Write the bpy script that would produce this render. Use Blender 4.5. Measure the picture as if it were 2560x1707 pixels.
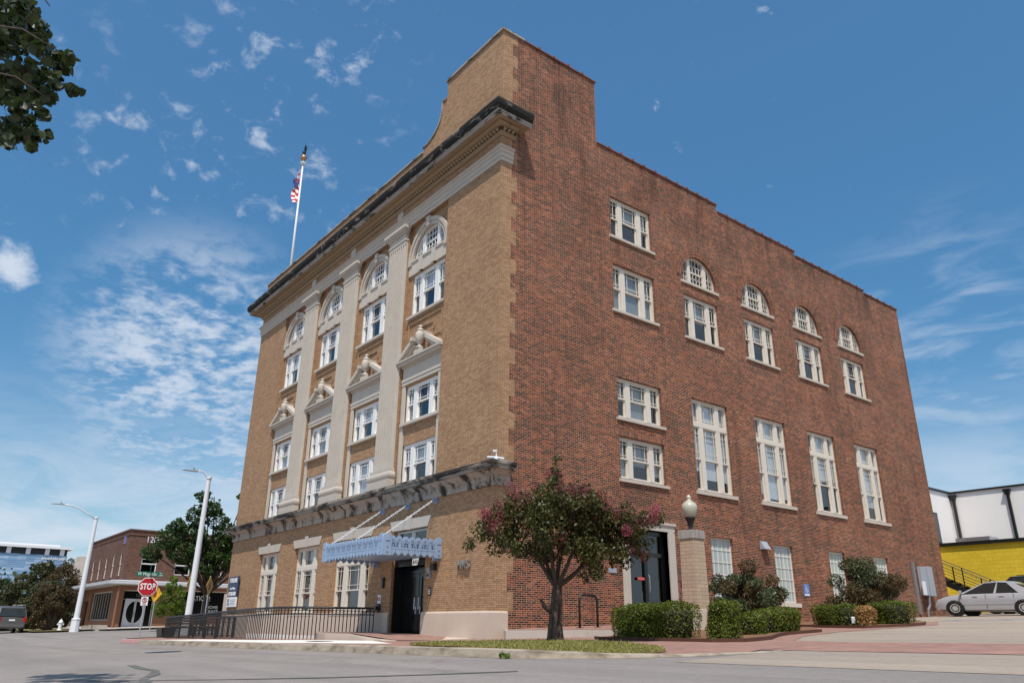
import bpy, bmesh, math, random
import numpy as np
from mathutils import Vector, Matrix
for o in list(bpy.data.objects): bpy.data.objects.remove(o)
S = bpy.context.scene
COL = S.collection
R_ = math.radians
# ------------------------------------------------------------------ camera
def cam_axes(yaw, pitch, roll):
    cy, sy, cp, sp = math.cos(yaw), math.sin(yaw), math.cos(pitch), math.sin(pitch)
    f = Vector((-sy*cp, cy*cp, sp)); r = Vector((cy, sy, 0)); u = r.cross(f)
    return f, r*math.cos(roll)+u*math.sin(roll), u*math.cos(roll)-r*math.sin(roll)
cam = bpy.data.objects.new('camera', bpy.data.cameras.new('camera')); COL.objects.link(cam)
_f, _r, _u = cam_axes(R_(52.040), R_(20.660), R_(0.625))
cam.matrix_world = Matrix(((_r.x, _u.x, -_f.x, 16.6487), (_r.y, _u.y, -_f.y, -12.4684), (_r.z, _u.z, -_f.z, 1.0), (0, 0, 0, 1)))
cam.data.sensor_width = 36; cam.data.lens = 1890.7/2560*36
cam.data.clip_start = 0.1; cam.data.clip_end = 4000
S.camera = cam
# ------------------------------------------------------------------ sky, clouds and sun
SUN = Vector((1.1, -1.0, 2.75)).normalized()
W = bpy.data.worlds.new('World'); S.world = W; W.use_nodes = True
nt = W.node_tree; nt.nodes.clear()
class NG:
    """small helper to write node trees"""
    def __init__(s, tree): s.t = tree
    def n(s, typ, **kw):
        nd = s.t.nodes.new(typ)
        for k, v in kw.items(): setattr(nd, k, v)
        return nd
    def set(s, sock, v):
        if v is None: return
        if hasattr(v, 'is_output') or isinstance(v, bpy.types.NodeSocket): s.t.links.new(v, sock)
        else: sock.default_value = v
    def m(s, op, a, b=None, c=None, clamp=False):
        nd = s.n('ShaderNodeMath', operation=op, use_clamp=clamp)
        for i, v in enumerate((a, b, c)): s.set(nd.inputs[i], v)
        return nd.outputs[0]
    def vm(s, op, a, b=None, out=0):
        nd = s.n('ShaderNodeVectorMath', operation=op)
        if op == 'SCALE': nd.inputs['Scale'].default_value = 1.0
        s.set(nd.inputs[0], a); s.set(nd.inputs[1], b)
        return nd.outputs['Value' if op in ('DOT_PRODUCT', 'LENGTH', 'DISTANCE') else 'Vector']
    def mix(s, f, a, b, mode='MIX'):
        nd = s.n('ShaderNodeMix', data_type='RGBA', blend_type=mode)
        s.set(nd.inputs[0], f); s.set(nd.inputs[6], a); s.set(nd.inputs[7], b)
        return nd.outputs[2]
    def noise(s, vec, scale, detail=4, rough=0.55, out=0, dist=0):
        nd = s.n('ShaderNodeTexNoise'); s.set(nd.inputs['Vector'], vec)
        nd.inputs['Scale'].default_value = scale; nd.inputs['Detail'].default_value = detail
        nd.inputs['Roughness'].default_value = rough; nd.inputs['Distortion'].default_value = dist
        return nd.outputs[out]
    def ramp(s, f, stops, mode='LINEAR'):
        nd = s.n('ShaderNodeValToRGB'); s.set(nd.inputs[0], f); cr = nd.color_ramp; cr.interpolation = mode
        while len(cr.elements) < len(stops): cr.elements.new(0.5)
        for e, (p, c) in zip(cr.elements, stops):
            e.position = p; e.color = (c if len(c) == 4 else (*c, 1)) if hasattr(c, '__len__') else (c, c, c, 1)
        return nd.outputs[0]
    def smooth(s, v, a, b):
        nd = s.n('ShaderNodeMapRange', interpolation_type='SMOOTHSTEP'); s.set(nd.inputs[0], v)
        nd.inputs[1].default_value = a; nd.inputs[2].default_value = b
        return nd.outputs[0]
    def sep(s, v):
        nd = s.n('ShaderNodeSeparateXYZ'); s.set(nd.inputs[0], v); return nd.outputs
    def comb(s, x, y, z=0.0):
        nd = s.n('ShaderNodeCombineXYZ')
        for i, v in enumerate((x, y, z)): s.set(nd.inputs[i], v)
        return nd.outputs[0]
g = NG(nt)
sky = g.n('ShaderNodeTexSky', sky_type='NISHITA', sun_disc=False)
sky.sun_elevation = math.asin(SUN.z); sky.sun_rotation = math.atan2(SUN.x, SUN.y)
sky.altitude = 200; sky.air_density = 1.0; sky.dust_density = 0.6; sky.ozone_density = 2.2
dirv = g.n('ShaderNodeTexCoord').outputs['Generated']
dx, dy, dz = g.sep(dirv)
dzc = g.m('MAXIMUM', dz, 0.02)
flat = g.comb(g.m('DIVIDE', dx, g.m('ADD', dzc, 0.12)), g.m('DIVIDE', dy, g.m('ADD', dzc, 0.12)), 0.0)
def blob(d, r0, r1):
    return g.smooth(g.vm('DISTANCE', dirv, d), r1, r0)
n_f = g.noise(g.vm('ADD', flat, (3.1, 7.7, 0)), 16.0, 6, 0.62, dist=0.2)
n_m = g.noise(g.vm('ADD', flat, (1.7, 2.2, 0)), 3.2, 5, 0.6, dist=0.4)
n_d = g.noise(g.vm('ADD', g.vm('MULTIPLY', dirv, (1, 1, 1.35)), (5.0, 1.3, 2.0)), 27.0, 6, 0.6, dist=0.25)
bank = g.m('MAXIMUM', blob((-0.92, 0.225, 0.305), 0.05, 0.19), g.m('MULTIPLY', blob((-0.935, 0.27, 0.2), 0.04, 0.24), 0.75))
bank = g.m('MULTIPLY', bank, g.smooth(g.m('MULTIPLY', g.m('ADD', n_f, n_m), 0.5), 0.40, 0.60))
puffs = g.m('MAXIMUM', blob((-0.70, 0.25, 0.667), 0.05, 0.16), blob((-0.79, 0.23, 0.56), 0.05, 0.22))
puffs = g.m('MAXIMUM', puffs, g.m('MULTIPLY', blob((-0.84, 0.16, 0.52), 0.06, 0.2), 0.9))
puffs = g.m('MULTIPLY', puffs, g.smooth(n_d, 0.545, 0.79))
cum = g.smooth(g.m('ADD', g.m('MULTIPLY', blob((-0.931, 0.022, 0.366), 0.0, 0.052), 1.0), g.m('MULTIPLY', g.m('SUBTRACT', n_d, 0.5), 1.5)), 0.40, 0.95)
cum = g.m('MULTIPLY', cum, blob((-0.931, 0.022, 0.366), 0.025, 0.062))
cir = g.m('MULTIPLY', blob((-0.32, 0.90, 0.29), 0.03, 0.22), g.smooth(g.noise(g.vm('MULTIPLY', dirv, (3, 3, 11)), 3.0, 6, 0.6, dist=0.6), 0.42, 0.75))
few = g.m('MULTIPLY', g.smooth(n_d, 0.66, 0.8), 0.4)
added_rear_cloud = g.m('MULTIPLY', g.m('MULTIPLY', g.smooth(g.vm('DOT_PRODUCT', dirv, (-0.79, 0.61, 0.15)), 0.05, -0.3), g.smooth(g.noise(dirv, 3.0, 5, 0.6), 0.3, 0.55)), 0.65)  # unseen clouds behind the camera, added to grey window reflections and warm the ambient
added_rear_cloud = g.m('MAXIMUM', added_rear_cloud, g.m('MULTIPLY', g.m('MULTIPLY', blob((0.75, 0.55, 0.35), 0.3, 0.75), g.smooth(g.noise(dirv, 4.0, 5, 0.6), 0.3, 0.55)), 0.7))  # added cloud patch out of view, for the side windows to reflect
low = g.m('MULTIPLY', g.smooth(dz, 0.30, 0.05), g.smooth(g.noise(g.vm('MULTIPLY', dirv, (2, 2, 7)), 3.5, 6, 0.6, dist=0.5), 0.25, 0.7))
cl = g.m('MAXIMUM', g.m('MULTIPLY', bank, 0.8), g.m('MULTIPLY', puffs, 0.72))
cl = g.m('MAXIMUM', cl, g.m('MULTIPLY', cum, 0.9))
cl = g.m('MAXIMUM', cl, g.m('MULTIPLY', cir, 0.45))
cl = g.m('MAXIMUM', g.m('MAXIMUM', cl, few), added_rear_cloud)
cl = g.m('MAXIMUM', cl, g.m('MULTIPLY', low, 0.92), clamp=True)
SKY_STRENGTH = 0.12
tint = g.ramp(dz, [(0.05, (0.58, 0.77, 0.81)), (0.2, (0.58, 0.85, 0.92)), (0.36, (0.53, 0.94, 1.06)), (0.64, (0.70, 1.15, 1.28))])
skyc = g.mix(1.0, sky.outputs[0], tint, 'MULTIPLY')
hz = g.smooth(dz, 0.3, -0.02)
skyc = g.mix(g.m('MULTIPLY', hz, 0.3), skyc, (4.6, 5.9, 7.2, 1))
skyc = g.mix(cl, skyc, (5.3, 5.9, 6.8, 1))
bg = g.n('ShaderNodeBackground'); bg.inputs[1].default_value = SKY_STRENGTH
nt.links.new(skyc, bg.inputs[0])
nt.links.new(bg.outputs[0], g.n('ShaderNodeOutputWorld').inputs[0])
sl = bpy.data.lights.new('sun', 'SUN'); sl.energy = 4.1; sl.angle = R_(0.53); sl.color = (1.0, 0.94, 0.86)
so = bpy.data.objects.new('sun', sl); COL.objects.link(so); so.rotation_euler = SUN.to_track_quat('Z', 'Y').to_euler(); so.location = (30, -30, 60)
vs = S.view_settings; S.display_settings.display_device = 'sRGB'
vs.view_transform = 'Standard'; vs.look = 'None'; vs.gamma = 1; vs.use_curve_mapping = False; vs.exposure = 0.08
S.render.engine = 'CYCLES'

# ------------------------------------------------------------------ materials
MATS = {}
def rgb(r, gg, b):
    def c(v):
        v /= 255.0
        return v/12.92 if v <= 0.04045 else ((v+0.055)/1.055)**2.4
    return (c(r), c(gg), c(b), 1)
def newmat(name):
    m = bpy.data.materials.new(name); m.use_nodes = True; m.node_tree.nodes.clear(); MATS[name] = m
    g = NG(m.node_tree); p = g.n('ShaderNodeBsdfPrincipled'); o = g.n('ShaderNodeOutputMaterial')
    m.node_tree.links.new(p.outputs[0], o.inputs[0])
    return m, g, p
def plain(name, col, rough=0.6, var=0.15, scale=3.0, metal=0.0, bump=0.0, bscale=40, spec=0.3, coat=0.0, detail=6):
    m, g, p = newmat(name)
    co = g.n('ShaderNodeTexCoord').outputs['Object']
    nz = g.noise(co, scale, detail, 0.6)
    k = g.m('ADD', g.m('MULTIPLY', nz, 2*var), 1-var)
    c = g.mix(1.0, col if len(col) == 4 else (*col, 1), g.comb(k, k, k), 'MULTIPLY')
    g.set(p.inputs['Base Color'], c)
    p.inputs['Roughness'].default_value = rough; p.inputs['Metallic'].default_value = metal
    p.inputs['Specular IOR Level'].default_value = spec; p.inputs['Coat Weight'].default_value = coat
    if bump:
        b = g.n('ShaderNodeBump'); b.inputs['Strength'].default_value = bump; b.inputs['Distance'].default_value = 0.02
        g.set(b.inputs['Height'], g.noise(co, bscale, 4)); g.set(p.inputs['Normal'], b.outputs[0])
    return m
def brick(name, stops, mortar, w=0.170, h=0.0545, mo=0.009, header=6, nz=(0.72, 0.9, 1.0), big=0.25, streak=0.0, sz=(14.0, 17.5), rough=0.85, patches=None):
    m, g, p = newmat(name)
    uv = g.n('ShaderNodeUVMap').outputs[0]
    u, v, _ = g.sep(uv)
    row = g.m('FLOOR', g.m('DIVIDE', v, h))
    hd = g.m('LESS_THAN', g.m('MODULO', g.m('ADD', row, 600), header), 0.5) if header else 0.0
    we = g.m('SUBTRACT', w, g.m('MULTIPLY', hd, w*0.5)) if header else w
    uu = g.m('ADD', g.m('DIVIDE', u, we), g.m('MULTIPLY', g.m('MODULO', g.m('ADD', row, 600), 2), 0.5))
    colm = g.m('FLOOR', uu)
    fu = g.m('MULTIPLY', g.m('SUBTRACT', uu, colm), we)
    fv = g.m('MULTIPLY', g.m('SUBTRACT', g.m('DIVIDE', v, h), row), h)
    mm = g.m('MAXIMUM', g.m('LESS_THAN', fu, mo), g.m('LESS_THAN', fv, mo))
    wn = g.n('ShaderNodeTexWhiteNoise', noise_dimensions='2D'); g.set(wn.inputs['Vector'], g.comb(colm, row))
    # courses drift in tone over the wall, so bricks of one batch sit together
    drift = g.noise(g.vm('MULTIPLY', uv, (0.55, 1.1, 0)), 1.0, 4, 0.6)
    band = g.noise(g.vm('MULTIPLY', uv, (1.7, 6.5, 0)), 1.0, 3, 0.6)
    f = g.m('ADD', g.m('MULTIPLY', wn.outputs[0], nz[0]), g.m('MULTIPLY', g.m('SUBTRACT', drift, 0.5), nz[1]))
    f = g.m('ADD', f, g.m('MULTIPLY', g.m('SUBTRACT', band, 0.5), nz[2]))
    f = g.m('ADD', f, 0.5-nz[0]*0.5, clamp=True)
    bc = g.ramp(f, stops)
    gr = g.noise(uv, 55.0, 3, 0.7); k = g.m('ADD', g.m('MULTIPLY', gr, 0.5), 0.75)
    bc = g.mix(1.0, bc, g.comb(k, k, k), 'MULTIPLY')
    mn = g.noise(g.vm('MULTIPLY', uv, (0.4, 0.5, 0)), 1.0, 5, 0.6)
    mk = g.m('ADD', g.m('MULTIPLY', mn, 0.9), 0.55)
    mc = g.mix(1.0, mortar, g.comb(mk, mk, mk), 'MULTIPLY')
    c = g.mix(mm, bc, mc)
    k = g.m('ADD', g.m('MULTIPLY', g.noise(g.vm('MULTIPLY', uv, (1, 1.6, 0)), 0.45, 5, 0.62), 2*big), 1-big)
    c = g.mix(1.0, c, g.comb(k, k, k), 'MULTIPLY')
    if streak:
        st = g.smooth(g.noise(g.vm('MULTIPLY', uv, (1.3, 0.22, 0)), 1.0, 6, 0.65), 0.46, 0.72)
        st = g.m('MULTIPLY', g.m('MULTIPLY', st, g.smooth(v, sz[0], sz[1])), streak)
        c = g.mix(st, c, (0.022, 0.016, 0.014, 1))
    if streak:
        s2 = g.smooth(g.noise(g.vm('MULTIPLY', uv, (2.4, 0.10, 0)), 1.0, 5, 0.6), 0.50, 0.72); c = g.mix(g.m('MULTIPLY', s2, streak*0.45), c, (0.03, 0.022, 0.018, 1))
        s3 = g.smooth(g.noise(g.vm('MULTIPLY', g.vm('ADD', uv, (7, 3, 0)), (0.5, 0.35, 0)), 1.0, 5, 0.65), 0.55, 0.75); c = g.mix(g.m('MULTIPLY', s3, streak*0.22), c, (0.32, 0.22, 0.16, 1))
    if patches:
        pt = g.smooth(g.noise(g.vm('MULTIPLY', uv, (1, 1.2, 0)), 0.9, 4, 0.6), 0.67, 0.78)
        pt = g.m('MULTIPLY', pt, g.smooth(v, 3.2, 1.4))
        c = g.mix(g.m('MULTIPLY', pt, patches), c, (0.45, 0.36, 0.29, 1))
    g.set(p.inputs['Base Color'], c); p.inputs['Roughness'].default_value = rough; p.inputs['Specular IOR Level'].default_value = 0.2
    return m
M = MATS
brick('red_brick', [(0.0, (0.016, 0.011, 0.01)), (0.22, (0.034, 0.018, 0.013)), (0.42, (0.1, 0.031, 0.017)), (0.62, (0.17, 0.042, 0.023)), (0.82, (0.222, 0.06, 0.03)), (1.0, (0.30, 0.11, 0.057))], (0.47, 0.285, 0.19, 1), mo=0.0115, nz=(0.85, 0.9, 1.1), streak=0.7, big=0.3, patches=0.4)
brick('tan_brick', [(0.0, (0.20, 0.11, 0.06)), (0.2, (0.325, 0.19, 0.106)), (0.6, (0.425, 0.26, 0.15)), (1.0, (0.52, 0.33, 0.2))], (0.085, 0.05, 0.028, 1), mo=0.007, header=6, nz=(0.55, 0.3, 0.3), big=0.09, streak=0.12, sz=(12, 17))
brick('pale_brick', [(0.0, (0.42, 0.31, 0.22)), (1.0, (0.5, 0.38, 0.27))], (0.18, 0.13, 0.1, 1), w=0.30, h=0.098, mo=0.008, header=0, big=0.1)
brick('brown_brick', [(0.0, (0.075, 0.036, 0.026)), (0.5, (0.14, 0.06, 0.042)), (1.0, (0.2, 0.095, 0.065))], (0.22, 0.16, 0.125, 1), header=0, big=0.15)
brick('yellow_block', [(0.0, (0.68, 0.48, 0.035)), (1.0, (0.78, 0.55, 0.045))], (0.48, 0.34, 0.03, 1), w=0.4, h=0.2, mo=0.012, header=0, big=0.1)
brick('paver', [(0.0, (0.24, 0.135, 0.11)), (0.5, (0.31, 0.175, 0.14)), (1.0, (0.37, 0.22, 0.175))], (0.3, 0.2, 0.165, 1), w=0.2, h=0.1, mo=0.008, header=0, big=0.18)
def stone(name, col, stain=0.0, stain_lo=0.5, stain_hi=0.6, sc=(1, 1, 1), rough=0.8, dark=(0.015, 0.013, 0.012, 1), var=0.12):
    m, g, p = newmat(name)
    co = g.n('ShaderNodeTexCoord').outputs['Object']
    k = g.m('ADD', g.m('MULTIPLY', g.noise(co, 2.2, 6, 0.65), 2*var), 1-var)
    c = g.mix(1.0, (*col, 1), g.comb(k, k, k), 'MULTIPLY')
    if stain:
        s_ = g.smooth(g.noise(g.vm('MULTIPLY', co, sc), 1.6, 7, 0.68, dist=0.4), stain_lo, stain_hi)
        c = g.mix(g.m('MULTIPLY', s_, stain), c, dark)
    g.set(p.inputs['Base Color'], c); p.inputs['Roughness'].default_value = rough; p.inputs['Specular IOR Level'].default_value = 0.2
    b = g.n('ShaderNodeBump'); b.inputs['Strength'].default_value = 0.25; b.inputs['Distance'].default_value = 0.01
    g.set(b.inputs['Height'], g.noise(co, 30, 4)); g.set(p.inputs['Normal'], b.outputs[0])
    return m
stone('limestone', (0.50, 0.445, 0.38), 0.3, 0.62, 0.8)
stone('clean_stone', (0.53, 0.475, 0.41), 0.3, 0.6, 0.85, (1, 1, 0.4), dark=(0.2, 0.17, 0.14, 1), var=0.16)
stone('plinth_stone', (0.56, 0.46, 0.375), 0.18, 0.62, 0.85)
stone('crevice_shade_stain', (0.06, 0.05, 0.04), 0.3)  # near-black base colour paints in crevice shade along with weathering stain
plain('lawn', (0.26, 0.22, 0.10), 0.9, 0.3, scale=4)
stone('stained_cornice', (0.34, 0.30, 0.25), 0.97, 0.30, 0.46, (0.9, 0.9, 2.6), dark=(0.013, 0.012, 0.012, 1))
stone('stained_corona', (0.36, 0.32, 0.28), 0.9, 0.5, 0.62, (0.6, 1, 1.5))
stone('belt_stone', (0.40, 0.34, 0.285), 0.95, 0.47, 0.6, (1.1, 1.1, 0.7), dark=(0.03, 0.022, 0.017, 1))
stone('belt_top', (0.30, 0.26, 0.22), 0.95, 0.42, 0.58, (0.6, 1, 2), dark=(0.025, 0.022, 0.02, 1))
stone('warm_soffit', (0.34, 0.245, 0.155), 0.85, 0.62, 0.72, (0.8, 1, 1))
stone('concrete', (0.46, 0.41, 0.36), 0.3, 0.55, 0.8)
stone('white_concrete', (0.74, 0.70, 0.64), 0.12, 0.6, 0.85)
stone('curb_stone', (0.40, 0.335, 0.26), 0.75, 0.42, 0.66, (1.0, 2, 3), dark=(0.13, 0.09, 0.06, 1), var=0.3)
stone('clay_coping', (0.2, 0.075, 0.05), 0.5, 0.5, 0.7)
stone('gray_cap', (0.36, 0.33, 0.3), 0.6, 0.45, 0.7, (5, 5, 0.7), dark=(0.12, 0.1, 0.09, 1))
plain('white_paint', (0.80, 0.79, 0.77), 0.45, 0.05)
plain('cream_paint', (0.66, 0.60, 0.515), 0.5, 0.06)
plain('pale_muntin', (0.75, 0.7, 0.63), 0.5, 0.05)
plain('sky_blue_metal', (0.27, 0.365, 0.51), 0.45, 0.16, spec=0.5)
plain('black_metal', (0.012, 0.012, 0.013), 0.4, 0.2, spec=0.5)
plain('black_gloss', (0.006, 0.006, 0.007), 0.2, 0.2, spec=0.5)
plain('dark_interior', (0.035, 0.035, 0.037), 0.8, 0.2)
plain('blind', (0.66, 0.67, 0.68), 0.8, 0.05)
plain('gray_blind', (0.32, 0.33, 0.33), 0.8, 0.05)
plain('aluminium', (0.62, 0.62, 0.64), 0.35, 0.1, metal=0.85)
plain('white_metal', (0.72, 0.73, 0.75), 0.4, 0.06, spec=0.4)
plain('gray_box', (0.34, 0.36, 0.40), 0.5, 0.08)
plain('dark_conduit', (0.2, 0.2, 0.21), 0.5, 0.1)
plain('stucco_white', (0.86, 0.82, 0.79), 0.85, 0.05, bump=0.2)
plain('stucco_tan', (0.27, 0.13, 0.075), 0.8, 0.1)
plain('canopy_gray', (0.48, 0.48, 0.50), 0.5, 0.06)
plain('sign_red', (0.40, 0.012, 0.02), 0.45, 0.06)
plain('sign_green', (0.008, 0.13, 0.085), 0.45, 0.06)
plain('sign_yellow', (0.72, 0.40, 0.02), 0.45, 0.05)
plain('sign_orange_dark', (0.45, 0.06, 0.012), 0.5, 0.05)
plain('sign_white', (0.8, 0.8, 0.8), 0.5, 0.03)
plain('sign_navy', (0.025, 0.05, 0.11), 0.4, 0.05)
plain('sign_blue', (0.1, 0.22, 0.52), 0.4, 0.05)
plain('letter_steel', (0.40, 0.38, 0.36), 0.35, 0.1, metal=0.7)
plain('bark', (0.085, 0.062, 0.048), 0.85, 0.45, scale=9, bump=0.7, bscale=20)
plain('twig', (0.10, 0.075, 0.05), 0.8, 0.2)
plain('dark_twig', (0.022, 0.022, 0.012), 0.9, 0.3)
plain('mulch', (0.21, 0.11, 0.06), 0.95, 0.5, scale=25, bump=0.8, bscale=40)
plain('rust_edging', (0.10, 0.045, 0.03), 0.8, 0.3)
plain('flag_white', (0.75, 0.72, 0.72), 0.8, 0.05); plain('flag_red', (0.45, 0.03, 0.045), 0.8, 0.05); plain('flag_blue', (0.03, 0.04, 0.15), 0.8, 0.05)
plain('gold', (0.45, 0.24, 0.12), 0.35, 0.15, metal=0.6)
plain('silver_paint', (0.47, 0.47, 0.50), 0.25, 0.05, metal=0.3, coat=0.9)
plain('dark_silver_paint', (0.15, 0.142, 0.137), 0.3, 0.05, metal=0.4, coat=0.5)
plain('white_car_paint', (0.72, 0.72, 0.72), 0.3, 0.03, coat=0.6)
plain('beige_paint', (0.40, 0.34, 0.25), 0.3, 0.04, metal=0.3, coat=0.5)
plain('navy_paint', (0.02, 0.025, 0.04), 0.22, 0.05, coat=0.8)
plain('tyre', (0.015, 0.015, 0.015), 0.85, 0.2)
plain('rim_metal', (0.58, 0.57, 0.55), 0.35, 0.1, metal=0.5)
plain('red_lamp', (0.42, 0.01, 0.012), 0.2, 0.1, coat=0.5)
plain('amber_lamp', (0.7, 0.28, 0.08), 0.25, 0.1)
plain('chrome', (0.7, 0.7, 0.7), 0.15, 0.05, metal=1)
plain('tower_white', (0.74, 0.73, 0.74), 0.5, 0.04)
plain('far_tan', (0.52, 0.45, 0.38), 0.7, 0.05)
plain('wood_bench', (0.28, 0.11, 0.05), 0.6, 0.25, scale=8)
plain('door_white', (0.62, 0.63, 0.66), 0.5, 0.05)
plain('gravel', (0.30, 0.23, 0.17), 0.95, 0.4, scale=18, bump=0.6)
plain('globe', (0.46, 0.44, 0.35), 0.3, 0.08, spec=0.5, coat=0.4)
plain('purple_sign', (0.17, 0.15, 0.36), 0.5, 0.2)
plain('sticker_red', (0.7, 0.12, 0.1), 0.5, 0.1)
def glass(name, tint=(0.80, 0.85, 0.88), mix=1.0, rough=0.0):
    m = bpy.data.materials.new(name); m.use_nodes = True; t = m.node_tree; t.nodes.clear(); g = NG(t); MATS[name] = m
    ge = g.n('ShaderNodeNewGeometry'); ca = g.m('ABSOLUTE', g.vm('DOT_PRODUCT', ge.outputs['Incoming'], ge.outputs['Normal']))
    fr = g.m('ADD', 0.10, g.m('MULTIPLY', 0.90, g.m('POWER', g.m('SUBTRACT', 1.0, ca, clamp=True), 4.5)))
    tr = g.n('ShaderNodeBsdfTransparent'); tr.inputs[0].default_value = (*tint, 1)
    gl = g.n('ShaderNodeBsdfGlossy'); gl.inputs['Roughness'].default_value = rough; gl.inputs[0].default_value = (0.95, 0.97, 1, 1)
    ms = g.n('ShaderNodeMixShader'); g.set(ms.inputs[0], g.m('MULTIPLY', fr, mix, clamp=True))
    t.links.new(tr.outputs[0], ms.inputs[1]); t.links.new(gl.outputs[0], ms.inputs[2])
    t.links.new(ms.outputs[0], g.n('ShaderNodeOutputMaterial').inputs[0]); return m
glass('window_glass', mix=1.15)
glass('dark_glass', (0.12, 0.13, 0.14), 1.0)
def frosted():
    m, g, p = newmat('frosted_pane')
    co = g.n('ShaderNodeTexCoord').outputs['Object']
    wv = g.noise(g.vm('MULTIPLY', co, (1, 4.5, 0.25)), 2.0, 3, 0.5)
    c = g.ramp(wv, [(0.3, (0.30, 0.37, 0.37)), (0.7, (0.50, 0.56, 0.55))])
    g.set(p.inputs['Base Color'], c); p.inputs['Roughness'].default_value = 0.12; p.inputs['Specular IOR Level'].default_value = 0.5
frosted()
def tower_glass():
    m, g, p = newmat('curtain_wall')
    u, v, _ = g.sep(g.n('ShaderNodeUVMap').outputs[0])
    r = g.m('FLOOR', g.m('DIVIDE', v, 0.62)); c = g.m('FLOOR', g.m('DIVIDE', u, 1.15))
    wn = g.n('ShaderNodeTexWhiteNoise', noise_dimensions='2D'); g.set(wn.inputs['Vector'], g.comb(g.m('FLOOR', g.m('DIVIDE', c, 2.0)), r))
    nz = g.noise(g.comb(g.m('MULTIPLY', c, 0.23), g.m('MULTIPLY', r, 0.31)), 1.0, 3)
    f = g.m('ADD', g.m('MULTIPLY', wn.outputs[0], 0.5), g.m('MULTIPLY', nz, 0.7))
    col = g.ramp(f, [(0.2, (0.10, 0.19, 0.32)), (0.6, (0.17, 0.29, 0.45)), (0.95, (0.42, 0.55, 0.68))])
    ln = g.m('LESS_THAN', g.m('MODULO', g.m('ADD', v, 100), 0.62), 0.1)
    col = g.mix(g.m('MULTIPLY', ln, 0.5), col, (0.45, 0.56, 0.68, 1))
    g.set(p.inputs['Base Color'], col); p.inputs['Roughness'].default_value = 0.3; p.inputs['Specular IOR Level'].default_value = 0.5
tower_glass()
def asphalt(name, base, tint):
    m, g, p = newmat(name)
    co = g.n('ShaderNodeTexCoord').outputs['Object']
    a = g.noise(co, 0.22, 6, 0.6); b = g.noise(co, 70, 3, 0.7); c = g.noise(g.vm('MULTIPLY', co, (0.5, 2.2, 1)), 0.9, 5, 0.6)
    d = g.noise(co, 9, 5, 0.7)
    k = g.m('ADD', g.m('MULTIPLY', a, 0.4), g.m('MULTIPLY', b, 0.55)); k = g.m('ADD', k, g.m('MULTIPLY', c, 0.35)); k = g.m('ADD', k, g.m('MULTIPLY', d, 0.55)); k = g.m('ADD', k, 0.08)
    col = g.mix(1.0, (base*tint[0], base*tint[1], base*tint[2], 1), g.comb(k, k, k), 'MULTIPLY')
    sp = g.smooth(g.noise(co, 38, 2, 0.5), 0.68, 0.74); col = g.mix(g.m('MULTIPLY', sp, 0.45), col, (0.06, 0.055, 0.05, 1))
    tr = g.smooth(g.noise(g.vm('MULTIPLY', co, (0.06, 1.1, 1)), 1.0, 4, 0.55), 0.42, 0.62); col = g.mix(g.m('MULTIPLY', tr, 0.22), col, (base*0.45, base*0.42, base*0.4, 1))
    vo = g.n('ShaderNodeTexVoronoi', feature='DISTANCE_TO_EDGE'); vo.inputs['Scale'].default_value = 0.33; g.set(vo.inputs['Vector'], g.vm('ADD', co, g.vm('SCALE', g.noise(co, 1.3, 5, 0.6, out=1), None)))
    ck = g.m('MULTIPLY', g.m('LESS_THAN', vo.outputs['Distance'], 0.006), g.smooth(g.noise(co, 0.4, 3), 0.45, 0.6)); col = g.mix(g.m('MULTIPLY', ck, 0.3), col, (0.05, 0.045, 0.04, 1))
    oil = g.smooth(g.noise(g.vm('MULTIPLY', co, (0.6, 1.4, 1)), 0.55, 5, 0.6), 0.62, 0.78); col = g.mix(g.m('MULTIPLY', oil, 0.28), col, (0.1, 0.09, 0.08, 1))
    g.set(p.inputs['Base Color'], col); p.inputs['Roughness'].default_value = 0.9; p.inputs['Specular IOR Level'].default_value = 0.2
    bp = g.n('ShaderNodeBump'); bp.inputs['Strength'].default_value = 0.5; bp.inputs['Distance'].default_value = 0.012
    g.set(bp.inputs['Height'], g.m('ADD', b, d)); g.set(p.inputs['Normal'], bp.outputs[0])
asphalt('asphalt', 0.265, (1.0, 0.89, 0.81)); asphalt('lot_asphalt', 0.35, (1.0, 0.82, 0.66)); asphalt('tar', 0.15, (1, 0.97, 0.9))
def leafmat(name, lo, hi, rough=0.45, trans=0.25, spec=0.35):
    m = bpy.data.materials.new(name); m.use_nodes = True; t = m.node_tree; t.nodes.clear(); g = NG(t); MATS[name] = m
    ri = g.n('ShaderNodeNewGeometry').outputs['Random Per Island']
    co = g.n('ShaderNodeTexCoord').outputs['Object']
    f = g.m('ADD', g.m('MULTIPLY', ri, 0.6), g.m('MULTIPLY', g.noise(co, 1.6, 3), 0.5), clamp=True)
    c = g.ramp(f, [(0.1, lo), (0.9, hi)])
    p = g.n('ShaderNodeBsdfPrincipled'); g.set(p.inputs['Base Color'], c); p.inputs['Roughness'].default_value = rough; p.inputs['Specular IOR Level'].default_value = spec
    tl = g.n('ShaderNodeBsdfTranslucent'); g.set(tl.inputs[0], g.mix(1.0, c, (1.3, 1.5, 0.6, 1), 'MULTIPLY'))
    ms = g.n('ShaderNodeMixShader'); ms.inputs[0].default_value = trans
    t.links.new(p.outputs[0], ms.inputs[1]); t.links.new(tl.outputs[0], ms.inputs[2])
    t.links.new(ms.outputs[0], g.n('ShaderNodeOutputMaterial').inputs[0])
leafmat('crape_leaf', (0.024, 0.03, 0.009), (0.11, 0.105, 0.03), 0.45, 0.2, 0.35)
leafmat('blossom', (0.2, 0.025, 0.05), (0.38, 0.09, 0.135), 0.6, 0.25)
leafmat('seed_head', (0.13, 0.05, 0.045), (0.28, 0.12, 0.11), 0.7, 0.1)
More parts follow.
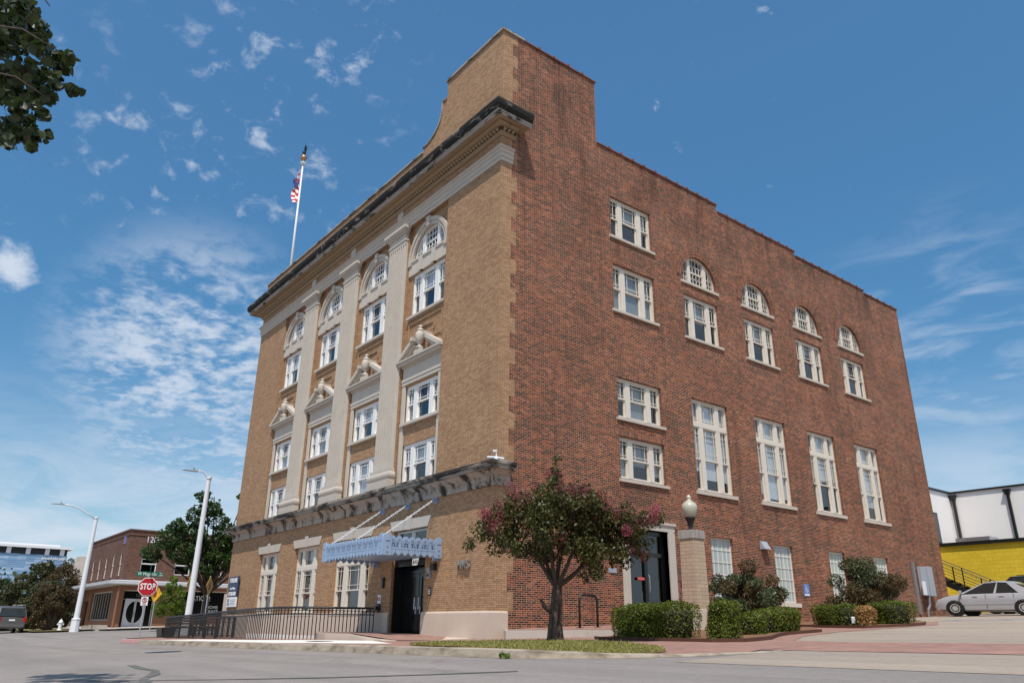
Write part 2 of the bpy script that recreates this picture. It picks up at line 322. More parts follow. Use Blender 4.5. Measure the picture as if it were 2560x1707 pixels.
leafmat('box_leaf', (0.03, 0.05, 0.005), (0.15, 0.175, 0.016), 0.5, 0.25)
leafmat('golden_leaf', (0.2, 0.12, 0.03), (0.48, 0.27, 0.11), 0.6, 0.2)
leafmat('photinia_leaf', (0.03, 0.042, 0.018), (0.13, 0.15, 0.075), 0.4, 0.15)
leafmat('russet_leaf', (0.045, 0.03, 0.012), (0.125, 0.085, 0.035), 0.5, 0.15)
leafmat('oak_leaf', (0.018, 0.042, 0.010), (0.07, 0.115, 0.03), 0.45, 0.25)
leafmat('bright_leaf', (0.06, 0.11, 0.012), (0.16, 0.22, 0.03), 0.5, 0.3)
leafmat('pear_leaf', (0.014, 0.026, 0.008), (0.06, 0.08, 0.028), 0.4, 0.18, 0.4)
leafmat('bush_leaf', (0.03, 0.04, 0.015), (0.10, 0.095, 0.04), 0.5, 0.2)
leafmat('hill_leaf', (0.02, 0.04, 0.012), (0.07, 0.10, 0.035), 0.6, 0.2)
leafmat('grass_blade', (0.13, 0.15, 0.03), (0.42, 0.36, 0.14), 0.6, 0.35)

# ------------------------------------------------------------------ mesh helpers
def tag(o, label=None, cat=None, group=None, kind=None):
    if label: o['label'] = label
    if cat: o['category'] = cat
    if group: o['group'] = group
    if kind: o['kind'] = kind
    return o
def empty(name, loc, rz=0, label=None, cat=None, group=None):
    o = bpy.data.objects.new(name, None); COL.objects.link(o); o.location = loc; o.rotation_euler = (0, 0, rz); o.empty_display_size = 0.3
    return tag(o, label, cat, group)
def absloc(o):
    v = Vector((0, 0, 0))
    while o is not None: v += Vector(o.location); o = o.parent
    return v
class MB:
    def __init__(s, T=None): s.v = []; s.f = []; s.mi = []; s.uv = {}; s.T = T; s.cur = 0
    def vert(s, p): s.v.append(tuple(s.T(*p)) if s.T else tuple(p)); return len(s.v)-1
    def face(s, pts, uv=None):
        ids = [s.vert(p) for p in pts]
        if uv: s.uv[len(s.f)] = uv
        s.f.append(ids); s.mi.append(s.cur)
    def box(s, x0, x1, y0, y1, z0, z1):
        c = [s.vert(p) for p in ((x0, y0, z0), (x1, y0, z0), (x1, y1, z0), (x0, y1, z0), (x0, y0, z1), (x1, y0, z1), (x1, y1, z1), (x0, y1, z1))]
        for q in ((3, 2, 1, 0), (4, 5, 6, 7), (0, 1, 5, 4), (1, 2, 6, 5), (2, 3, 7, 6), (3, 0, 4, 7)): s.f.append([c[i] for i in q]); s.mi.append(s.cur)
        return s
    def hexa(s, p8):
        c = [s.vert(p) for p in p8]
        for q in ((3, 2, 1, 0), (4, 5, 6, 7), (0, 1, 5, 4), (1, 2, 6, 5), (2, 3, 7, 6), (3, 0, 4, 7)): s.f.append([c[i] for i in q]); s.mi.append(s.cur)
        return s
    def prism(s, poly, d0, d1):      # polygon in (a,z), extruded along d
        n = len(poly); a = [s.vert((p[0], d0, p[1])) for p in poly]; b = [s.vert((p[0], d1, p[1])) for p in poly]
        s.f.append(a); s.mi.append(s.cur); s.f.append(b[::-1]); s.mi.append(s.cur)
        for i in range(n): j = (i+1) % n; s.f.append([a[i], a[j], b[j], b[i]][::-1]); s.mi.append(s.cur)
        return s
    def slab(s, poly, zf, th):       # polygon in (x,y), top height zf(x,y), thickness
        n = len(poly); a = [s.vert((p[0], p[1], zf(*p))) for p in poly]; b = [s.vert((p[0], p[1], zf(*p)-th)) for p in poly]
        s.f.append(a); s.mi.append(s.cur)
        for i in range(n): j = (i+1) % n; s.f.append([b[i], b[j], a[j], a[i]]); s.mi.append(s.cur)
        return s
    def tube(s, pts, rad, n=8, cap=True):
        pts = [Vector(p) for p in pts]; rings = []
        if not hasattr(rad, '__len__'): rad = [rad]*len(pts)
        prev = None
        for i, p in enumerate(pts):
            t = (pts[min(i+1, len(pts)-1)]-pts[max(i-1, 0)]).normalized()
            if prev is None: a = t.orthogonal().normalized()
            else:
                a = prev-t*prev.dot(t); a = a.normalized() if a.length > 1e-6 else t.orthogonal().normalized()
            prev = a; b = t.cross(a)
            rings.append([s.vert(p+(a*math.cos(2*math.pi*k/n)+b*math.sin(2*math.pi*k/n))*rad[i]) for k in range(n)])
        for r0, r1 in zip(rings, rings[1:]):
            for k in range(n): l = (k+1) % n; s.f.append([r0[k], r0[l], r1[l], r1[k]]); s.mi.append(s.cur)
        if cap:
            s.f.append(rings[0][::-1]); s.mi.append(s.cur); s.f.append(rings[-1]); s.mi.append(s.cur)
        return s
    def lathe(s, prof, c=(0, 0, 0), n=20, axis='z'):
        rings = []
        for r, h in prof:
            rr = []
            for k in range(n):
                a = 2*math.pi*k/n; p = (r*math.cos(a), r*math.sin(a), h)
                if axis == 'x': p = (p[2], p[0], p[1])
                if axis == 'y': p = (p[0], p[2], p[1])
                rr.append(s.vert((p[0]+c[0], p[1]+c[1], p[2]+c[2])))
            rings.append(rr)
        for r0, r1 in zip(rings, rings[1:]):
            for k in range(n): l = (k+1) % n; s.f.append([r0[k], r0[l], r1[l], r1[k]]); s.mi.append(s.cur)
        s.f.append(rings[0][::-1]); s.mi.append(s.cur); s.f.append(rings[-1]); s.mi.append(s.cur)
        return s
    def build(s, name, mats, parent=None, smooth=False, world=False, bevel=0, uvbox=True, auto=None):
        me = bpy.data.meshes.new(name)
        off = absloc(parent) if (parent is not None and world) else Vector((0, 0, 0))
        me.from_pydata([tuple(Vector(v)-off) for v in s.v], [], s.f)
        if not isinstance(mats, (list, tuple)): mats = [mats]
        for m in mats: me.materials.append(M[m] if isinstance(m, str) else m)
        if len(mats) > 1: me.polygons.foreach_set('material_index', s.mi)
        bm = bmesh.new(); bm.from_mesh(me)
        if not s.uv: bmesh.ops.recalc_face_normals(bm, faces=bm.faces)
        bm.to_mesh(me); bm.free()
        if uvbox:
            ul = me.uv_layers.new(name='UVMap')
            for pi, p in enumerate(me.polygons):
                nx, ny, nz = (abs(c) for c in p.normal)
                cu = s.uv.get(pi)
                for k, li in enumerate(p.loop_indices):
                    v = s.v[me.loops[li].vertex_index]
                    if cu: ul.data[li].uv = cu[k]
                    elif nz >= max(nx, ny): ul.data[li].uv = (v[0], v[1])
                    elif nx > ny: ul.data[li].uv = (v[1], v[2])
                    else: ul.data[li].uv = (v[0], v[2])
        if smooth: me.polygons.foreach_set('use_smooth', [True]*len(me.polygons))
        me.update()
        o = bpy.data.objects.new(name, me); COL.objects.link(o)
        if parent is not None: o.parent = parent
        if auto:
            try: me.set_sharp_from_angle(angle=R_(auto))
            except Exception: pass
        if bevel:
            b = o.modifiers.new('bevel', 'BEVEL'); b.width = bevel; b.segments = 2; b.limit_method = 'ANGLE'; b.angle_limit = R_(40)
        return o
def struct(o): o['kind'] = 'structure'; return o
def text(name, body, size, mat, parent, origin, right=(1, 0, 0), up=(0, 0, 1), extrude=0.004, align='CENTER', sx=1.0, bold=0.0):
    cu = bpy.data.curves.new(name, 'FONT'); cu.body = body; cu.size = size; cu.extrude = extrude; cu.align_x = align; cu.align_y = 'CENTER'; cu.offset = bold; cu.resolution_u = 3
    t = bpy.data.objects.new(name, cu); COL.objects.link(t); bpy.context.view_layer.update()
    me = bpy.data.meshes.new_from_object(t.evaluated_get(bpy.context.evaluated_depsgraph_get()))
    bpy.data.objects.remove(t); bpy.data.curves.remove(cu)
    r, u = Vector(right).normalized(), Vector(up).normalized(); n = r.cross(u)
    off = absloc(parent) if parent is not None else Vector((0, 0, 0))
    o_ = Vector(origin)-off
    for v in me.vertices: v.co = o_+r*(v.co.x*sx)+u*v.co.y+n*v.co.z
    me.materials.clear(); me.materials.append(M[mat]); me.update()
    o = bpy.data.objects.new(name, me); COL.objects.link(o)
    if parent is not None: o.parent = parent
    return o
rng = np.random.default_rng(7)
def leaves(name, pts, size, mat, parent=None, up=0.35, jitter=0.35, outward=None, aspect=0.55, fold=0.0):
    """one leaf-shaped face at each point, turned at random"""
    n = len(pts); pts = np.asarray(pts, float)
    d = rng.normal(size=(n, 3)); d[:, 2] += up
    if outward is not None: d += outward
    nrm = d/np.linalg.norm(d, axis=1)[:, None]
    t = np.cross(nrm, rng.normal(size=(n, 3))); t /= np.linalg.norm(t, axis=1)[:, None]
    b = np.cross(nrm, t)
    s = size*(1+jitter*rng.uniform(-1, 1, n))[:, None]
    v = np.empty((n, 6, 3))
    v[:, 0] = pts-t*s*0.5; v[:, 1] = pts-t*s*0.12+b*s*aspect*0.5; v[:, 2] = pts+t*s*0.22+b*s*aspect*0.42
    v[:, 3] = pts+t*s*0.55; v[:, 4] = pts+t*s*0.22-b*s*aspect*0.42; v[:, 5] = pts-t*s*0.12-b*s*aspect*0.5
    if fold: v[:, [1, 2, 4, 5]] += (nrm*s*fold)[:, None, :]
    off = np.array(absloc(parent)) if parent is not None else np.zeros(3)
    me = bpy.data.meshes.new(name); me.vertices.add(6*n); me.vertices.foreach_set('co', (v-off).reshape(-1))
    q = np.arange(n)[:, None]*6
    idx = np.concatenate([q+0, q+1, q+2, q+3, q+0, q+3, q+4, q+5], 1).reshape(-1)
    me.loops.add(8*n); me.loops.foreach_set('vertex_index', idx.astype(np.int32))
    me.polygons.add(2*n); me.polygons.foreach_set('loop_start', np.arange(0, 8*n, 4, dtype=np.int32))
    me.update(calc_edges=True); me.materials.append(M[mat])
    o = bpy.data.objects.new(name, me); COL.objects.link(o)
    if parent is not None: o.parent = parent
    return o
def cluster(centers, radii, n, flat=0.8, shell=0.5):
    """n points spread through blobs"""
    c = np.asarray(centers, float); r = np.asarray(radii, float)
    w = r**2; k = rng.choice(len(c), n, p=w/w.sum())
    d = rng.normal(size=(n, 3)); d /= np.linalg.norm(d, axis=1)[:, None]
    q = rng.uniform(shell, 1, n)**(1/2.0)
    p = d*(r[k]*q)[:, None]; p[:, 2] *= flat
    return c[k]+p, d
FRONT = lambda a, d, z: (a, d, z)
SIDE = lambda a, d, z: (-d, a, z)

# ------------------------------------------------------------------ the ground
def fx(x):
    if x >= 0: return 0.0125*min(x, 40)
    if x >= -22: return 0.0125*x
    if x >= -36: return -0.275+(-22-x)/14*0.155
    return -0.12
def fy(y): return 0.039*max(-26, min(y, 46))
def gz(x, y): return 0.6675+fx(x)+fy(y)
xs = sorted(set([-900, -500, -300, -200, -140, -100, -80, -65, -55] + [x*1.0 for x in range(-48, 32, 2)] + [36, 45, 60, 90, 140, 220, 400, 900]))
ys = sorted(set([-900, -400, -200, -100, -60, -40, -32, -26] + [y*1.0 for y in range(-24, 48, 2)] + [60, 90, 150, 300, 600, 900]))
mb = MB()
for i in range(len(xs)-1):
    for j in range(len(ys)-1):
        q = [(xs[i], ys[j]), (xs[i+1], ys[j]), (xs[i+1], ys[j+1]), (xs[i], ys[j+1])]
        mb.face([(x, y, gz(x, y)) for x, y in q])
o = struct(mb.build('road', 'asphalt'))
bm = bmesh.new(); bm.from_mesh(o.data); bmesh.ops.remove_doubles(bm, verts=bm.verts, dist=1e-4); bm.to_mesh(o.data); bm.free()
def arc(cx, cy, r, a0, a1, n): return [(cx+r*math.cos(R_(a0+(a1-a0)*i/n)), cy+r*math.sin(R_(a0+(a1-a0)*i/n))) for i in range(n+1)]
def sz(x, y): return 0.69+0.0125*max(x, -22)+(0.018*y if y < 0 else 0.036*y)
# kerb line: cross street corner, along the front, round into the drive
kerb = [(-22.6, 40), (-22.6, 0.5)] + arc(-18.0, 0.0, 4.7, 185, 268, 10)[1:] + [(-15, -4.85), (-10, -4.98), (-4, -5.0), (2, -5.0), (6.2, -5.0)] + [(7.4, -4.86), (8.5, -4.4), (9.3, -3.6), (9.7, -2.6), (9.8, -1.9)]
def ktop(x, y):
    t = max(0.0, min(1.0, (x-7.0)/2.7)) if y < -1 and x > 0 else 0.0
    return gz(x, y)+0.125*(1-t)+0.006
def offset(path, d):
    out = []
    for i, p in enumerate(path):
        a, b = Vector(path[max(i-1, 0)]), Vector(path[min(i+1, len(path)-1)]); t = (b-a).normalized()
        out.append((p[0]-t.y*d, p[1]+t.x*d))
    return out
kin = offset(kerb, 0.17); kmid = offset(kerb, 0.03)
mb = MB()
def strip(mb, p, zp, q, zq):
    for i in range(len(p)-1): mb.face([(*p[i], zp(*p[i])), (*p[i+1], zp(*p[i+1])), (*q[i+1], zq(*q[i+1])), (*q[i], zq(*q[i]))])
strip(mb, kerb, lambda x, y: gz(x, y)-0.05, kmid, lambda x, y: ktop(x, y)-0.012)
strip(mb, kmid, lambda x, y: ktop(x, y)-0.012, kin, ktop)
strip(mb, kin, ktop, offset(kerb, 0.2), lambda x, y: gz(x, y)-0.05)
struct(mb.build('kerb', 'curb_stone'))
gut = offset(kerb, -0.06)
mb = MB(); strip(mb, gut, lambda x, y: gz(x, y)+0.004, kerb, lambda x, y: gz(x, y)+0.004); struct(mb.build('gutter', 'curb_stone'))
# red painted kerb at the corner
mb = MB(); rp = kerb[5:13]; rm_ = offset(kerb, 0.026)[5:13]; ri_ = offset(kerb, 0.168)[5:13]
rp2 = offset(kerb, -0.004)[5:13]
strip(mb, rp2, lambda x, y: gz(x, y)+0.01, rm_, lambda x, y: ktop(x, y)-0.007); strip(mb, rm_, lambda x, y: ktop(x, y)-0.007, ri_, lambda x, y: ktop(x, y)+0.005)
stone('faded_red_paint', (0.50, 0.27, 0.27), 0.7, 0.45, 0.65, (2, 2, 2), dark=(0.33, 0.2, 0.17, 1)); struct(mb.build('painted_kerb', 'faded_red_paint'))
# front pavement of brick pavers inside the kerb; slopes to meet the kerb
def pave(x, y): return max(sz(x, y), 0) if y > -3 else sz(x, y)
inner = offset(kerb, 0.185)
poly = inner[1:-1] + [(9.3, -1.9), (9.3, 0.6), (8.0, 1.0), (7.0, 3.0), (6.4, 5.4), (6.4, 8.0), (6.3, 10.8), (4.7, 14.4), (0.0, 16.5), (0.0, 0.0), (-20.74, 0.0), (-20.74, 0.5)]
def poly_fill(poly, zf, name, mat, cell=1.0):
    bm = bmesh.new(); vs_ = [bm.verts.new((x, y, 0)) for x, y in poly]; f = bm.faces.new(vs_)
    bmesh.ops.triangulate(bm, faces=[f])
    x0, x1 = min(p[0] for p in poly), max(p[0] for p in poly); y0, y1 = min(p[1] for p in poly), max(p[1] for p in poly)
    for k in range(int((x1-x0)/cell)): bmesh.ops.bisect_plane(bm, geom=bm.verts[:]+bm.edges[:]+bm.faces[:], plane_co=(x0+(k+0.5)*cell, 0, 0), plane_no=(1, 0, 0))
    for k in range(int((y1-y0)/cell)): bmesh.ops.bisect_plane(bm, geom=bm.verts[:]+bm.edges[:]+bm.faces[:], plane_co=(0, y0+(k+0.5)*cell, 0), plane_no=(0, 1, 0))
    for v in bm.verts: v.co.z = zf(v.co.x, v.co.y)
    bmesh.ops.recalc_face_normals(bm, faces=bm.faces)
    me = bpy.data.meshes.new(name); bm.to_mesh(me); bm.free(); me.materials.append(M[mat])
    ul = me.uv_layers.new(name='UVMap')
    for l in me.loops: v = me.vertices[l.vertex_index].co; ul.data[l.index].uv = (v.x, v.y)
    if me.polygons and me.polygons[0].normal.z < 0: me.flip_normals()
    o = bpy.data.objects.new(name, me); COL.objects.link(o); return o
def pz(x, y):
    if y < 0:
        e = sz(x, 0)*(1-min(1, -y/5)) + (ktop(x, -5))*min(1, -y/5)
        t2 = max(0.0, min(1.0, (x-5.5)/3.0))
        return (e+0.002)*(1-t2)+(gz(x, y)+0.012)*t2 if x > -19 else max(e, gz(x, y)+0.1)
    t = max(0.0, min(1.0, (x-2.0)/2.7))
    return gz(x, y)+0.05-0.038*t
struct(poly_fill(poly, pz, 'pavement', 'paver'))
# white concrete part of the pavement before the ramp
poly = [(-13.5, -4.8), (-2.5, -4.82), (1.9, -4.0), (-2.2, -2.25), (-6.0, -2.4), (-8.5, -3.1), (-13.0, -3.3)]
struct(poly_fill(poly, lambda x, y: pz(x, y)+0.006, 'concrete_walk', 'white_concrete'))
# brick band of the pavement that crosses the drive, concrete drive apron and the parking lot
struct(poly_fill([(9.2, -1.9), (34, -2.4), (34, 0.9), (9.2, 0.6)], lambda x, y: gz(x, y)+0.010, 'pavement_crossing', 'paver', 2))
struct(poly_fill([(9.9, -4.6), (34, -5.0), (34, -2.4), (9.7, -1.9)], lambda x, y: gz(x, y)+0.004, 'drive_apron', 'lot_asphalt', 2))
struct(poly_fill([(9.2, 0.62), (34, 0.9), (34, 33.5), (-8, 33.5), (-8, 27), (0.3, 26.5), (0.3, 16.5), (4.6, 14.4), (6.2, 10.8), (6.3, 8.0), (6.3, 5.4), (6.9, 2.8), (7.8, 0.9)], lambda x, y: gz(x, y)+0.006, 'parking_lot', 'lot_asphalt', 2))
# blue bay marking on the parking lot
mb = MB()
for x0, x1, y0 in ((4.2, 6.6, 15.2), (4.6, 5.6, 15.7), (5.8, 7.0, 16.2), (4.0, 4.5, 16.4)): mb.face([(x, y, gz(x, y)+0.016) for x, y in ((x0, y0), (x1, y0), (x1, y0+0.22), (x0, y0+0.22))])
stone('worn_blue_paint', (0.16, 0.24, 0.42), 0.6, 0.5, 0.6, (2, 2, 2), dark=(0.28, 0.24, 0.2, 1)); struct(mb.build('bay_marking', 'worn_blue_paint'))
# tar seams, oil streak and worn patches of the road
def seam(pts, w, name, mat, lift=0.006):
    mb = MB(); p = offset(pts, w if not hasattr(w, '__len__') else 0)
    l = []; r = []
    for i, q in enumerate(pts):
        a, b = Vector(pts[max(i-1, 0)]), Vector(pts[min(i+1, len(pts)-1)]); t = (b-a).normalized()
        ww = (w[i] if hasattr(w, '__len__') else w)*(1+0.3*math.sin(i*2.7))
        l.append((q[0]-t.y*ww, q[1]+t.x*ww)); r.append((q[0]+t.y*ww, q[1]-t.x*ww))
    strip(mb, r, lambda x, y: gz(x, y)+lift, l, lambda x, y: gz(x, y)+lift); return struct(mb.build(name, mat))
seam([(2.0, -9.0), (3.2, -9.15), (4.3, -9.2), (5.2, -9.45), (5.9, -9.75), (6.6, -9.9), (7.0, -10.2), (6.9, -10.6)], 0.06, 'road_seam', 'tar')
seam([(4.9, -10.8), (6.0, -10.05), (7.0, -9.3), (8.0, -8.4), (8.8, -7.4), (9.3, -6.6)], [0.02, 0.03, 0.035, 0.05, 0.1, 0.06], 'road_seam', 'tar')
for (x, y, r, n_) in ((-2.6, -3.55, 0.36, 'manhole_cover'),):
    mb = MB(); mb.face([(x+r*math.cos(k*math.pi/12), y+r*math.sin(k*math.pi/12), pz(x, y)+0.016) for k in range(24)]); tag(mb.build(n_, 'black_metal'), 'round black manhole cover set in the white concrete walk', 'manhole cover')
mb = MB(); x, y = -4.0, -6.9; mb.face([(x+0.42*math.cos(k*math.pi/12), y+0.42*math.sin(k*math.pi/12), gz(x, y)+0.006+0.0125*0.42*math.cos(k*math.pi/12)+0.039*0.42*math.sin(k*math.pi/12)) for k in range(24)])
tag(mb.build('manhole_cover', 'black_metal'), 'round dark manhole cover in the asphalt near the red kerb', 'manhole cover')

# ------------------------------------------------------------------ the brick building
X0, Y1 = -20.74, 26.49
BLD = empty('brick_building', (0, 0, 0.6), 0, 'four storey brick hall with tan front, red side wall and black stained cornice', 'building')
def P(mb, name, mats, **kw): return mb.build(name, mats, kw.pop('parent', BLD), world=True, **kw)
def wall(mb, a0, a1, z0, z1, ops, d=0.0, reveal=0.2):
    A = sorted(set([a0, a1]+[o_['a0'] for o_ in ops]+[o_['a1'] for o_ in ops])); Z = sorted(set([z0, z1]+[o_['z0'] for o_ in ops]+[o_['z1'] for o_ in ops]))
    A = [a for a in A if a0-1e-6 <= a <= a1+1e-6]; Z = [z for z in Z if z0-1e-6 <= z <= z1+1e-6]
    for i in range(len(A)-1):
        for j in range(len(Z)-1):
            ca, cz = (A[i]+A[i+1])/2, (Z[j]+Z[j+1])/2
            if any(o_['a0'] < ca < o_['a1'] and o_['z0'] < cz < o_['z1'] for o_ in ops): continue
            mb.face([(A[i], d, Z[j]), (A[i+1], d, Z[j]), (A[i+1], d, Z[j+1]), (A[i], d, Z[j+1])])
    for o_ in ops:
        b0, b1, y0, y1 = o_['a0'], o_['a1'], o_['z0'], o_['z1']; rv = o_.get('reveal', reveal)
        if o_.get('arch'):
            c, r = (b0+b1)/2, (b1-b0)/2; n = 20; sp = y1-r-0.02
            pts = [(c-r*math.cos(math.pi*k/n), sp+r*math.sin(math.pi*k/n)) for k in range(n+1)]
            for (p, q) in zip(pts, pts[1:]):
                mb.face([(p[0], d, p[1]), (q[0], d, q[1]), (q[0], d, y1), (p[0], d, y1)])
                mb.face([(p[0], d, p[1]), (p[0], d+rv, p[1]), (q[0], d+rv, q[1]), (q[0], d, q[1])])
            ztop = sp
        else:
            ztop = y1; mb.face([(b0, d, y1), (b1, d, y1), (b1, d+rv, y1), (b0, d+rv, y1)])
        mb.face([(b0, d, y0), (b0, d+rv, y0), (b0, d+rv, ztop), (b0, d, ztop)]); mb.face([(b1, d, y0), (b1, d+rv, y0), (b1, d+rv, ztop), (b1, d, ztop)])
        mb.face([(b0, d, y0), (b1, d, y0), (b1, d+rv, y0), (b0, d+rv, y0)])
def grid(mb, a0, a1, z0, z1, va, hz, d0, d1, w=0.02):
    for a in va: mb.box(a-w/2, a+w/2, d0, d1, z0, z1)
    for z in hz: mb.box(a0, a1, d0-0.001, d1+0.001, z-w/2, z+w/2)
def sash(mb, a0, a1, z0, z1, d, va=(), hz=(), r=0.042, th=0.04):
    mb.box(a0, a0+r, d, d+th, z0, z1); mb.box(a1-r, a1, d, d+th, z0, z1); mb.box(a0+r, a1-r, d, d+th, z0, z0+r*1.1); mb.box(a0+r, a1-r, d, d+th, z1-r, z1)
    grid(mb, a0+r, a1-r, z0+r, z1-r, [a0+(a1-a0)*k for k in va], [z0+(z1-z0)*k for k in hz], d+0.008, d+0.03)
def triple(T, a0, a1, z0, z1, d, paint, sill=True, trans=0.0, blind=None, upper=0.5, lab=None, sillm=None, sillh=0.12, wide=0.1):
    """three double-hung sashes between thick mullions; frame > glass, sill, blind"""
    w = a1-a0; mb = MB(T); f = 0.065
    mb.box(a0, a0+f, d, d+0.12, z0, z1); mb.box(a1-f, a1, d, d+0.12, z0, z1); mb.box(a0+f, a1-f, d, d+0.12, z1-f*1.3, z1); mb.box(a0+f, a1-f, d, d+0.12, z0, z0+f*0.8)
    m0, m1 = a0+w*0.215, a0+w*0.315; m2, m3 = a0+w*0.685, a0+w*0.785
    mb.box(m0, m1, d-0.006, d+0.13, z0+f*0.8, z1-f*1.3); mb.box(m2, m3, d-0.006, d+0.13, z0+f*0.8, z1-f*1.3)
    zt = z1-f*1.3; zb = z0+f*0.8; zz = zt
    cols = ((a0+f, m0), (m1, m2), (m3, a1-f))
    if trans:
        ztr = z0+(z1-z0)*(1-trans); mb.box(a0+0.02, a1-0.02, d-0.012, d+0.14, ztr-0.11, ztr+0.05)
        for k, (c0, c1) in enumerate(cols): sash(mb, c0, c1, ztr+0.05, zt, d+0.03, (0.2, 0.8) if k == 1 else ((0.3,) if k == 0 else (0.7,)), (0.17,) if T is SIDE else ())
        zz = ztr-0.11
    zm = zb+(zz-zb)*(1-upper)
    for k, (c0, c1) in enumerate(cols):
        sash(mb, c0, c1, zm-0.02, zz, d+0.02, (0.2, 0.8) if k == 1 else (0.5,), (0.22, 0.79))
        sash(mb, c0, c1, zb, zm+0.025, d+0.062)
    o = P(mb, 'window', paint)
    if lab: o['label'] = lab
    gb = MB(T); gb.face([(a0+f*0.5, d+0.1, z0+0.03), (a1-f*0.5, d+0.1, z0+0.03), (a1-f*0.5, d+0.1, z1-0.03), (a0+f*0.5, d+0.1, z1-0.03)]); P(gb, 'glass', 'window_glass', parent=o)
    if sill:
        sb = MB(T); sb.hexa([(a0-wide, -0.07+d-0.1 if d > 0.15 else -0.07, z0-sillh), (a1+wide, -0.07+d-0.1 if d > 0.15 else -0.07, z0-sillh), (a1+wide, d+0.1, z0-sillh), (a0-wide, d+0.1, z0-sillh), (a0-wide, -0.07+d-0.1 if d > 0.15 else -0.07, z0-0.03), (a1+wide, -0.07+d-0.1 if d > 0.15 else -0.07, z0-0.03), (a1+wide, d+0.1, z0+0.003), (a0-wide, d+0.1, z0+0.003)])
        P(sb, 'sill', sillm or 'clean_stone', parent=o)
    if blind:
        for (c0, c1), fr in zip(cols, blind[0]):
            if fr > 0: bb = MB(T); bb.box(c0, c1, d+0.13, d+0.14, z1-(z1-z0)*fr, z1); P(bb, 'blind', blind[1], parent=o)
    return o
def archwin(T, c, r, z0, d, paint, sillz=0.1, sill=True, sw=0.1, stilt=0.0):
    mb = MB(T); n = 24; f = 0.06
    zb_ = z0; z0 = z0+stilt
    for k in range(n):
        t0, t1 = math.pi*k/n, math.pi*(k+1)/n
        p = [(c+q*math.cos(t), z0+q*math.sin(t)) for t, q in ((t0, r), (t1, r), (t1, r-f), (t0, r-f))]
        mb.prism(p, d, d+0.12)
    mb.box(c-r+f, c+r-f, d, d+0.12, zb_, zb_+f)
    for s in (-1, 1):
        if stilt: mb.box(*sorted((c+s*r, c+s*(r-f))), d, d+0.12, zb_, z0)
    mw = 0.17*r; mc = 0.38*r
    for s in (-1, 1):
        a0, a1 = sorted((c+s*mc, c+s*(mc+mw))); zt = z0+math.sqrt(max(0.01, (r-f*0.5)**2-(mc+mw)**2)); zt2 = z0+math.sqrt((r-f*0.5)**2-mc**2)
        z = (zt, zt2) if s > 0 else (zt, zt2)
        poly = [(c+s*(mc+mw), zb_+f), (c+s*mc, zb_+f), (c+s*mc, zt2), (c+s*(mc+mw), zt)]
        mb.prism(poly, d-0.006, d+0.13)
        ax = c+s*(mc+mw)
        a = c+s*(mc+mw+(r-f-mc-mw)*0.45); h = math.sqrt(max(0.0, (r-f*0.6)**2-(a-c)**2)); mb.box(a-0.012, a+0.012, d+0.03, d+0.05, zb_+f, z0+h)
        for k in (1, 2):
            zz = zb_+f+(r*0.66)*k/3; e = math.sqrt((r-f*0.6)**2-max(0, zz-z0)**2); q0, q1 = sorted((ax, c+s*e)); mb.box(q0, q1, d+0.03, d+0.05, zz-0.012, zz+0.012)
    zt3 = z0+r-f; H = zt3-zb_-f; zm = zb_+f+H*0.46; mb.box(c-mc, c+mc, d+0.02, d+0.08, zm-0.03, zm+0.03)
    mb.box(c-mc, c-mc+0.035, d+0.02, d+0.08, zb_+f, z0+0.8*r); mb.box(c+mc-0.035, c+mc, d+0.02, d+0.08, zb_+f, z0+0.8*r)
    for k in (1, 2, 3):
        a = c-mc+2*mc*k/4; h = math.sqrt((r-f*0.6)**2-(a-c)**2); mb.box(a-0.009, a+0.009, d+0.03, d+0.055, zb_+f, z0+h)
    for zz in (zb_+f+H*0.23, zb_+f+H*0.72): mb.box(c-mc, c+mc, d+0.03, d+0.055, zz-0.009, zz+0.009)
    o = P(mb, 'arched_window', paint)
    gb = MB(T); gb.face([(c+r-0.03, d+0.1, zb_+0.02), *[(c+(r-0.03)*math.cos(math.pi*k/n), d+0.1, z0+0.02+(r-0.03)*math.sin(math.pi*k/n)) for k in range(n+1)], (c-r+0.03, d+0.1, zb_+0.02)]); P(gb, 'glass', 'window_glass', parent=o)
    if sill:
        sb = MB(T); sb.box(c-r-sw, c+r+sw, -0.06+max(0, d-0.12), d+0.1, zb_-sillz, zb_-0.002); P(sb, 'sill', 'clean_stone', parent=o)
    return o
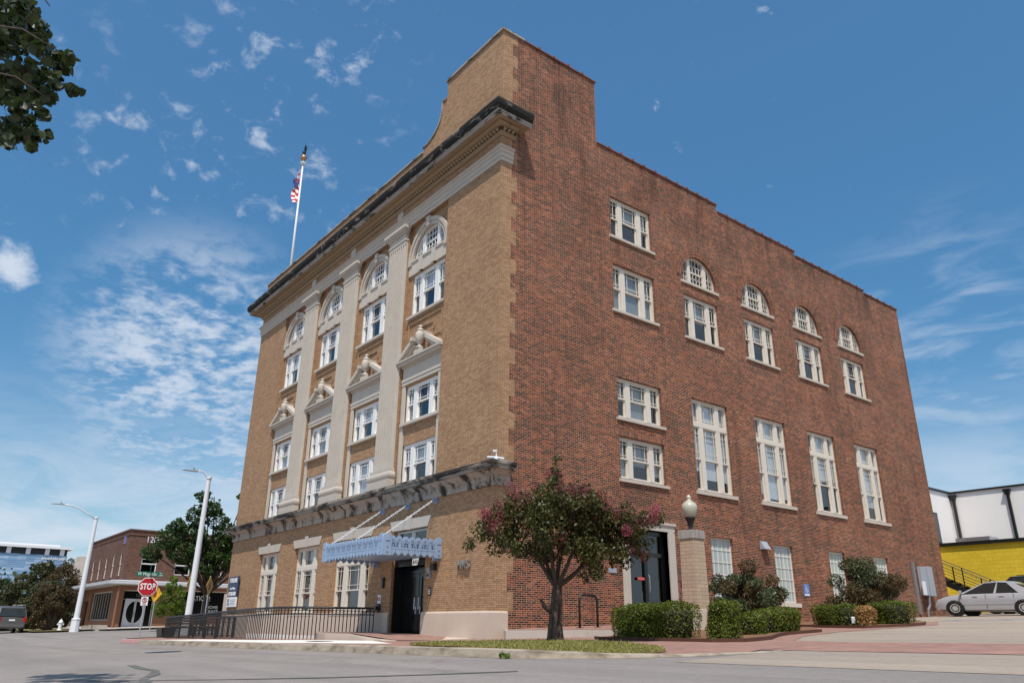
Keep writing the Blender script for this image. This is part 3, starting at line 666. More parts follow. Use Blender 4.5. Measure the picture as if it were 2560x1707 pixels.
# ---- front wall
bayc = [-4.40-3.9*k for k in range(4)]; BH = 1.33; D1 = 0.15
gf = [(-16.0, 1.06), (-12.15, 1.10), (-8.30, 1.36)]
ops = [dict(a0=c-BH, a1=c+BH, z0=5.28, z1=15.1, reveal=D1) for c in bayc]
ops += [dict(a0=c-h, a1=c+h, z0=1.42, z1=3.83, reveal=0.22) for c, h in gf]
ops += [dict(a0=-5.42, a1=-3.44, z0=0.60, z1=3.84, reveal=0.55)]
mb = MB(FRONT); wall(mb, X0, 0.0, 0.3, 18.0, ops)
P(mb, 'front_wall', 'tan_brick')
w1 = (5.30, 6.68); w2 = (7.46, 8.74); w4 = (11.38, 13.0); WH = 1.06
mb = MB(FRONT)
for c in bayc:
    wall(mb, c-BH, c+BH, 5.28, 15.1, [dict(a0=c-WH, a1=c+WH, z0=w1[0], z1=w1[1]), dict(a0=c-WH, a1=c+WH, z0=w2[0], z1=w2[1]), dict(a0=c-WH, a1=c+WH, z0=w4[0], z1=w4[1]), dict(a0=c-WH, a1=c+WH, z0=13.6, z1=13.6+WH+0.02, arch=True)], d=D1, reveal=0.16)
    # stepped panel of projecting brick above the pediment
    for (a, b, z0, z1) in ((-1.12, 1.12, 11.02, 11.1), (-1.12, -1.04, 10.15, 11.02), (1.04, 1.12, 10.15, 11.02), (-0.62, 0.62, 10.72, 10.8), (-0.62, -0.54, 10.45, 10.72), (0.54, 0.62, 10.45, 10.72), (-1.04, -0.62, 10.2, 10.28), (0.62, 1.04, 10.2, 10.28)):
        mb.box(c+a, c+b, D1-0.045, D1-0.002, z0, z1)
P(mb, 'recessed_bay', 'tan_brick')
random.seed(3)
for k, c in enumerate(bayc):
    for (z0, z1) in (w1, w2, w4):
        bl = ([random.choice((0, 0.45, 0.5, 1.0)) for _ in range(3)], random.choice(('gray_blind', 'gray_blind', 'blind')))
        triple(FRONT, c-WH, c+WH, z0, z1, D1+0.05, 'white_paint', sill=(z0 > 5.4), blind=bl, wide=0.14)
    archwin(FRONT, c, WH, 13.6, D1+0.05, 'white_paint', sill=False)
# ---- stone work of each bay
for c in bayc:
    for s in (-1, 1):     # jamb strips of the two lower storeys
        mb = MB(FRONT); a0, a1 = sorted((c+s*WH, c+s*(WH+0.19))); mb.box(a0, a1, D1-0.06, D1+0.02, 5.28, 9.02); P(mb, 'stone_jamb', 'clean_stone')
    mb = MB(FRONT); mb.box(c-WH-0.24, c+WH+0.24, D1-0.07, D1+0.03, 13.02, 13.52); mb.box(c-WH-0.27, c+WH+0.27, D1-0.11, D1+0.16, 13.52, 13.6)
    for s in (-0.36, 0.36): mb.hexa([(c+s*1.2-0.09, D1-0.13, 13.02), (c+s*1.2+0.09, D1-0.13, 13.02), (c+s*1.2+0.09, D1, 13.02), (c+s*1.2-0.09, D1, 13.02), (c+s*1.2-0.12, D1-0.13, 13.52), (c+s*1.2+0.12, D1-0.13, 13.52), (c+s*1.2+0.12, D1, 13.52), (c+s*1.2-0.12, D1, 13.52)])
    P(mb, 'stone_lintel', 'clean_stone')
    mb = MB(FRONT); n = 28
    for r0, r1, dd in ((WH-0.005, WH+0.14, 0.07), (WH+0.14, WH+0.27, 0.11)):
        for k in range(n):
            t0, t1 = math.pi*k/n, math.pi*(k+1)/n
            mb.prism([(c+q*math.cos(t), 13.6+q*math.sin(t)) for t, q in ((t0, r1), (t1, r1), (t1, r0), (t0, r0))], D1-dd, D1+0.01)
    mb.hexa([(c-0.09, D1-0.15, 13.6+WH-0.02), (c+0.09, D1-0.15, 13.6+WH-0.02), (c+0.09, D1, 13.6+WH-0.02), (c-0.09, D1, 13.6+WH-0.02), (c-0.13, D1-0.16, 13.6+WH+0.34), (c+0.13, D1-0.16, 13.6+WH+0.34), (c+0.13, D1, 13.6+WH+0.34), (c-0.13, D1, 13.6+WH+0.34)])
    for s in (-1, 1): a0, a1 = sorted((c+s*(WH+0.02), c+s*(WH+0.27))); mb.box(a0, a1, D1-0.12, D1+0.01, 13.42, 13.5)
    P(mb, 'arch_surround', 'limestone')
    # broken pediment on its entablature
    ped = MB(FRONT); y = D1
    ped.box(c-1.27, c+1.27, y-0.08, y, 8.80, 8.92); ped.box(c-1.27, c+1.27, y-0.1, y, 8.92, 9.02); ped.box(c-1.25, c+1.25, y-0.06, y, 9.02, 9.44)
    ped.box(c-1.29, c+1.29, y-0.11, y, 9.44, 9.5); ped.box(c-1.36, c+1.36, y-0.24, y, 9.5, 9.6); ped.box(c-1.40, c+1.40, y-0.3, y, 9.6, 9.66)
    for s in (-1, 1):
        q = lambda a, z: (c+s*a, z)
        ped.prism([q(1.40, 9.66), q(1.40, 9.73), q(0.36, 10.32), q(0.36, 10.16), q(1.24, 9.66)], y-0.3, y)
        ped.prism([q(1.20, 9.66), q(0.40, 10.12), q(0.40, 10.03), q(1.04, 9.66)], y-0.2, y)
        ped.prism([q(1.0, 9.66), q(0.44, 9.98), q(0.44, 9.66)], y-0.05, y)
        ped.box(*sorted((c+s*0.34, c+s*0.48)), y-0.33, y, 10.2, 10.34)
    po = P(ped, 'pediment', 'clean_stone', bevel=0.008)
    u = MB(); u.box(c-0.2, c+0.2, y-0.3, y, 9.66, 9.80); u.box(c-0.16, c+0.16, y-0.26, y, 9.8, 9.86)
    u.lathe([(0.13, 9.86), (0.13, 9.9), (0.06, 9.95), (0.05, 10.0), (0.10, 10.05), (0.15, 10.16), (0.17, 10.30), (0.15, 10.42), (0.11, 10.46), (0.13, 10.5), (0.12, 10.53), (0.06, 10.57), (0.05, 10.6), (0.07, 10.64), (0.045, 10.69), (0.01, 10.71)], (c, y-0.2, 0), 18)
    P(u, 'urn', 'clean_stone', parent=po, smooth=True, auto=40)
# ---- pilasters
for k in range(3):
    c = -6.35-3.9*k; mb = MB(FRONT); h = 0.61
    mb.box(c-h, c+h, -0.07, 0.0, 5.95, 14.55)
    for i in range(8):
        a = c-h+0.03+i*(2*h-0.06-0.08)/7; mb.box(a, a+0.075, -0.115, -0.07, 6.15, 14.4)
    mb.box(c-h, c+h, -0.115, -0.07, 5.95, 6.15); mb.box(c-h, c+h, -0.115, -0.07, 14.4, 14.55)
    o = P(mb, 'pilaster', 'clean_stone')
    b = MB(FRONT); b.box(c-0.74, c+0.74, -0.26, 0, 5.24, 5.56)
    for i in range(8):
        t0, t1 = -math.pi/2+math.pi*i/8, -math.pi/2+math.pi*(i+1)/8
        z0, z1 = 5.70+0.14*math.sin(t0), 5.70+0.14*math.sin(t1); e0, e1 = 0.10*math.cos(t0), 0.10*math.cos(t1)
        b.hexa([(c-0.66-e0, -0.17-e0, z0), (c+0.66+e0, -0.17-e0, z0), (c+0.66+e0, 0, z0), (c-0.66-e0, 0, z0), (c-0.66-e1, -0.17-e1, z1), (c+0.66+e1, -0.17-e1, z1), (c+0.66+e1, 0, z1), (c-0.66-e1, 0, z1)])
    b.box(c-0.68, c+0.68, -0.19, 0, 5.84, 5.95)
    P(b, 'base', 'limestone', parent=o)
    b = MB(FRONT)
    for e, z0, z1 in ((0.03, 14.55, 14.62), (0.0, 14.62, 14.84), (0.06, 14.84, 14.92), (0.13, 14.92, 15.0), (0.17, 15.0, 15.12)): b.box(c-h-e, c+h+e, -0.115-e, 0, z0, z1)
    P(b, 'capital', 'clean_stone', parent=o)
# ---- mouldings swept round the front with returns on both sides
def sweep(mb, prof, path, uvs=False):
    n = len(path); secs = []
    for i, p in enumerate(path):
        p = Vector(p); a = (p-Vector(path[i-1])).normalized() if i else None; b = (Vector(path[i+1])-p).normalized() if i < n-1 else None
        na = Vector((a.y, -a.x)) if a else None; nb = Vector((b.y, -b.x)) if b else None
        if na and nb: m_ = (na+nb); m_ = m_/(m_.dot(na))
        else: m_ = na or nb
        secs.append([mb.vert((p.x+m_.x*e, p.y+m_.y*e, z)) for e, z in prof])
    for s0, s1 in zip(secs, secs[1:]):
        for k in range(len(prof)-1): mb.f.append([s0[k], s1[k], s1[k+1], s0[k+1]]); mb.mi.append(mb.cur)
    mb.f.append(secs[0][::-1]); mb.mi.append(mb.cur); mb.f.append(secs[-1]); mb.mi.append(mb.cur)
path = [(X0, 0.80), (X0, 0.0), (0.0, 0.0), (0.0, 0.80)]
mb = MB(); sweep(mb, [(0, 16.51), (0.62, 16.51), (0.66, 16.57), (0.70, 16.63), (0.72, 16.77), (0.70, 16.85), (0.3, 16.95), (0, 17.0)], path); P(mb, 'cornice', 'stained_cornice')
mb = MB(); sweep(mb, [(0.52, 16.36), (0.57, 16.36), (0.57, 16.43), (0.60, 16.44), (0.60, 16.51), (0.52, 16.51), (0.52, 16.36)], path); P(mb, 'corona', 'stained_corona')
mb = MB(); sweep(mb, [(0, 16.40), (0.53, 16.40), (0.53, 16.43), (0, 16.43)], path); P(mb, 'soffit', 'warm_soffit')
p2 = [(X0, 0.50), (X0, 0.0), (0.0, 0.0), (0.0, 0.50)]
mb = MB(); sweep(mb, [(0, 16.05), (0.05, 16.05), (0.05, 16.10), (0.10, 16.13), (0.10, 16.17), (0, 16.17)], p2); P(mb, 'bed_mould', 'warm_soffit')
mb = MB(); sweep(mb, [(0, 16.17), (0.12, 16.17), (0.14, 16.29), (0, 16.29)], p2); P(mb, 'egg_ground', 'crevice_shade_stain')  # dark band behind the eggs: painted crevice shade plus stain
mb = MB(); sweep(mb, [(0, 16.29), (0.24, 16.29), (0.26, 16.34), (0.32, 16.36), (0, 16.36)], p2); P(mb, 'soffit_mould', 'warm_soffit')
eg = MB(); k = 0; x = X0-0.1
me_pts = []
while x < 0.10: me_pts.append((x, -0.13, 0, -1)); x += 0.165
eg2 = MB(); side_pts = [(0.13, 0.02+0.165*i, 1, 0) for i in range(3)]
for mbb, lst in ((eg, me_pts), (eg2, side_pts)):
    for (x, y, nx, ny) in lst:
        base = len(mbb.v); tx, ty = -ny, nx
        for (hh, e, w_) in ((16.165, 0.0, 0.02), (16.19, 0.06, 0.05), (16.235, 0.085, 0.062), (16.28, 0.075, 0.055), (16.30, 0.0, 0.03)):
            for s in (-1, -0.5, 0.5, 1):
                dd = e if abs(s) < 1 else -0.03
                mbb.vert((x+tx*w_*s+nx*dd, y+ty*w_*s+ny*dd, hh))
        for i in range(4):
            for j in range(3): a = base+i*4+j; mbb.f.append([a, a+1, a+5, a+4]); mbb.mi.append(0)
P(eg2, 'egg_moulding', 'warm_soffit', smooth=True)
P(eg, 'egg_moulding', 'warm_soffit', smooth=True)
p3 = [(X0, 0.46), (X0, 0.0), (0.0, 0.0), (0.0, 0.46)]
mb = MB(); sweep(mb, [(0, 15.10), (0.03, 15.10), (0.03, 15.24), (0.06, 15.25), (0.06, 15.40), (0.09, 15.41), (0.09, 15.52), (0.15, 15.55), (0.15, 15.60), (0, 15.63)], p3); P(mb, 'architrave', 'limestone')
for k in range(3):
    mb = MB(FRONT); c = -6.45-3.95*k; mb.prism([(c+0.23*math.cos(t*math.pi/14), 15.9+0.23*math.sin(t*math.pi/14)) for t in range(28)], -0.03, 0.0); P(mb, 'frieze_disc', 'clean_stone')
# belt course above the ground floor
p4 = [(X0, 0.46), (X0, 0.0), (0.0, 0.0), (0.0, 0.46)]
mb = MB(); sweep(mb, [(0, 4.64), (0.05, 4.64), (0.05, 4.80), (0.065, 4.81), (0.065, 4.90), (0.12, 4.93), (0.2, 5.0), (0.26, 5.05), (0.26, 5.055), (0, 5.055)], p4); P(mb, 'belt_course', 'belt_stone')
mb = MB(); sweep(mb, [(0, 5.055), (0.36, 5.055), (0.36, 5.15), (0.40, 5.17), (0.40, 5.24), (0.36, 5.265), (0, 5.30)], p4); P(mb, 'belt_cap', 'belt_top')
# plinth, left and right of the door
mb = MB(); pp = [(-3.44, 0.02), (-3.44, 0.0), (0.0, 0.0), (0.0, 0.42)]
sweep(mb, [(0.0, 0.2), (0.06, 0.2), (0.06, 1.34), (0.04, 1.38), (0, 1.39)], [(-3.46, 0.0), (0.0, 0.0), (0.0, 0.44)])
sweep(mb, [(0.0, 0.2), (0.06, 0.2), (0.06, 1.34), (0.04, 1.38), (0, 1.39)], [(X0, 0.44), (X0, 0.0), (-5.40, 0.0)])
P(mb, 'plinth', 'plinth_stone')
mb = MB(FRONT); mb.box(-20.78, -20.2, -0.08, 0.3, 0.3, 2.3); P(mb, 'corner_stone', 'plinth_stone')
# stone lintels with keystones over the ground floor openings
for c, h in gf+[(-4.43, 1.0)]:
    mb = MB(FRONT); e = 0.24
    mb.prism([(c-h-0.07, 3.84), (c+h+0.07, 3.84), (c+h+e, 4.16), (c-h-e, 4.16)], -0.03, 0.0)
    mb.prism([(c-0.1, 3.82), (c+0.1, 3.82), (c+0.16, 4.24), (c-0.16, 4.24)], -0.06, -0.03)
    P(mb, 'lintel', 'limestone')
# ground floor windows
for i, (c, h) in enumerate(gf):
    triple(FRONT, c-h, c+h, 1.42, 3.83, 0.13, 'cream_paint', sill=True, trans=0.31, blind=((0.2, 0.2, 0.2), 'gray_blind'), upper=0.56, sillm='clean_stone', wide=0.02)
# main entrance: black recess, doors, transom
mb = MB(FRONT); mb.box(-5.42, -3.44, 0.5, 0.54, 0.6, 3.1); mb.box(-5.42, -5.36, 0.1, 0.5, 0.6, 3.1); mb.box(-3.5, -3.44, 0.1, 0.5, 0.6, 3.1); mb.box(-5.42, -3.44, 0.1, 0.5, 3.06, 3.14); mb.box(-5.36, -3.5, 0.42, 0.5, 2.55, 2.63); mb.box(-5.36, -3.5, 0.12, 0.2, 2.74, 3.06); mb.box(-4.46, -4.40, 0.42, 0.5, 0.85, 2.55)
do = P(mb, 'main_entrance', 'black_gloss')
for s in (0, 1):
    a0 = -5.34+s*0.94; mb = MB(FRONT); mb.box(a0, a0+0.13, 0.43, 0.48, 0.86, 2.54); mb.box(a0+0.77, a0+0.9, 0.43, 0.48, 0.86, 2.54); mb.box(a0+0.13, a0+0.77, 0.43, 0.48, 0.86, 1.12); mb.box(a0+0.13, a0+0.77, 0.43, 0.48, 2.42, 2.54); mb.box(a0+0.13, a0+0.77, 0.455, 0.465, 1.12, 2.42)
    P(mb, 'door', 'black_gloss', parent=do)
    mb = MB(); hx = a0+(0.80 if s == 0 else 0.10); mb.tube([(hx, 0.42, 1.45), (hx, 0.36, 1.48), (hx, 0.36, 1.82), (hx, 0.42, 1.85)], 0.014, 8); mb.box(hx-0.03, hx+0.03, 0.415, 0.43, 1.35, 1.55); P(mb, 'door_handle', 'aluminium', parent=do)
mb = MB(FRONT); mb.box(-4.1, -3.92, 0.425, 0.43, 1.95, 2.25); P(mb, 'paper_notice', 'gray_blind', parent=do)
text('house_number', '1227', 0.27, 'sign_white', do, (-4.2, 0.11, 2.83), sx=0.72, bold=0.008)
mb = MB(FRONT); sash(mb, -5.34, -4.46, 3.16, 3.82, 0.14, (), (), 0.06); sash(mb, -4.40, -3.52, 3.16, 3.82, 0.14, (), (), 0.06); mb.box(-5.42, -5.34, 0.13, 0.25, 3.14, 3.84); mb.box(-3.52, -3.44, 0.13, 0.25, 3.14, 3.84); mb.box(-4.46, -4.40, 0.12, 0.25, 3.14, 3.84)
tr = P(mb, 'transom_window', 'cream_paint'); mb = MB(FRONT); mb.face([(-5.4, 0.17, 3.16), (-3.46, 0.17, 3.16), (-3.46, 0.17, 3.82), (-5.4, 0.17, 3.82)]); P(mb, 'glass', 'window_glass', parent=tr)
# ---- side wall
sw = dict(a=(4.95, 7.09), b=(8.73, 10.79), c=(12.47, 14.52), d=(16.15, 18.20), e=(19.83, 21.88))
so_ = [dict(a0=sw['a'][0], a1=sw['a'][1], z0=z0, z1=z1) for z0, z1 in ((5.44, 6.79), (7.44, 8.80), (11.25, 12.98), (14.10, 15.70))]
for k in 'bcde':
    a0, a1 = sw[k]; so_ += [dict(a0=a0, a1=a1, z0=5.49, z1=8.79), dict(a0=a0, a1=a1, z0=11.19, z1=12.92), dict(a0=a0, a1=a1, z0=13.46, z1=13.65+(a1-a0)/2+0.02, arch=True)]
gw = [(9.18, 10.40), (12.85, 14.06), (16.57, 17.75), (20.06, 21.26)]
so_ += [dict(a0=a, a1=b, z0=1.92, z1=3.95) for a, b in gw]
so_ += [dict(a0=5.15, a1=6.98, z0=0.9, z1=3.92, reveal=0.35)]
mb = MB(SIDE); wall(mb, 0.0, Y1, 0.3, 16.95, so_)
for y0, y1, zt in ((0, 4.35, 20.40), (4.35, 11.32, 17.68), (11.32, 17.0, 17.36), (17.0, 23.1, 17.14), (23.1, Y1, 17.0)):
    mb.face([(y0, 0, 16.95), (y1, 0, 16.95), (y1, 0, zt), (y0, 0, zt)]); mb.face([(y0, 0.35, 16.5), (y1, 0.35, 16.5), (y1, 0.35, zt), (y0, 0.35, zt)]); mb.face([(y0, 0, zt), (y1, 0, zt), (y1, 0.35, zt), (y0, 0.35, zt)])
    for yy in (y0, y1): mb.face([(yy, 0, 16.5), (yy, 0.35, 16.5), (yy, 0.35, zt), (yy, 0, zt)])
P(mb, 'side_wall', 'red_brick')
for y0, y1, zt in ((0.9, 4.41, 20.40), (4.36, 11.36, 17.68), (11.36, 17.04, 17.36), (17.04, 23.14, 17.14), (23.14, Y1+0.05, 17.0)):
    mb = MB(SIDE); nb = max(1, int((y1-y0)/0.62))
    for i in range(nb):
        a, b = y0+(y1-y0)*i/nb, y0+(y1-y0)*(i+1)/nb; jz = random.uniform(-0.006, 0.006)
        mb.hexa([(a+0.004, -0.05, zt), (b-0.004, -0.05, zt), (b-0.004, 0.40, zt), (a+0.004, 0.40, zt), (a+0.004, -0.05, zt+0.05+jz), (b-0.004, -0.05, zt+0.05+jz), (b-0.004, 0.40, zt+0.09+jz), (a+0.004, 0.40, zt+0.09+jz)])
        mb.box(b-0.05, b+0.03, -0.07, 0.41, zt-0.005, zt+0.10+jz) if i < nb-1 else None
    P(mb, 'coping', 'clay_coping')

# tan quoins toothed into the side wall
mb = MB(SIDE); z = 1.39; k = 0; hq = 9*0.0545
while z < 20.39:
    zt = min(z+hq, 20.4); w_ = 0.43 if k % 2 else 0.64
    if not (z > 16.2 and zt < 17.05): mb.box(-0.008, w_, -0.004, 0.02, z, zt)
    z = zt; k += 1
P(mb, 'quoins', 'tan_brick')
# raised corner parapet with a swept shoulder, and the low parapet along the front
def sweepcurve(): 
    pts = [(-3.70, 19.62), (-3.72, 19.3)] 
    for i in range(9): t = math.pi/2*i/8; pts.append((-5.0+1.28*math.cos(t), 19.3-1.05*math.sin(t)))
    return pts
mb = MB(FRONT); prof = [(0.0, 16.9), (0.0, 20.40), (-3.45, 20.40), (-3.45, 19.62)]+sweepcurve()+[(-5.0, 18.02), (X0+0.05, 18.02), (X0+0.05, 16.9)]
mb.prism(prof[::-1], -0.003, 0.38); P(mb, 'parapet', 'tan_brick')
mb = MB(); mb.box(-3.45, -0.35, 4.0, 4.35, 16.6, 20.4); mb.box(-3.45, -3.1, 0.38, 4.0, 16.6, 20.4); mb.face([(-3.1, 0.38, 20.2), (-0.35, 0.38, 20.2), (-0.35, 4.0, 20.2), (-3.1, 4.0, 20.2)]); P(mb, 'parapet_back', 'red_brick')
mb = MB(FRONT); mb.box(-3.52, 0.07, -0.07, 0.45, 20.40, 20.48)
mb.box(-0.0, 0.07, 0.45, 0.9, 20.40, 20.48)
pr = [(-3.45, 19.62), (-3.45, 19.70), (-3.78, 19.70), (-3.78, 19.62)]; mb.prism(pr, -0.05, 0.43)
cv = sweepcurve(); cvo = [(a-0.07, z+0.02) for a, z in cv]
for (a, b, a2, b2) in zip(cv, cv[1:], cvo, cvo[1:]): mb.prism([a, b, b2, a2], -0.05, 0.43)
mb.box(X0-0.02, -5.0, -0.06, 0.43, 18.02, 18.09)
P(mb, 'parapet_coping', 'stained_corona')
mb = MB(); mb.face([(X0, 0.3, 16.8), (0, 0.3, 16.8), (0, Y1, 16.6), (X0, Y1, 16.6)]); P(mb, 'roof', 'gravel')
mb = MB(); mb.face([(X0, 0, 0.3), (X0, Y1, 0.3), (X0, Y1, 17.0), (X0, 0, 18.0)]); mb.face([(X0, Y1, 0.3), (0, Y1, 0.3), (0, Y1, 17.0), (X0, Y1, 17.0)]); P(mb, 'rear_wall', 'red_brick')
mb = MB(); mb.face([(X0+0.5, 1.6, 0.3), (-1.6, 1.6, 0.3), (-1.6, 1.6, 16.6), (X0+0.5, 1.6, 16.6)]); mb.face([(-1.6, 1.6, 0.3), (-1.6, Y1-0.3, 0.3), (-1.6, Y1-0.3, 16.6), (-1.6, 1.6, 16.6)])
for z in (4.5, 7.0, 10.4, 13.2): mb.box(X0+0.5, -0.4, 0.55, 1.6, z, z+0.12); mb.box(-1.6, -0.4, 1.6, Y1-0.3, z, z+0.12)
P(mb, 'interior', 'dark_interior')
# side wall windows
sb = {'a': ((0.0, 0.0, 0.0), 'gray_blind')}
for i, (z0, z1) in enumerate(((5.44, 6.79), (7.44, 8.80), (11.25, 12.98), (14.10, 15.70))):
    triple(SIDE, *sw['a'], z0, z1, 0.1, 'cream_paint', blind=(((1, 0.62, 0.8), 'gray_blind'), ((0.55, 1, 0.5), 'gray_blind'), ((1, 1, 1), 'gray_blind'), ((0, 0.5, 0.55), 'gray_blind'))[i])
tb = dict(b=((0.78, 0.86, 0.86), 'blind'), c=((0.9, 0.94, 0.92), 'blind'), d=((0.58, 0.6, 0.55), 'blind'), e=((0.75, 0.82, 0.7), 'blind'))
for k in 'bcde':
    a0, a1 = sw[k]
    triple(SIDE, a0, a1, 5.49, 8.79, 0.1, 'cream_paint', trans=0.27, blind=tb[k], upper=0.52, sillh=0.15)
    triple(SIDE, a0, a1, 11.19, 12.92, 0.1, 'cream_paint', blind=(dict(b=(0.5, 0.55, 0), c=(0.2, 0.5, 0.5), d=(0, 0.3, 0.5), e=(0.5, 0, 0.4))[k], 'gray_blind'))
    archwin(SIDE, (a0+a1)/2, (a1-a0)/2, 13.46, 0.1, 'cream_paint', stilt=0.19)
# brick rings over the arched windows, soldier course over one window
mb = MB(SIDE)
for k in 'bcde':
    c = sum(sw[k])/2; r = (sw[k][1]-sw[k][0])/2; n = 36
    for r0, r1, e in ((r+0.005, r+0.115, 0.012), (r+0.125, r+0.235, 0.022), (r+0.245, r+0.30, 0.03)):
        for i in range(n):
            t0, t1 = math.pi*i/n, math.pi*(i+1)/n
            P4 = [(c+q*math.cos(t), -e, 13.65+q*math.sin(t)) for t, q in ((t0, r0), (t1, r0), (t1, r1), (t0, r1))]
            mb.face(P4, uv=[(0.012, 0.0001+t0*(r+0.1)), (0.012, t1*(r+0.1)), (0.11, t1*(r+0.1)), (0.11, t0*(r+0.1))])
            mb.face([(c+r1*math.cos(t0), -e, 13.65+r1*math.sin(t0)), (c+r1*math.cos(t1), -e, 13.65+r1*math.sin(t1)), (c+r1*math.cos(t1), 0, 13.65+r1*math.sin(t1)), (c+r1*math.cos(t0), 0, 13.65+r1*math.sin(t0))], uv=[(0.02, 0.02)]*4)
a0, a1 = sw['a']; mb.face([(a0-0.1, -0.006, 6.80), (a1+0.1, -0.006, 6.80), (a1+0.1, -0.006, 7.0), (a0-0.1, -0.006, 7.0)], uv=[(0.012, 0), (0.012, 2.34), (0.2, 2.34), (0.2, 0)])
P(mb, 'brick_arches', 'red_brick')
# frosted ground floor windows
for i, (a0, a1) in enumerate(gw):
    mb = MB(SIDE); sash(mb, a0, a1, 1.92, 3.95, 0.10, (0.2, 0.4, 0.6, 0.8), (0.2, 0.4, 0.6, 0.8), 0.05)
    o = P(mb, 'ground_window', 'pale_muntin'); gb = MB(SIDE); gb.face([(a0, 0.125, 1.92), (a1, 0.125, 1.92), (a1, 0.125, 3.95), (a0, 0.125, 3.95)]); P(gb, 'frosted_glass', 'frosted_pane', parent=o)
    sb_ = MB(SIDE); sb_.box(a0-0.08, a1+0.1, -0.06, 0.1, 1.78, 1.918); P(sb_, 'sill', 'cream_paint', parent=o)
# side entrance
mb = MB(SIDE)
for a0, a1 in ((4.86, 5.15), (6.98, 7.31)): mb.box(a0, a1, -0.03, 0.2, 0.9, 3.92); mb.box(*((a0+0.1, a1) if a0 < 6 else (a0, a1-0.1)), -0.045, -0.03, 0.9, 3.92)
mb.box(4.86, 7.31, -0.04, 0.2, 3.92, 4.16); mb.box(4.82, 7.35, -0.08, 0.0, 4.12, 4.2)
so2 = P(mb, 'side_entrance', 'clean_stone')
mb = MB(SIDE); mb.box(5.15, 5.27, 0.16, 0.26, 1.0, 3.92); mb.box(6.86, 6.98, 0.16, 0.26, 1.0, 3.92); mb.box(5.27, 6.86, 0.16, 0.26, 3.78, 3.92); mb.box(5.27, 6.86, 0.15, 0.25, 3.12, 3.24); mb.box(6.0, 6.14, 0.16, 0.24, 1.0, 3.12); mb.box(5.27, 6.86, 0.16, 0.25, 1.0, 1.25)
d2 = P(mb, 'side_door', 'black_gloss', parent=so2)
mb = MB(SIDE); mb.face([(5.2, 0.22, 1.1), (6.9, 0.22, 1.1), (6.9, 0.22, 3.85), (5.2, 0.22, 3.85)]); P(mb, 'door_glass', 'dark_glass', parent=so2)
mb = MB(SIDE); mb.box(5.66, 5.96, 0.145, 0.155, 2.4, 2.48); P(mb, 'door_sticker', 'sticker_red', parent=so2)
mb = MB(); mb.tube([(-0.1, 6.1, 2.05), (-0.06, 6.1, 2.1), (-0.06, 6.1, 2.5), (-0.1, 6.1, 2.55)], 0.016, 8); P(mb, 'door_pull', 'aluminium', parent=so2)
# pale blue canopy hung on chains
CX0, CX1, CY, CZ0, CZ1 = -6.42, -2.58, -1.93, 2.92, 3.30
mb = MB(FRONT); mb.box(CX0+0.13, CX1-0.13, CY+0.13, -0.02, 3.0, 3.08); mb.box(CX0+0.5, CX1-0.5, CY+0.5, -0.02, 2.93, 3.0)
cano = P(mb, 'canopy', 'sky_blue_metal')
def valance(T, a0, a1, d):
    mb = MB(T); L = a1-a0
    mb.box(a0, a1, d, d+0.03, 3.02, 3.07); mb.box(a0, a1, d, d+0.03, 3.23, 3.28); n = max(4, round(L/0.36)); 
    mb.box(a0, a1, d+0.10, d+0.11, 3.0, 3.27)
    for i in range(n+1): a = a0+L*i/n; mb.box(a-0.025, a+0.025, d, d+0.03, 3.07, 3.23)
    for i in range(n*4): a = a0+L*(i+0.5)/(n*4); mb.box(a-0.012, a+0.012, d+0.004, d+0.025, 3.08, 3.15)
    k = round(L/0.2)
    for i in range(k):
        a = a0+L*(i+0.5)/k; r = L/k*0.46
        mb.prism([(a+r*math.cos(math.pi*t/8), 3.28+r*1.0*math.sin(math.pi*t/8)) for t in range(9)], d, d+0.03)
        mb.prism([(a-r, 3.02), (a-r, 2.92), (a, 2.84), (a+r, 2.92), (a+r, 3.02)][::-1], d+0.006, d+0.024)
        mb.prism([(a-r*0.4, 3.27), (a+r*0.4, 3.27), (a+r*0.4, 3.33), (a-r*0.4, 3.33)], d-0.012, d)
    return P(mb, 'canopy_valance', 'sky_blue_metal', parent=cano)
valance(FRONT, CX0+0.2, CX1-0.2, CY)
valance(lambda a, d, z: (CX1-d, a, z), CY+0.2, -0.05, 0.0); valance(lambda a, d, z: (CX0+d, a, z), CY+0.2, -0.05, 0.0)
for (x, y) in ((CX1, CY), (CX0, CY), (CX1, -0.1), (CX0, -0.1)):
    mb = MB()
    sx_, sy_ = (1 if x > -4 else -1), -1
    for T, c in ((lambda a, d, z: (a, CY-0.02+d, z), x-sx_*0.13), (lambda a, d, z, x=x, sx_=sx_: (x+sx_*0.02-sx_*d, a, z), y+(0.13 if y < -1 else 0))):
        if y > -1 and T(0, 0, 0)[1] == CY-0.02: continue
        m2 = MB(T); m2.prism([(c-0.13, 2.84), (c+0.13, 2.84), (c+0.13, 3.3)]+[(c+0.13*math.cos(math.pi*t/8), 3.3+0.13*math.sin(math.pi*t/8)) for t in range(9)]+[(c-0.13, 3.3)], 0, 0.035)
        for zz, s_ in ((3.3, 0.07), (3.08, 0.025), (2.95, 0.03)): m2.box(c-s_, c+s_, -0.015, 0, zz-s_, zz+s_)
        b = len(mb.v); mb.v += m2.v; mb.f += [[i+b for i in f] for f in m2.f]; mb.mi += m2.mi
    P(mb, 'canopy_corner', 'sky_blue_metal', parent=cano)
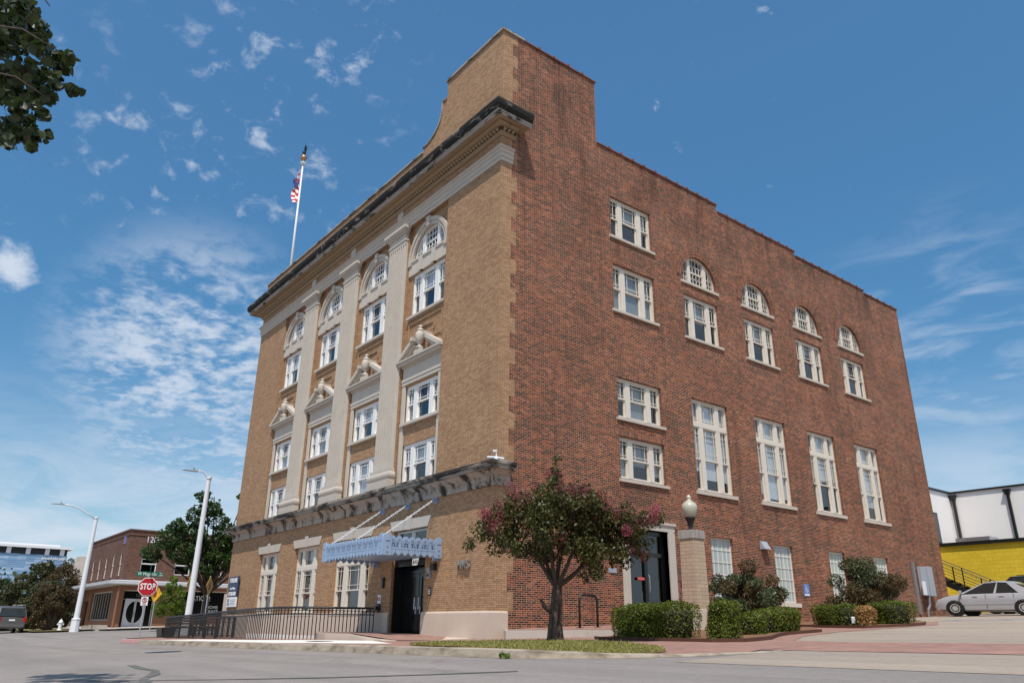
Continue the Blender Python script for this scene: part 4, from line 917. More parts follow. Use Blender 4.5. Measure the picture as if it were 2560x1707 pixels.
for x in (-6.17, -4.57, -2.95):
    mb = MB(); p0 = Vector((x, -0.12, 4.55)); p1 = Vector((x+0.02, CY+0.1, 3.34)); n = 24
    for i in range(n):
        c = p0.lerp(p1, (i+0.5)/n); t = (p1-p0).normalized(); s_ = (Vector((1, 0, 0)) if i % 2 else t.cross(Vector((1, 0, 0)))).normalized(); L = (p1-p0).length/n*0.72
        mb.tube([c+t*L*math.cos(q*math.pi/4)+s_*0.024*math.sin(q*math.pi/4) for q in range(9)], 0.008, 5)
    P(mb, 'chain', 'white_metal', parent=cano)
    mb = MB(FRONT); mb.box(x-0.07, x+0.07, -0.05, 0, 4.46, 4.64); mb.box(x-0.035, x+0.035, -0.13, -0.05, 4.5, 4.6); P(mb, 'chain_bracket', 'sky_blue_metal', parent=cano)
for x in (CX0+0.1, CX1-0.1): mb = MB(FRONT); mb.box(x-0.06, x+0.06, -0.2, 0, 2.78, 2.92); P(mb, 'support_bracket', 'sky_blue_metal', parent=cano)
# lettering and fittings on the front
HK = empty('wall_letters', (-1.33, 0, 2.4), 0, 'brushed steel letters HKS mounted on the tan brick beside the main door', 'letters')
text('letters', 'HKS', 0.34, 'letter_steel', HK, (-1.33, -0.06, 2.60), extrude=0.03, sx=1.0)
def wallbox(name, T, a0, a1, d, z0, z1, mat, label, cat, extra=None):
    e = empty(name, T((a0+a1)/2, -0.002, z0), 0, label, cat)
    mb = MB(T); mb.box(a0, a1, -d, -0.002, z0, z1); P(mb, 'panel', mat, parent=e, bevel=0.006)
    return e
e = wallbox('keypad', FRONT, -3.22, -3.06, 0.08, 2.30, 2.62, 'gray_box', 'grey intercom box on the brick right of the main door', 'intercom')
mb = MB(FRONT); mb.box(-3.19, -3.09, -0.088, -0.08, 2.36, 2.44); P(mb, 'button_plate', 'black_metal', parent=e)
e = wallbox('wall_lamp', FRONT, -2.96, -2.78, 0.12, 2.52, 2.72, 'black_metal', 'small black wall lamp above and right of the intercom', 'lamp'); mb = MB(FRONT); mb.box(-2.93, -2.81, -0.1, -0.02, 2.505, 2.52); P(mb, 'lens', 'gray_blind', parent=e)
e = wallbox('notice_plate', FRONT, -3.2, -3.03, 0.015, 1.84, 2.06, 'black_metal', 'small black notice plate with pale lines below the intercom', 'sign')
mb = MB(FRONT); [mb.box(-3.18, -3.07, -0.02, -0.015, z, z+0.025) for z in (1.88, 1.93, 1.98)]; P(mb, 'lines', 'sign_white', parent=e)
e = wallbox('wall_bell', FRONT, -5.92, -5.80, 0.07, 2.12, 2.30, 'black_metal', 'black wall bell on the brick left of the main door', 'bell'); mb = MB(FRONT); mb.prism([(-5.86+0.07*math.cos(t*math.pi/8), 2.38+0.07*math.sin(t*math.pi/8)) for t in range(16)], -0.08, -0.002); P(mb, 'gong', 'black_metal', parent=e)
e = wallbox('wall_sign', FRONT, -6.2, -5.99, 0.015, 1.66, 1.92, 'sign_white', 'small white sign reading FDC above the hose valve', 'sign')
text('sign_text', 'FDC', 0.15, 'sign_red', e, (-6.095, -0.02, 1.79), sx=0.72)
e = empty('hose_valve', (-6.15, 0, 1.5), 0, 'black twin hose valve with brass caps on the wall by the railing', 'valve')
mb = MB(); mb.lathe([(0.13, 0), (0.13, -0.04), (0.06, -0.06), (0.06, -0.16)], (-6.1, 0, 1.52), 16, 'y'); P(mb, 'flange', 'black_metal', parent=e)
for s in (-1, 1): mb = MB(); mb.tube([(-6.1, -0.14, 1.52), (-6.1+s*0.1, -0.24, 1.50)], 0.05, 10); mb.tube([(-6.1+s*0.1, -0.24, 1.50), (-6.1+s*0.125, -0.265, 1.495)], 0.062, 10); P(mb, 'cap', 'letter_steel', parent=e)
# for lease sign
e = empty('lease_sign', (-19.6, -0.05, 1.7), 0, 'navy and white FOR LEASE board at the far left end of the tan front', 'sign')
mb = MB(FRONT); mb.box(-20.22, -19.05, -0.12, -0.06, 2.14, 3.02); P(mb, 'top_panel', 'sign_navy', parent=e); mb = MB(FRONT); mb.box(-20.22, -19.05, -0.12, -0.06, 1.72, 2.138); P(mb, 'bottom_panel', 'sign_white', parent=e)
text('headline', 'FOR LEASE', 0.26, 'sign_white', e, (-19.635, -0.125, 2.85), sx=0.76, bold=0.008); text('contact', 'Drew Wilson', 0.16, 'sign_white', e, (-19.635, -0.125, 2.50), sx=0.8); text('phone', '817-386-8868', 0.22, 'sign_white', e, (-19.635, -0.125, 2.27), sx=0.74, bold=0.008)
mb = MB(FRONT)
for i in range(6): mb.prism([(-20.14, 1.78+i*0.05), (-20.14+0.28-i*0.012, 1.78+i*0.05+(0.03 if i > 2 else 0)), (-20.14+0.28-i*0.012, 1.81+i*0.05+(0.03 if i > 2 else 0)), (-20.14, 1.81+i*0.05)], -0.124, -0.12)
for i in range(4): mb.box(-19.78, -19.15, -0.124, -0.12, 1.8+i*0.07, 1.815+i*0.07)
P(mb, 'emblem', 'sign_navy', parent=e)
# security cameras on the belt course corner
e = empty('security_camera', (0.12, -0.08, 5.3), 0, 'white cluster of security cameras on the corner of the belt course', 'camera')
mb = MB(); mb.lathe([(0.055, 5.30), (0.055, 5.37), (0.03, 5.40), (0.0, 5.405)], (0.12, -0.08, 0), 16); P(mb, 'junction_box', 'white_metal', parent=e, smooth=True, auto=40)
mb = MB(); mb.tube([(0.12, -0.08, 5.39), (0.12, -0.08, 5.52)], 0.018, 8); P(mb, 'stem', 'white_metal', parent=e)
for p, q in (((0.09, -0.10, 5.37), (-0.10, -0.22, 5.39)), ((0.15, -0.05, 5.36), (0.24, 0.10, 5.33)), ((0.14, -0.07, 5.54), (0.05, -0.14, 5.54))):
    mb = MB(); p, q = Vector(p), Vector(q); mb.tube([p, q], 0.034, 12); c_ = P(mb, 'camera_body', 'white_metal', parent=e); mb = MB(); mb.tube([q, q+(q-p).normalized()*0.012], 0.026, 12); P(mb, 'lens', 'black_gloss', parent=c_)

# ------------------------------------------------------------------ fittings on the side wall
e = empty('wall_vent', (0, 12.2, 3.75), 0, 'grey metal hooded vent on the red brick above the second frosted window', 'vent')
mb = MB(SIDE); mb.hexa([(12.0, -0.22, 3.72), (12.36, -0.22, 3.72), (12.36, -0.002, 3.72), (12.0, -0.002, 3.72), (12.0, -0.05, 4.0), (12.36, -0.05, 4.0), (12.36, -0.002, 4.0), (12.0, -0.002, 4.0)]); P(mb, 'hood', 'gray_box', parent=e)
e = empty('accessible_sign', (0, 14.66, 2.2), 0, 'blue wheelchair parking sign on the red brick between the bushes', 'sign')
mb = MB(SIDE); mb.box(14.48, 14.84, -0.02, -0.004, 2.19, 2.62); P(mb, 'plate', 'sign_blue', parent=e)
mb = MB(lambda a, d, z: (0.024-d*0.2, 14.66+a, 2.44+z)); 
mb.tube([(0.075*math.cos(t*math.pi/8+2.2), 0, -0.03+0.075*math.sin(t*math.pi/8+2.2)) for t in range(11)], 0.011, 6); mb.tube([(-0.02, 0, 0.12), (-0.01, 0, 0.0), (0.06, 0, 0.0), (0.09, 0, -0.09)], 0.013, 6); mb.tube([(-0.02, 0, 0.14), (-0.02, 0, 0.16)], 0.02, 6); P(mb, 'symbol', 'sign_white', parent=e)
mb = MB(SIDE); mb.box(14.5, 14.82, -0.024, -0.02, 2.21, 2.27); P(mb, 'caption', 'sign_white', parent=e)
e = empty('utility_cabinet', (0.1, 24.0, 1.75), 0, 'grey electrical cabinets and conduits at the far end of the red wall', 'cabinet')
mb = MB(SIDE); mb.box(23.72, 24.25, -0.2, -0.03, 2.5, 3.72); P(mb, 'meter_box', 'gray_box', parent=e, bevel=0.01); mb = MB(SIDE); mb.box(24.27, 24.75, -0.25, -0.03, 2.48, 3.76); P(mb, 'switch_box', 'gray_box', parent=e, bevel=0.01); mb = MB(SIDE); mb.box(23.58, 23.84, -0.27, -0.202, 2.5, 3.08); P(mb, 'small_box', 'white_metal', parent=e, bevel=0.008)
mb = MB(); mb.box(0.01, 0.10, 23.28, 23.40, 1.7, 3.9); P(mb, 'conduit', 'dark_conduit', parent=e); mb = MB(); mb.tube([(0.15, 24.2, 2.5), (0.15, 24.15, 2.1), (0.15, 23.9, 1.9), (0.15, 23.85, 1.6)], 0.05, 8); P(mb, 'cable', 'dark_conduit', parent=e)
e = empty('door_plaque', (0, 4.3, 2.55), 0, 'small grey plaque on the red brick left of the side door', 'plaque'); mb = MB(SIDE); mb.box(4.25, 4.58, -0.02, -0.002, 2.54, 2.68); P(mb, 'plate', 'gray_box', parent=e)
e = empty('letter_sign', (0, 7.5, 2.3), 0, 'black letter E on the red brick beside the side door', 'letter'); text('letter', 'E', 0.24, 'black_metal', e, (0.02, 7.52, 2.36), right=(0, 1, 0))
# raised walk with its kerb wall, ramp block by the main door
def rwz(x, y):     # raised walk: falls from the wall towards its kerb
    return 0.93+0.036*y*0.95-0.012*x
mb = MB(); poly = [(0.0, 0.43), (0.43, 0.02), (0.62, -0.06), (2.6, 1.75), (2.6, 4.6), (0.0, 4.9)]; mb.slab([(x, y) for x, y in poly], lambda x, y: rwz(x, y)-0.004, 0.5); struct(mb.build('raised_walk', 'concrete'))
struct(poly_fill([(0.0, 0.46), (0.5, 0.1), (2.45, 1.86), (2.45, 4.6), (0.0, 4.9)], lambda x, y: rwz(x, y)+0.004, 'raised_walk_paving', 'paver'))
def rz(x, y):      # landing and ramp in front of the main door
    t = max(0.0, min(1.0, (x+3.9)/3.0)); return 0.79*(1-t)+(pz(x, y)+0.01)*t-0.004*(-y)
mb = MB(); mb.slab([(-7.2, -0.0), (-7.2, -1.6), (-5.5, -2.05), (-3.9, -2.1), (-3.0, -2.2), (-1.4, -2.4), (-0.9, -1.4), (-0.9, 0.0)][::-1], lambda x, y: rz(x, y)-0.003, 0.35); struct(mb.build('entrance_ramp', 'plinth_stone'))
struct(poly_fill([(-7.1, -0.06), (-7.1, -1.5), (-5.5, -1.9), (-3.9, -1.95), (-2.6, -2.0), (-1.2, -2.1), (-0.9, -1.4), (-0.9, -0.06)], lambda x, y: rz(x, y)+0.005, 'entrance_paving', 'paver', 0.6))
mb = MB(); mb.box(-14.2, -7.2, -1.25, -1.05, 0.3, 0.66); struct(mb.build('ramp_kerb', 'white_concrete'))
# ------------------------------------------------------------------ black railing round the ramp
def railing(name, path, zb, zt, label, step=0.115, rings=True, post_at=()):
    e = empty(name, (path[0][0], path[0][1], zb(*path[0])), 0, label, 'railing', 'black railings along the front')
    L = [0.0]
    for a, b in zip(path, path[1:]): L.append(L[-1]+math.hypot(b[0]-a[0], b[1]-a[1]))
    def at(s):
        for i in range(len(path)-1):
            if s <= L[i+1]+1e-9:
                t = (s-L[i])/(L[i+1]-L[i]); return (path[i][0]+(path[i+1][0]-path[i][0])*t, path[i][1]+(path[i+1][1]-path[i][1])*t), math.atan2(path[i+1][1]-path[i][1], path[i+1][0]-path[i][0])
        return path[-1], 0
    n = int(L[-1]/step); bars = MB(); ring = MB()
    for i in range(n+1):
        (x, y), an = at(L[-1]*i/n); hb = 0.0110 if x > -9 else 0.0100; bars.box(x-hb, x+hb, y-hb, y+hb, zb(x, y)+0.02, zt(x)-0.02)
        if rings and i < n:
            (x2, y2), an = at(L[-1]*(i+0.5)/n); dx_, dy_ = math.cos(an), math.sin(an); r = step*0.46
            ring.tube([(x2+dx_*r*math.cos(q*math.pi/5), y2+dy_*r*math.cos(q*math.pi/5), zt(x2)-0.13+r*math.sin(q*math.pi/5)) for q in range(11)], 0.008, 4, cap=False)
    P(bars, 'baluster_panel', 'black_metal', parent=e)
    if rings: P(ring, 'ring_frieze', 'black_metal', parent=e)
    pts = [at(L[-1]*i/(n//2))[0] for i in range(n//2+1)]
    mb = MB(); mb.tube([(x, y, zt(x)) for x, y in pts], 0.034, 8); P(mb, 'top_rail', 'black_metal', parent=e)
    mb = MB(); mb.tube([(x, y, zt(x)-0.075) for x, y in pts], 0.012, 6); mb.tube([(x, y, zt(x)-0.195) for x, y in pts], 0.012, 6); P(mb, 'mid_rail', 'black_metal', parent=e)
    mb = MB(); mb.tube([(x, y, zb(x, y)+0.10) for x, y in pts], 0.013, 6); P(mb, 'bottom_rail', 'black_metal', parent=e) if post_at else None
    for s in post_at:
        (x, y), an = at(L[-1]*s); mb = MB(); mb.box(x-0.04, x+0.04, y-0.04, y+0.04, zb(x, y), zt(x)+0.03); P(mb, 'post', 'black_metal', parent=e)
    return e
def rb(x, y): return rz(x, y) if (x > -7.0 and y > -1.75) else pz(x, y)
railing('railing', [(-5.75, -0.35), (-6.1, -0.95), (-6.5, -1.65), (-6.85, -2.2), (-7.4, -2.68), (-8.2, -2.95), (-9.2, -3.05), (-13.0, -3.05), (-18.8, -3.0)], rb, lambda x: 1.50 if x > -7 else 1.50+(x+7)*0.024, 'long black iron railing with a frieze of rings curving out from the main door')
railing('railing', [(-16.6, -0.9), (-20.6, -0.9), (-22.4, -0.9)], lambda x, y: pz(x, y) if x > -22 else gz(x, y)+0.12, lambda x: 1.27, 'dark railing behind the long railing, near the left corner of the front', rings=False, step=0.18, post_at=(0.0, 0.33, 0.66, 1.0))
# terrace furniture behind the railing
for i, (x, y) in enumerate(((-16.2, -2.2), (-19.2, -2.3))):
    e = empty('bench', (x, y, pz(x, y)), 0, ('brown slatted bench behind the railing, nearer the main door', 'brown slatted bench behind the railing, nearer the street corner')[i], 'bench', 'benches behind the railing'); z = pz(x, y)
    for nm, b in (('seat', [(x-0.8, x+0.8, y-0.22+k*0.11, y-0.14+k*0.11, z+0.43, z+0.46) for k in range(4)]), ('backrest', [(x-0.8, x+0.8, y+0.24, y+0.27, z+0.52+k*0.11, z+0.6+k*0.11) for k in range(3)])):
        mb = MB(); [mb.box(*q) for q in b]; P(mb, nm, 'wood_bench', parent=e)
    for s in (-0.7, 0.7): mb = MB(); mb.box(x+s-0.03, x+s+0.03, y-0.22, y-0.16, z, z+0.43); mb.box(x+s-0.03, x+s+0.03, y+0.19, y+0.24, z, z+0.85); mb.box(x+s-0.03, x+s+0.03, y-0.16, y+0.19, z+0.38, z+0.425); P(mb, 'leg', 'black_metal', parent=e)
e = empty('planter', (-21.2, -2.3, pz(-21.2, -2.3)), 0, 'low black planter box behind the railing under the street lamp', 'planter'); mb = MB(); z = pz(-21.2, -2.3); mb.hexa([(-21.6, -2.55, z), (-20.8, -2.55, z), (-20.8, -2.05, z), (-21.6, -2.05, z), (-21.66, -2.6, z+0.36), (-20.74, -2.6, z+0.36), (-20.74, -2.0, z+0.36), (-21.66, -2.0, z+0.36)]); P(mb, 'tub', 'black_metal', parent=e); mb = MB(); mb.box(-21.7, -20.7, -2.63, -1.97, z+0.362, z+0.4); P(mb, 'rim', 'black_metal', parent=e)

# ------------------------------------------------------------------ bike rack, pillar and globe lamp
e = empty('bike_rack', (0.95, 2.45, rwz(0.95, 2.45)), 0, 'black inverted U bike rack on the raised walk', 'bike rack')
zb = 1.0; p0, p1 = Vector((1.0, 2.11, 0)), Vector((1.0, 2.77, 0)); r = 0.16
pts = [p0+Vector((0, 0, rwz(1, 2.1)))]+[p0+Vector((0, 0, 1.83-r))]+[p0+Vector((0, r-r*math.cos(t*math.pi/12), 1.83-r+r*math.sin(t*math.pi/12))) for t in range(1, 7)]
pts += [p1+Vector((0, -r+r*math.sin(t*math.pi/12), 1.83-r+r*math.cos(t*math.pi/12))) for t in range(0, 7)]+[p1+Vector((0, 0, rwz(1, 2.7)))]
mb = MB(); mb.tube(pts, 0.032, 12); P(mb, 'hoop', 'black_metal', parent=e, smooth=True)
for q in (p0, p1): mb = MB(); z = rwz(q.x, q.y); mb.box(q.x-0.07, q.x+0.07, q.y-0.07, q.y+0.07, z+0.005, z+0.02); P(mb, 'foot_plate', 'black_metal', parent=e)
PX, PY = 2.45, 5.15
e = empty('brick_pillar', (PX, PY, 0.85), 0, 'square pale brick pillar with weathered stone cap beside the side door', 'pillar')
mb = MB(); h = 0.262; t_ = 0.238; mb.hexa([(PX-h, PY-h, 0.85), (PX+h, PY-h, 0.85), (PX+h, PY+h, 0.85), (PX-h, PY+h, 0.85), (PX-t_, PY-t_, 3.37), (PX+t_, PY-t_, 3.37), (PX+t_, PY+t_, 3.37), (PX-t_, PY+t_, 3.37)]); P(mb, 'shaft', 'pale_brick', parent=e)
mb = MB(); mb.box(PX-0.268, PX+0.268, PY-0.268, PY+0.268, 3.37, 3.61); P(mb, 'cap', 'gray_cap', parent=e, bevel=0.015); mb = MB(); mb.box(PX-0.29, PX+0.29, PY-0.29, PY+0.29, 0.6, 1.5); P(mb, 'base', 'plinth_stone', parent=e, bevel=0.01)
e = empty('globe_lamp', (PX, PY, 3.63), 0, 'acorn globe lamp on top of the pale brick pillar', 'lamp')
k_ = 0.86
mb = MB(); mb.lathe([(r*k_, z) for r, z in [(0.19, 3.612), (0.19, 3.65), (0.08, 3.67), (0.07, 3.72), (0.09, 3.78), (0.11, 3.85), (0.16, 3.93), (0.18, 3.97), (0.16, 3.99)]], (PX, PY, 0), 20); P(mb, 'lamp_base', 'black_metal', parent=e, smooth=True, auto=40)
mb = MB(); mb.lathe([(r*k_, 3.985+(z-3.985)*0.94) for r, z in [(0.14, 3.985), (0.17, 4.02), (0.235, 4.14), (0.265, 4.26), (0.255, 4.34), (0.21, 4.41), (0.13, 4.46), (0.085, 4.49), (0.06, 4.53), (0.085, 4.57), (0.085, 4.60), (0.05, 4.64), (0.03, 4.67), (0.0, 4.68)]], (PX, PY, 0), 24); P(mb, 'globe', 'globe', parent=e, smooth=True)

# ------------------------------------------------------------------ flag on the roof
FX, FY = -20.45, 1.0
e = empty('flagpole', (FX, FY, 16.8), 0, 'white flagpole on the roof with a gold ball and dark eagle', 'flagpole')
mb = MB(); mb.tube([(FX, FY, 16.8), (FX-0.16, FY, 26.1)], [0.075, 0.045], 12); P(mb, 'pole', 'white_metal', parent=e, smooth=True)
mb = MB(); mb.lathe([(0.0, 26.55), (0.1, 26.58), (0.16, 26.66), (0.19, 26.76), (0.16, 26.88), (0.1, 26.94), (0, 26.96)][::1], (FX-0.16, FY, -0.25), 18); P(mb, 'ball', 'gold', parent=e, smooth=True)
mb = MB(); mb.lathe([(0.08, 26.05), (0.15, 26.12), (0.15, 26.18), (0.06, 26.2), (0.05, 26.35)], (FX-0.16, FY, 0), 14); P(mb, 'collar', 'white_metal', parent=e, smooth=True, auto=40)
mb = MB(); cx, cy = FX-0.16, FY
mb.lathe([(0.02, 26.7), (0.09, 26.78), (0.1, 26.9), (0.06, 27.02), (0.03, 27.1), (0.0, 27.14)], (cx, cy, 0), 8)
for s in (-1, 1): mb.prism([(cx+s*0.02, 26.82), (cx+s*0.30, 27.12), (cx+s*0.22, 27.0), (cx+s*0.26, 26.98), (cx+s*0.04, 26.74)], cy-0.03, cy+0.03); 
mb.prism([(cx-0.02, 26.9), (cx+0.1, 27.35), (cx+0.13, 27.3), (cx+0.07, 26.8)], cy-0.05, cy+0.02)
P(mb, 'eagle', 'black_metal', parent=e)
# drooping flag: a folded cloth of thirteen stripes with its canton
e = empty('flag', (FX-0.15, FY, 23.6), 0, 'drooping striped flag with a dark blue canton on the roof flagpole', 'flag')
nu, nv = 26, 60; st = MB(); ca = MB()
px_, py_ = FX-0.15, FY
def cloth(u, v):              # v: 0 at the top of the bundle, 1 at its foot; u: out from the pole
    w = 0.12+0.85*math.sin(math.pi*min(1, v*0.92+0.06))**1.3*(0.55+0.45*v)
    fold = math.sin(u*11+v*5)*0.10*(0.4+u)
    z = 26.0-2.35*v-0.32*u*(1-v)-0.12*math.sin(u*9)
    return (px_-0.04-w*u-0.1*v*u, py_-0.06-fold*(0.3+v), z)
for i in range(nu):
    for j in range(nv):
        q = [cloth(a/nu, b/nv) for a, b in ((i, j), (i+1, j), (i+1, j+1), (i, j+1))]
        st.cur = int((j/nv*11+i/nu*1.6)) % 2; st.face(q)
P(st, 'stripes', ['flag_red', 'flag_white'], parent=e, smooth=True)
def tuft(u, v): return (px_-0.25-0.62*u, py_-0.12+0.1*math.sin(u*7+v*3), 25.35-0.12*u+0.1*math.sin(u*5)-v*(0.75-0.5*u)*(1+0.2*math.sin(u*12)))
for i in range(12):
    for j in range(8): ca.face([tuft(a/12, b/8) for a, b in ((i, j), (i+1, j), (i+1, j+1), (i, j+1))])
P(ca, 'canton', 'flag_blue', parent=e, smooth=True)

# ------------------------------------------------------------------ trees and hedges near the building
def grow(mb, p, d, L, r, depth, tips, spread=0.5, rnd=None, seg=4, up=0.15, nsplit=(2, 3)):
    rnd = rnd or random; pts = [Vector(p)]; d = Vector(d).normalized()
    for i in range(seg):
        d = (d+Vector((rnd.uniform(-1, 1), rnd.uniform(-1, 1), rnd.uniform(-0.6, 1)))*0.13+Vector((0, 0, up*0.2))).normalized(); pts.append(pts[-1]+d*L/seg)
    mb.tube(pts, [r*(1-0.38*i/seg) for i in range(seg+1)], 7 if r > 0.02 else 5)
    if depth == 0: tips.append((pts[-1], d)); return
    if depth <= 2: tips.append((pts[2], d))
    k = rnd.randint(*nsplit); a0 = rnd.uniform(0, 6.28)
    for j in range(k):
        a = a0+j*2*math.pi/k; o1 = d.orthogonal().normalized(); o2 = d.cross(o1)
        nd = (d+(o1*math.cos(a)+o2*math.sin(a))*spread*rnd.uniform(0.7, 1.3)+Vector((0, 0, up))).normalized()
        grow(mb, pts[-1], nd, L*rnd.uniform(0.62, 0.85), r*0.60, depth-1, tips, spread, rnd, seg, up, nsplit)
TX, TY = 4.65, -1.96; TZ = 0.66
e = empty('crape_myrtle', (TX, TY, TZ), 0, 'small tree with pink blossom and a dark fluted trunk on the grass strip', 'tree')
vr = Vector((math.cos(R_(52)), math.sin(R_(52)), 0)); vd = Vector((-vr.y, vr.x, 0))     # across and into the view
rnd = random.Random(11); mb = MB(); tips = []
def tp(a, d, z): return Vector((TX, TY, 0))+vr*a+vd*d+Vector((0, 0, z))
# fluted trunk of merged stems
for (a, d_, r0, a1, d1) in ((-0.07, 0, 0.125, -0.0, 0), (0.09, 0.03, 0.115, 0.1, 0.02), (0.02, 0.09, 0.11, 0.04, 0.08), (0.0, -0.09, 0.10, 0.06, -0.05)):
    mb.tube([tp(a*1.7, d_*1.7, TZ-0.05), tp(a*1.2, d_*1.2, TZ+0.15), tp(a, d_, TZ+0.42), tp(a*0.5+a1*0.6, d_*0.5, TZ+0.74), tp(a1, d1, TZ+1.0), tp(a1+0.02, d1, TZ+1.16)], [r0*0.95, r0*0.6, r0*0.47, r0*0.44, r0*0.44, r0*0.4], 9)
mb.tube([tp(-0.05, 0, TZ+0.62), tp(-0.2, -0.03, TZ+0.72), tp(-0.28, -0.04, TZ+0.86)], [0.06, 0.05, 0.025], 7)
tr_ = [(-0.9, 0.1, 1.1), (-0.35, -0.4, 1.3), (0.15, 0.45, 1.35), (0.55, -0.25, 1.2), (1.05, 0.2, 1.0), (-0.55, 0.5, 1.15), (0.9, 0.5, 0.9)]
for (a, d_, z) in tr_:
    dd = (vr*a+vd*d_+Vector((0, 0, z))).normalized(); grow(mb, tp(0.04, 0, TZ+1.08), dd, 0.72, 0.052, 3, tips, 0.55, rnd, 4, 0.1)
P(mb, 'trunk', 'bark', parent=e, smooth=True)
# crown outline taken as blobs across the view: offset, height, radius (metres)
blobs = [(-1.55, 2.45, 0.32), (-1.2, 2.75, 0.42), (-1.15, 2.2, 0.35), (-0.8, 3.2, 0.42), (-0.75, 2.5, 0.5), (-0.7, 1.95, 0.38), (-0.3, 3.35, 0.45), (-0.2, 2.7, 0.55), (-0.25, 2.1, 0.4), (0.05, 3.55, 0.3), (0.3, 3.1, 0.5), (0.4, 2.4, 0.5), (0.75, 3.1, 0.45), (0.85, 2.6, 0.5), (0.8, 1.95, 0.42), (0.95, 1.5, 0.32), (1.3, 2.9, 0.35), (1.35, 2.45, 0.45), (1.3, 1.95, 0.36), (1.75, 2.75, 0.32), (1.7, 2.3, 0.34), (2.05, 2.75, 0.22), (-1.75, 2.2, 0.18), (-0.02, 4.1, 0.17), (0.0, 3.85, 0.17), (1.05, 3.3, 0.2), (1.75, 1.9, 0.22), (0.1, 1.85, 0.22), (0.6, 1.35, 0.2)]
ZC = lambda z: 1.3+(z-1.3)*0.76
cs, rs = [], []
for a, z, r in blobs:
    for d_ in (-0.75, -0.25, 0.3, 0.8):
        sp_ = max(0.15, 1-abs(a)/2.6); cs.append(tp(a*1.0+0.02+rnd.uniform(-0.12, 0.12), d_*sp_*1.3+rnd.uniform(-0.15, 0.15), TZ+ZC(z)+rnd.uniform(-0.1, 0.1))); rs.append(r*rnd.uniform(0.4, 0.9))
for t, d_ in tips: cs.append(t); rs.append(0.2)
pts, dd = cluster(cs, rs, 44000, 0.85, 0.15)
# thin it into clumps so the wall shows through
key = np.sin(pts[:, 0]*7.1+1.3)+np.sin(pts[:, 1]*6.3)+np.sin(pts[:, 2]*8.2+0.7)+np.sin((pts[:, 0]+pts[:, 2])*13)*0.6; keep = key+rng.normal(size=len(pts))*0.6 > -0.75
leaves('crown', pts[keep], 0.064, 'crape_leaf', e, up=0.6, aspect=0.6, fold=0.06)
bl_c, bl_r = [], []
for a, z in ((-1.45, 3.0), (-1.35, 2.85), (-1.1, 3.15), (-0.85, 3.5), (-0.1, 3.95), (0.1, 3.9), (0.05, 3.8), (0.25, 3.45), (0.4, 3.5), (0.55, 3.4), (0.7, 3.5), (0.85, 3.35), (0.3, 3.3), (0.55, 3.15), (0.95, 3.1), (1.9, 2.85), (2.0, 2.9), (2.1, 3.05), (1.75, 2.75), (1.5, 2.45), (1.9, 1.85), (0.3, 2.6), (-1.0, 2.75), (0.8, 2.85), (1.45, 2.55), (-0.7, 3.3), (0.15, 3.6), (1.0, 3.4), (-0.35, 3.55), (1.2, 2.95), (1.6, 2.1), (-1.25, 2.5), (0.1, 2.3)):
    for _ in range(3): bl_c.append(tp(a*0.98+rnd.uniform(-0.1, 0.1), rnd.uniform(-0.75, 0.1), TZ+ZC(z)-0.04+rnd.uniform(-0.06, 0.06))); bl_r.append(rnd.uniform(0.07, 0.15))
pts, _d = cluster(bl_c, bl_r, 6800, 1.4, 0.05); leaves('blossoms', pts, 0.026, 'blossom', e, aspect=0.9)
bl_c = [tp(rnd.uniform(-1.5, 1.9)*0.92, rnd.uniform(-0.8, 0.5), 0) for _ in range(110)]
bl_c = [Vector((c.x, c.y, TZ+2.74+rnd.uniform(-0.15, 0.28)-0.2*abs(((c-Vector((TX, TY, 0))).dot(vr)-0.15))**1.4)) for c in bl_c]
pts, _d = cluster(bl_c, [0.14]*len(bl_c), 6000, 1.5, 0.05); leaves('seed_heads', pts, 0.026, 'seed_head', e, aspect=0.5)
# grass strip and a weed at the kerb
gp = []
def in_strip(x, y):
    return True
poly = [(3.0, -3.7), (3.4, -4.5), (4.4, -4.8), (6.1, -4.8), (7.4, -4.64), (8.2, -4.25), (8.6, -3.75), (8.4, -3.0), (7.6, -2.3), (6.0, -1.8), (4.2, -1.7), (3.3, -2.6)]
soil = struct(poly_fill(poly, lambda x, y: pz(x, y)+0.012, 'grass_soil', 'mulch'))
def inside(x, y, poly):
    c = False; n = len(poly)
    for i in range(n):
        (x1, y1), (x2, y2) = poly[i], poly[(i+1) % n]
        if (y1 > y) != (y2 > y) and x < (x2-x1)*(y-y1)/(y2-y1)+x1: c = not c
    return c
while len(gp) < 15000:
    x, y = random.uniform(0.2, 9.4), random.uniform(-4.85, -1.6)
    if inside(x, y, poly): gp.append((x, y, pz(x, y)+0.02+random.uniform(0, 0.025)))
tag(leaves('grass', gp, 0.085, 'grass_blade', None, up=0.0, aspect=0.13, jitter=0.5), 'dry green grass of the kerb strip under the pink tree', 'grass', kind='stuff')
wp, _d = cluster([(7.0, -5.06, gz(7, -5)+0.06), (7.12, -5.05, gz(7, -5)+0.04)], [0.07, 0.05], 60, 0.8, 0); tag(leaves('weed', wp, 0.05, 'bright_leaf', None), 'small green weed growing from the gutter at the kerb', 'weed')
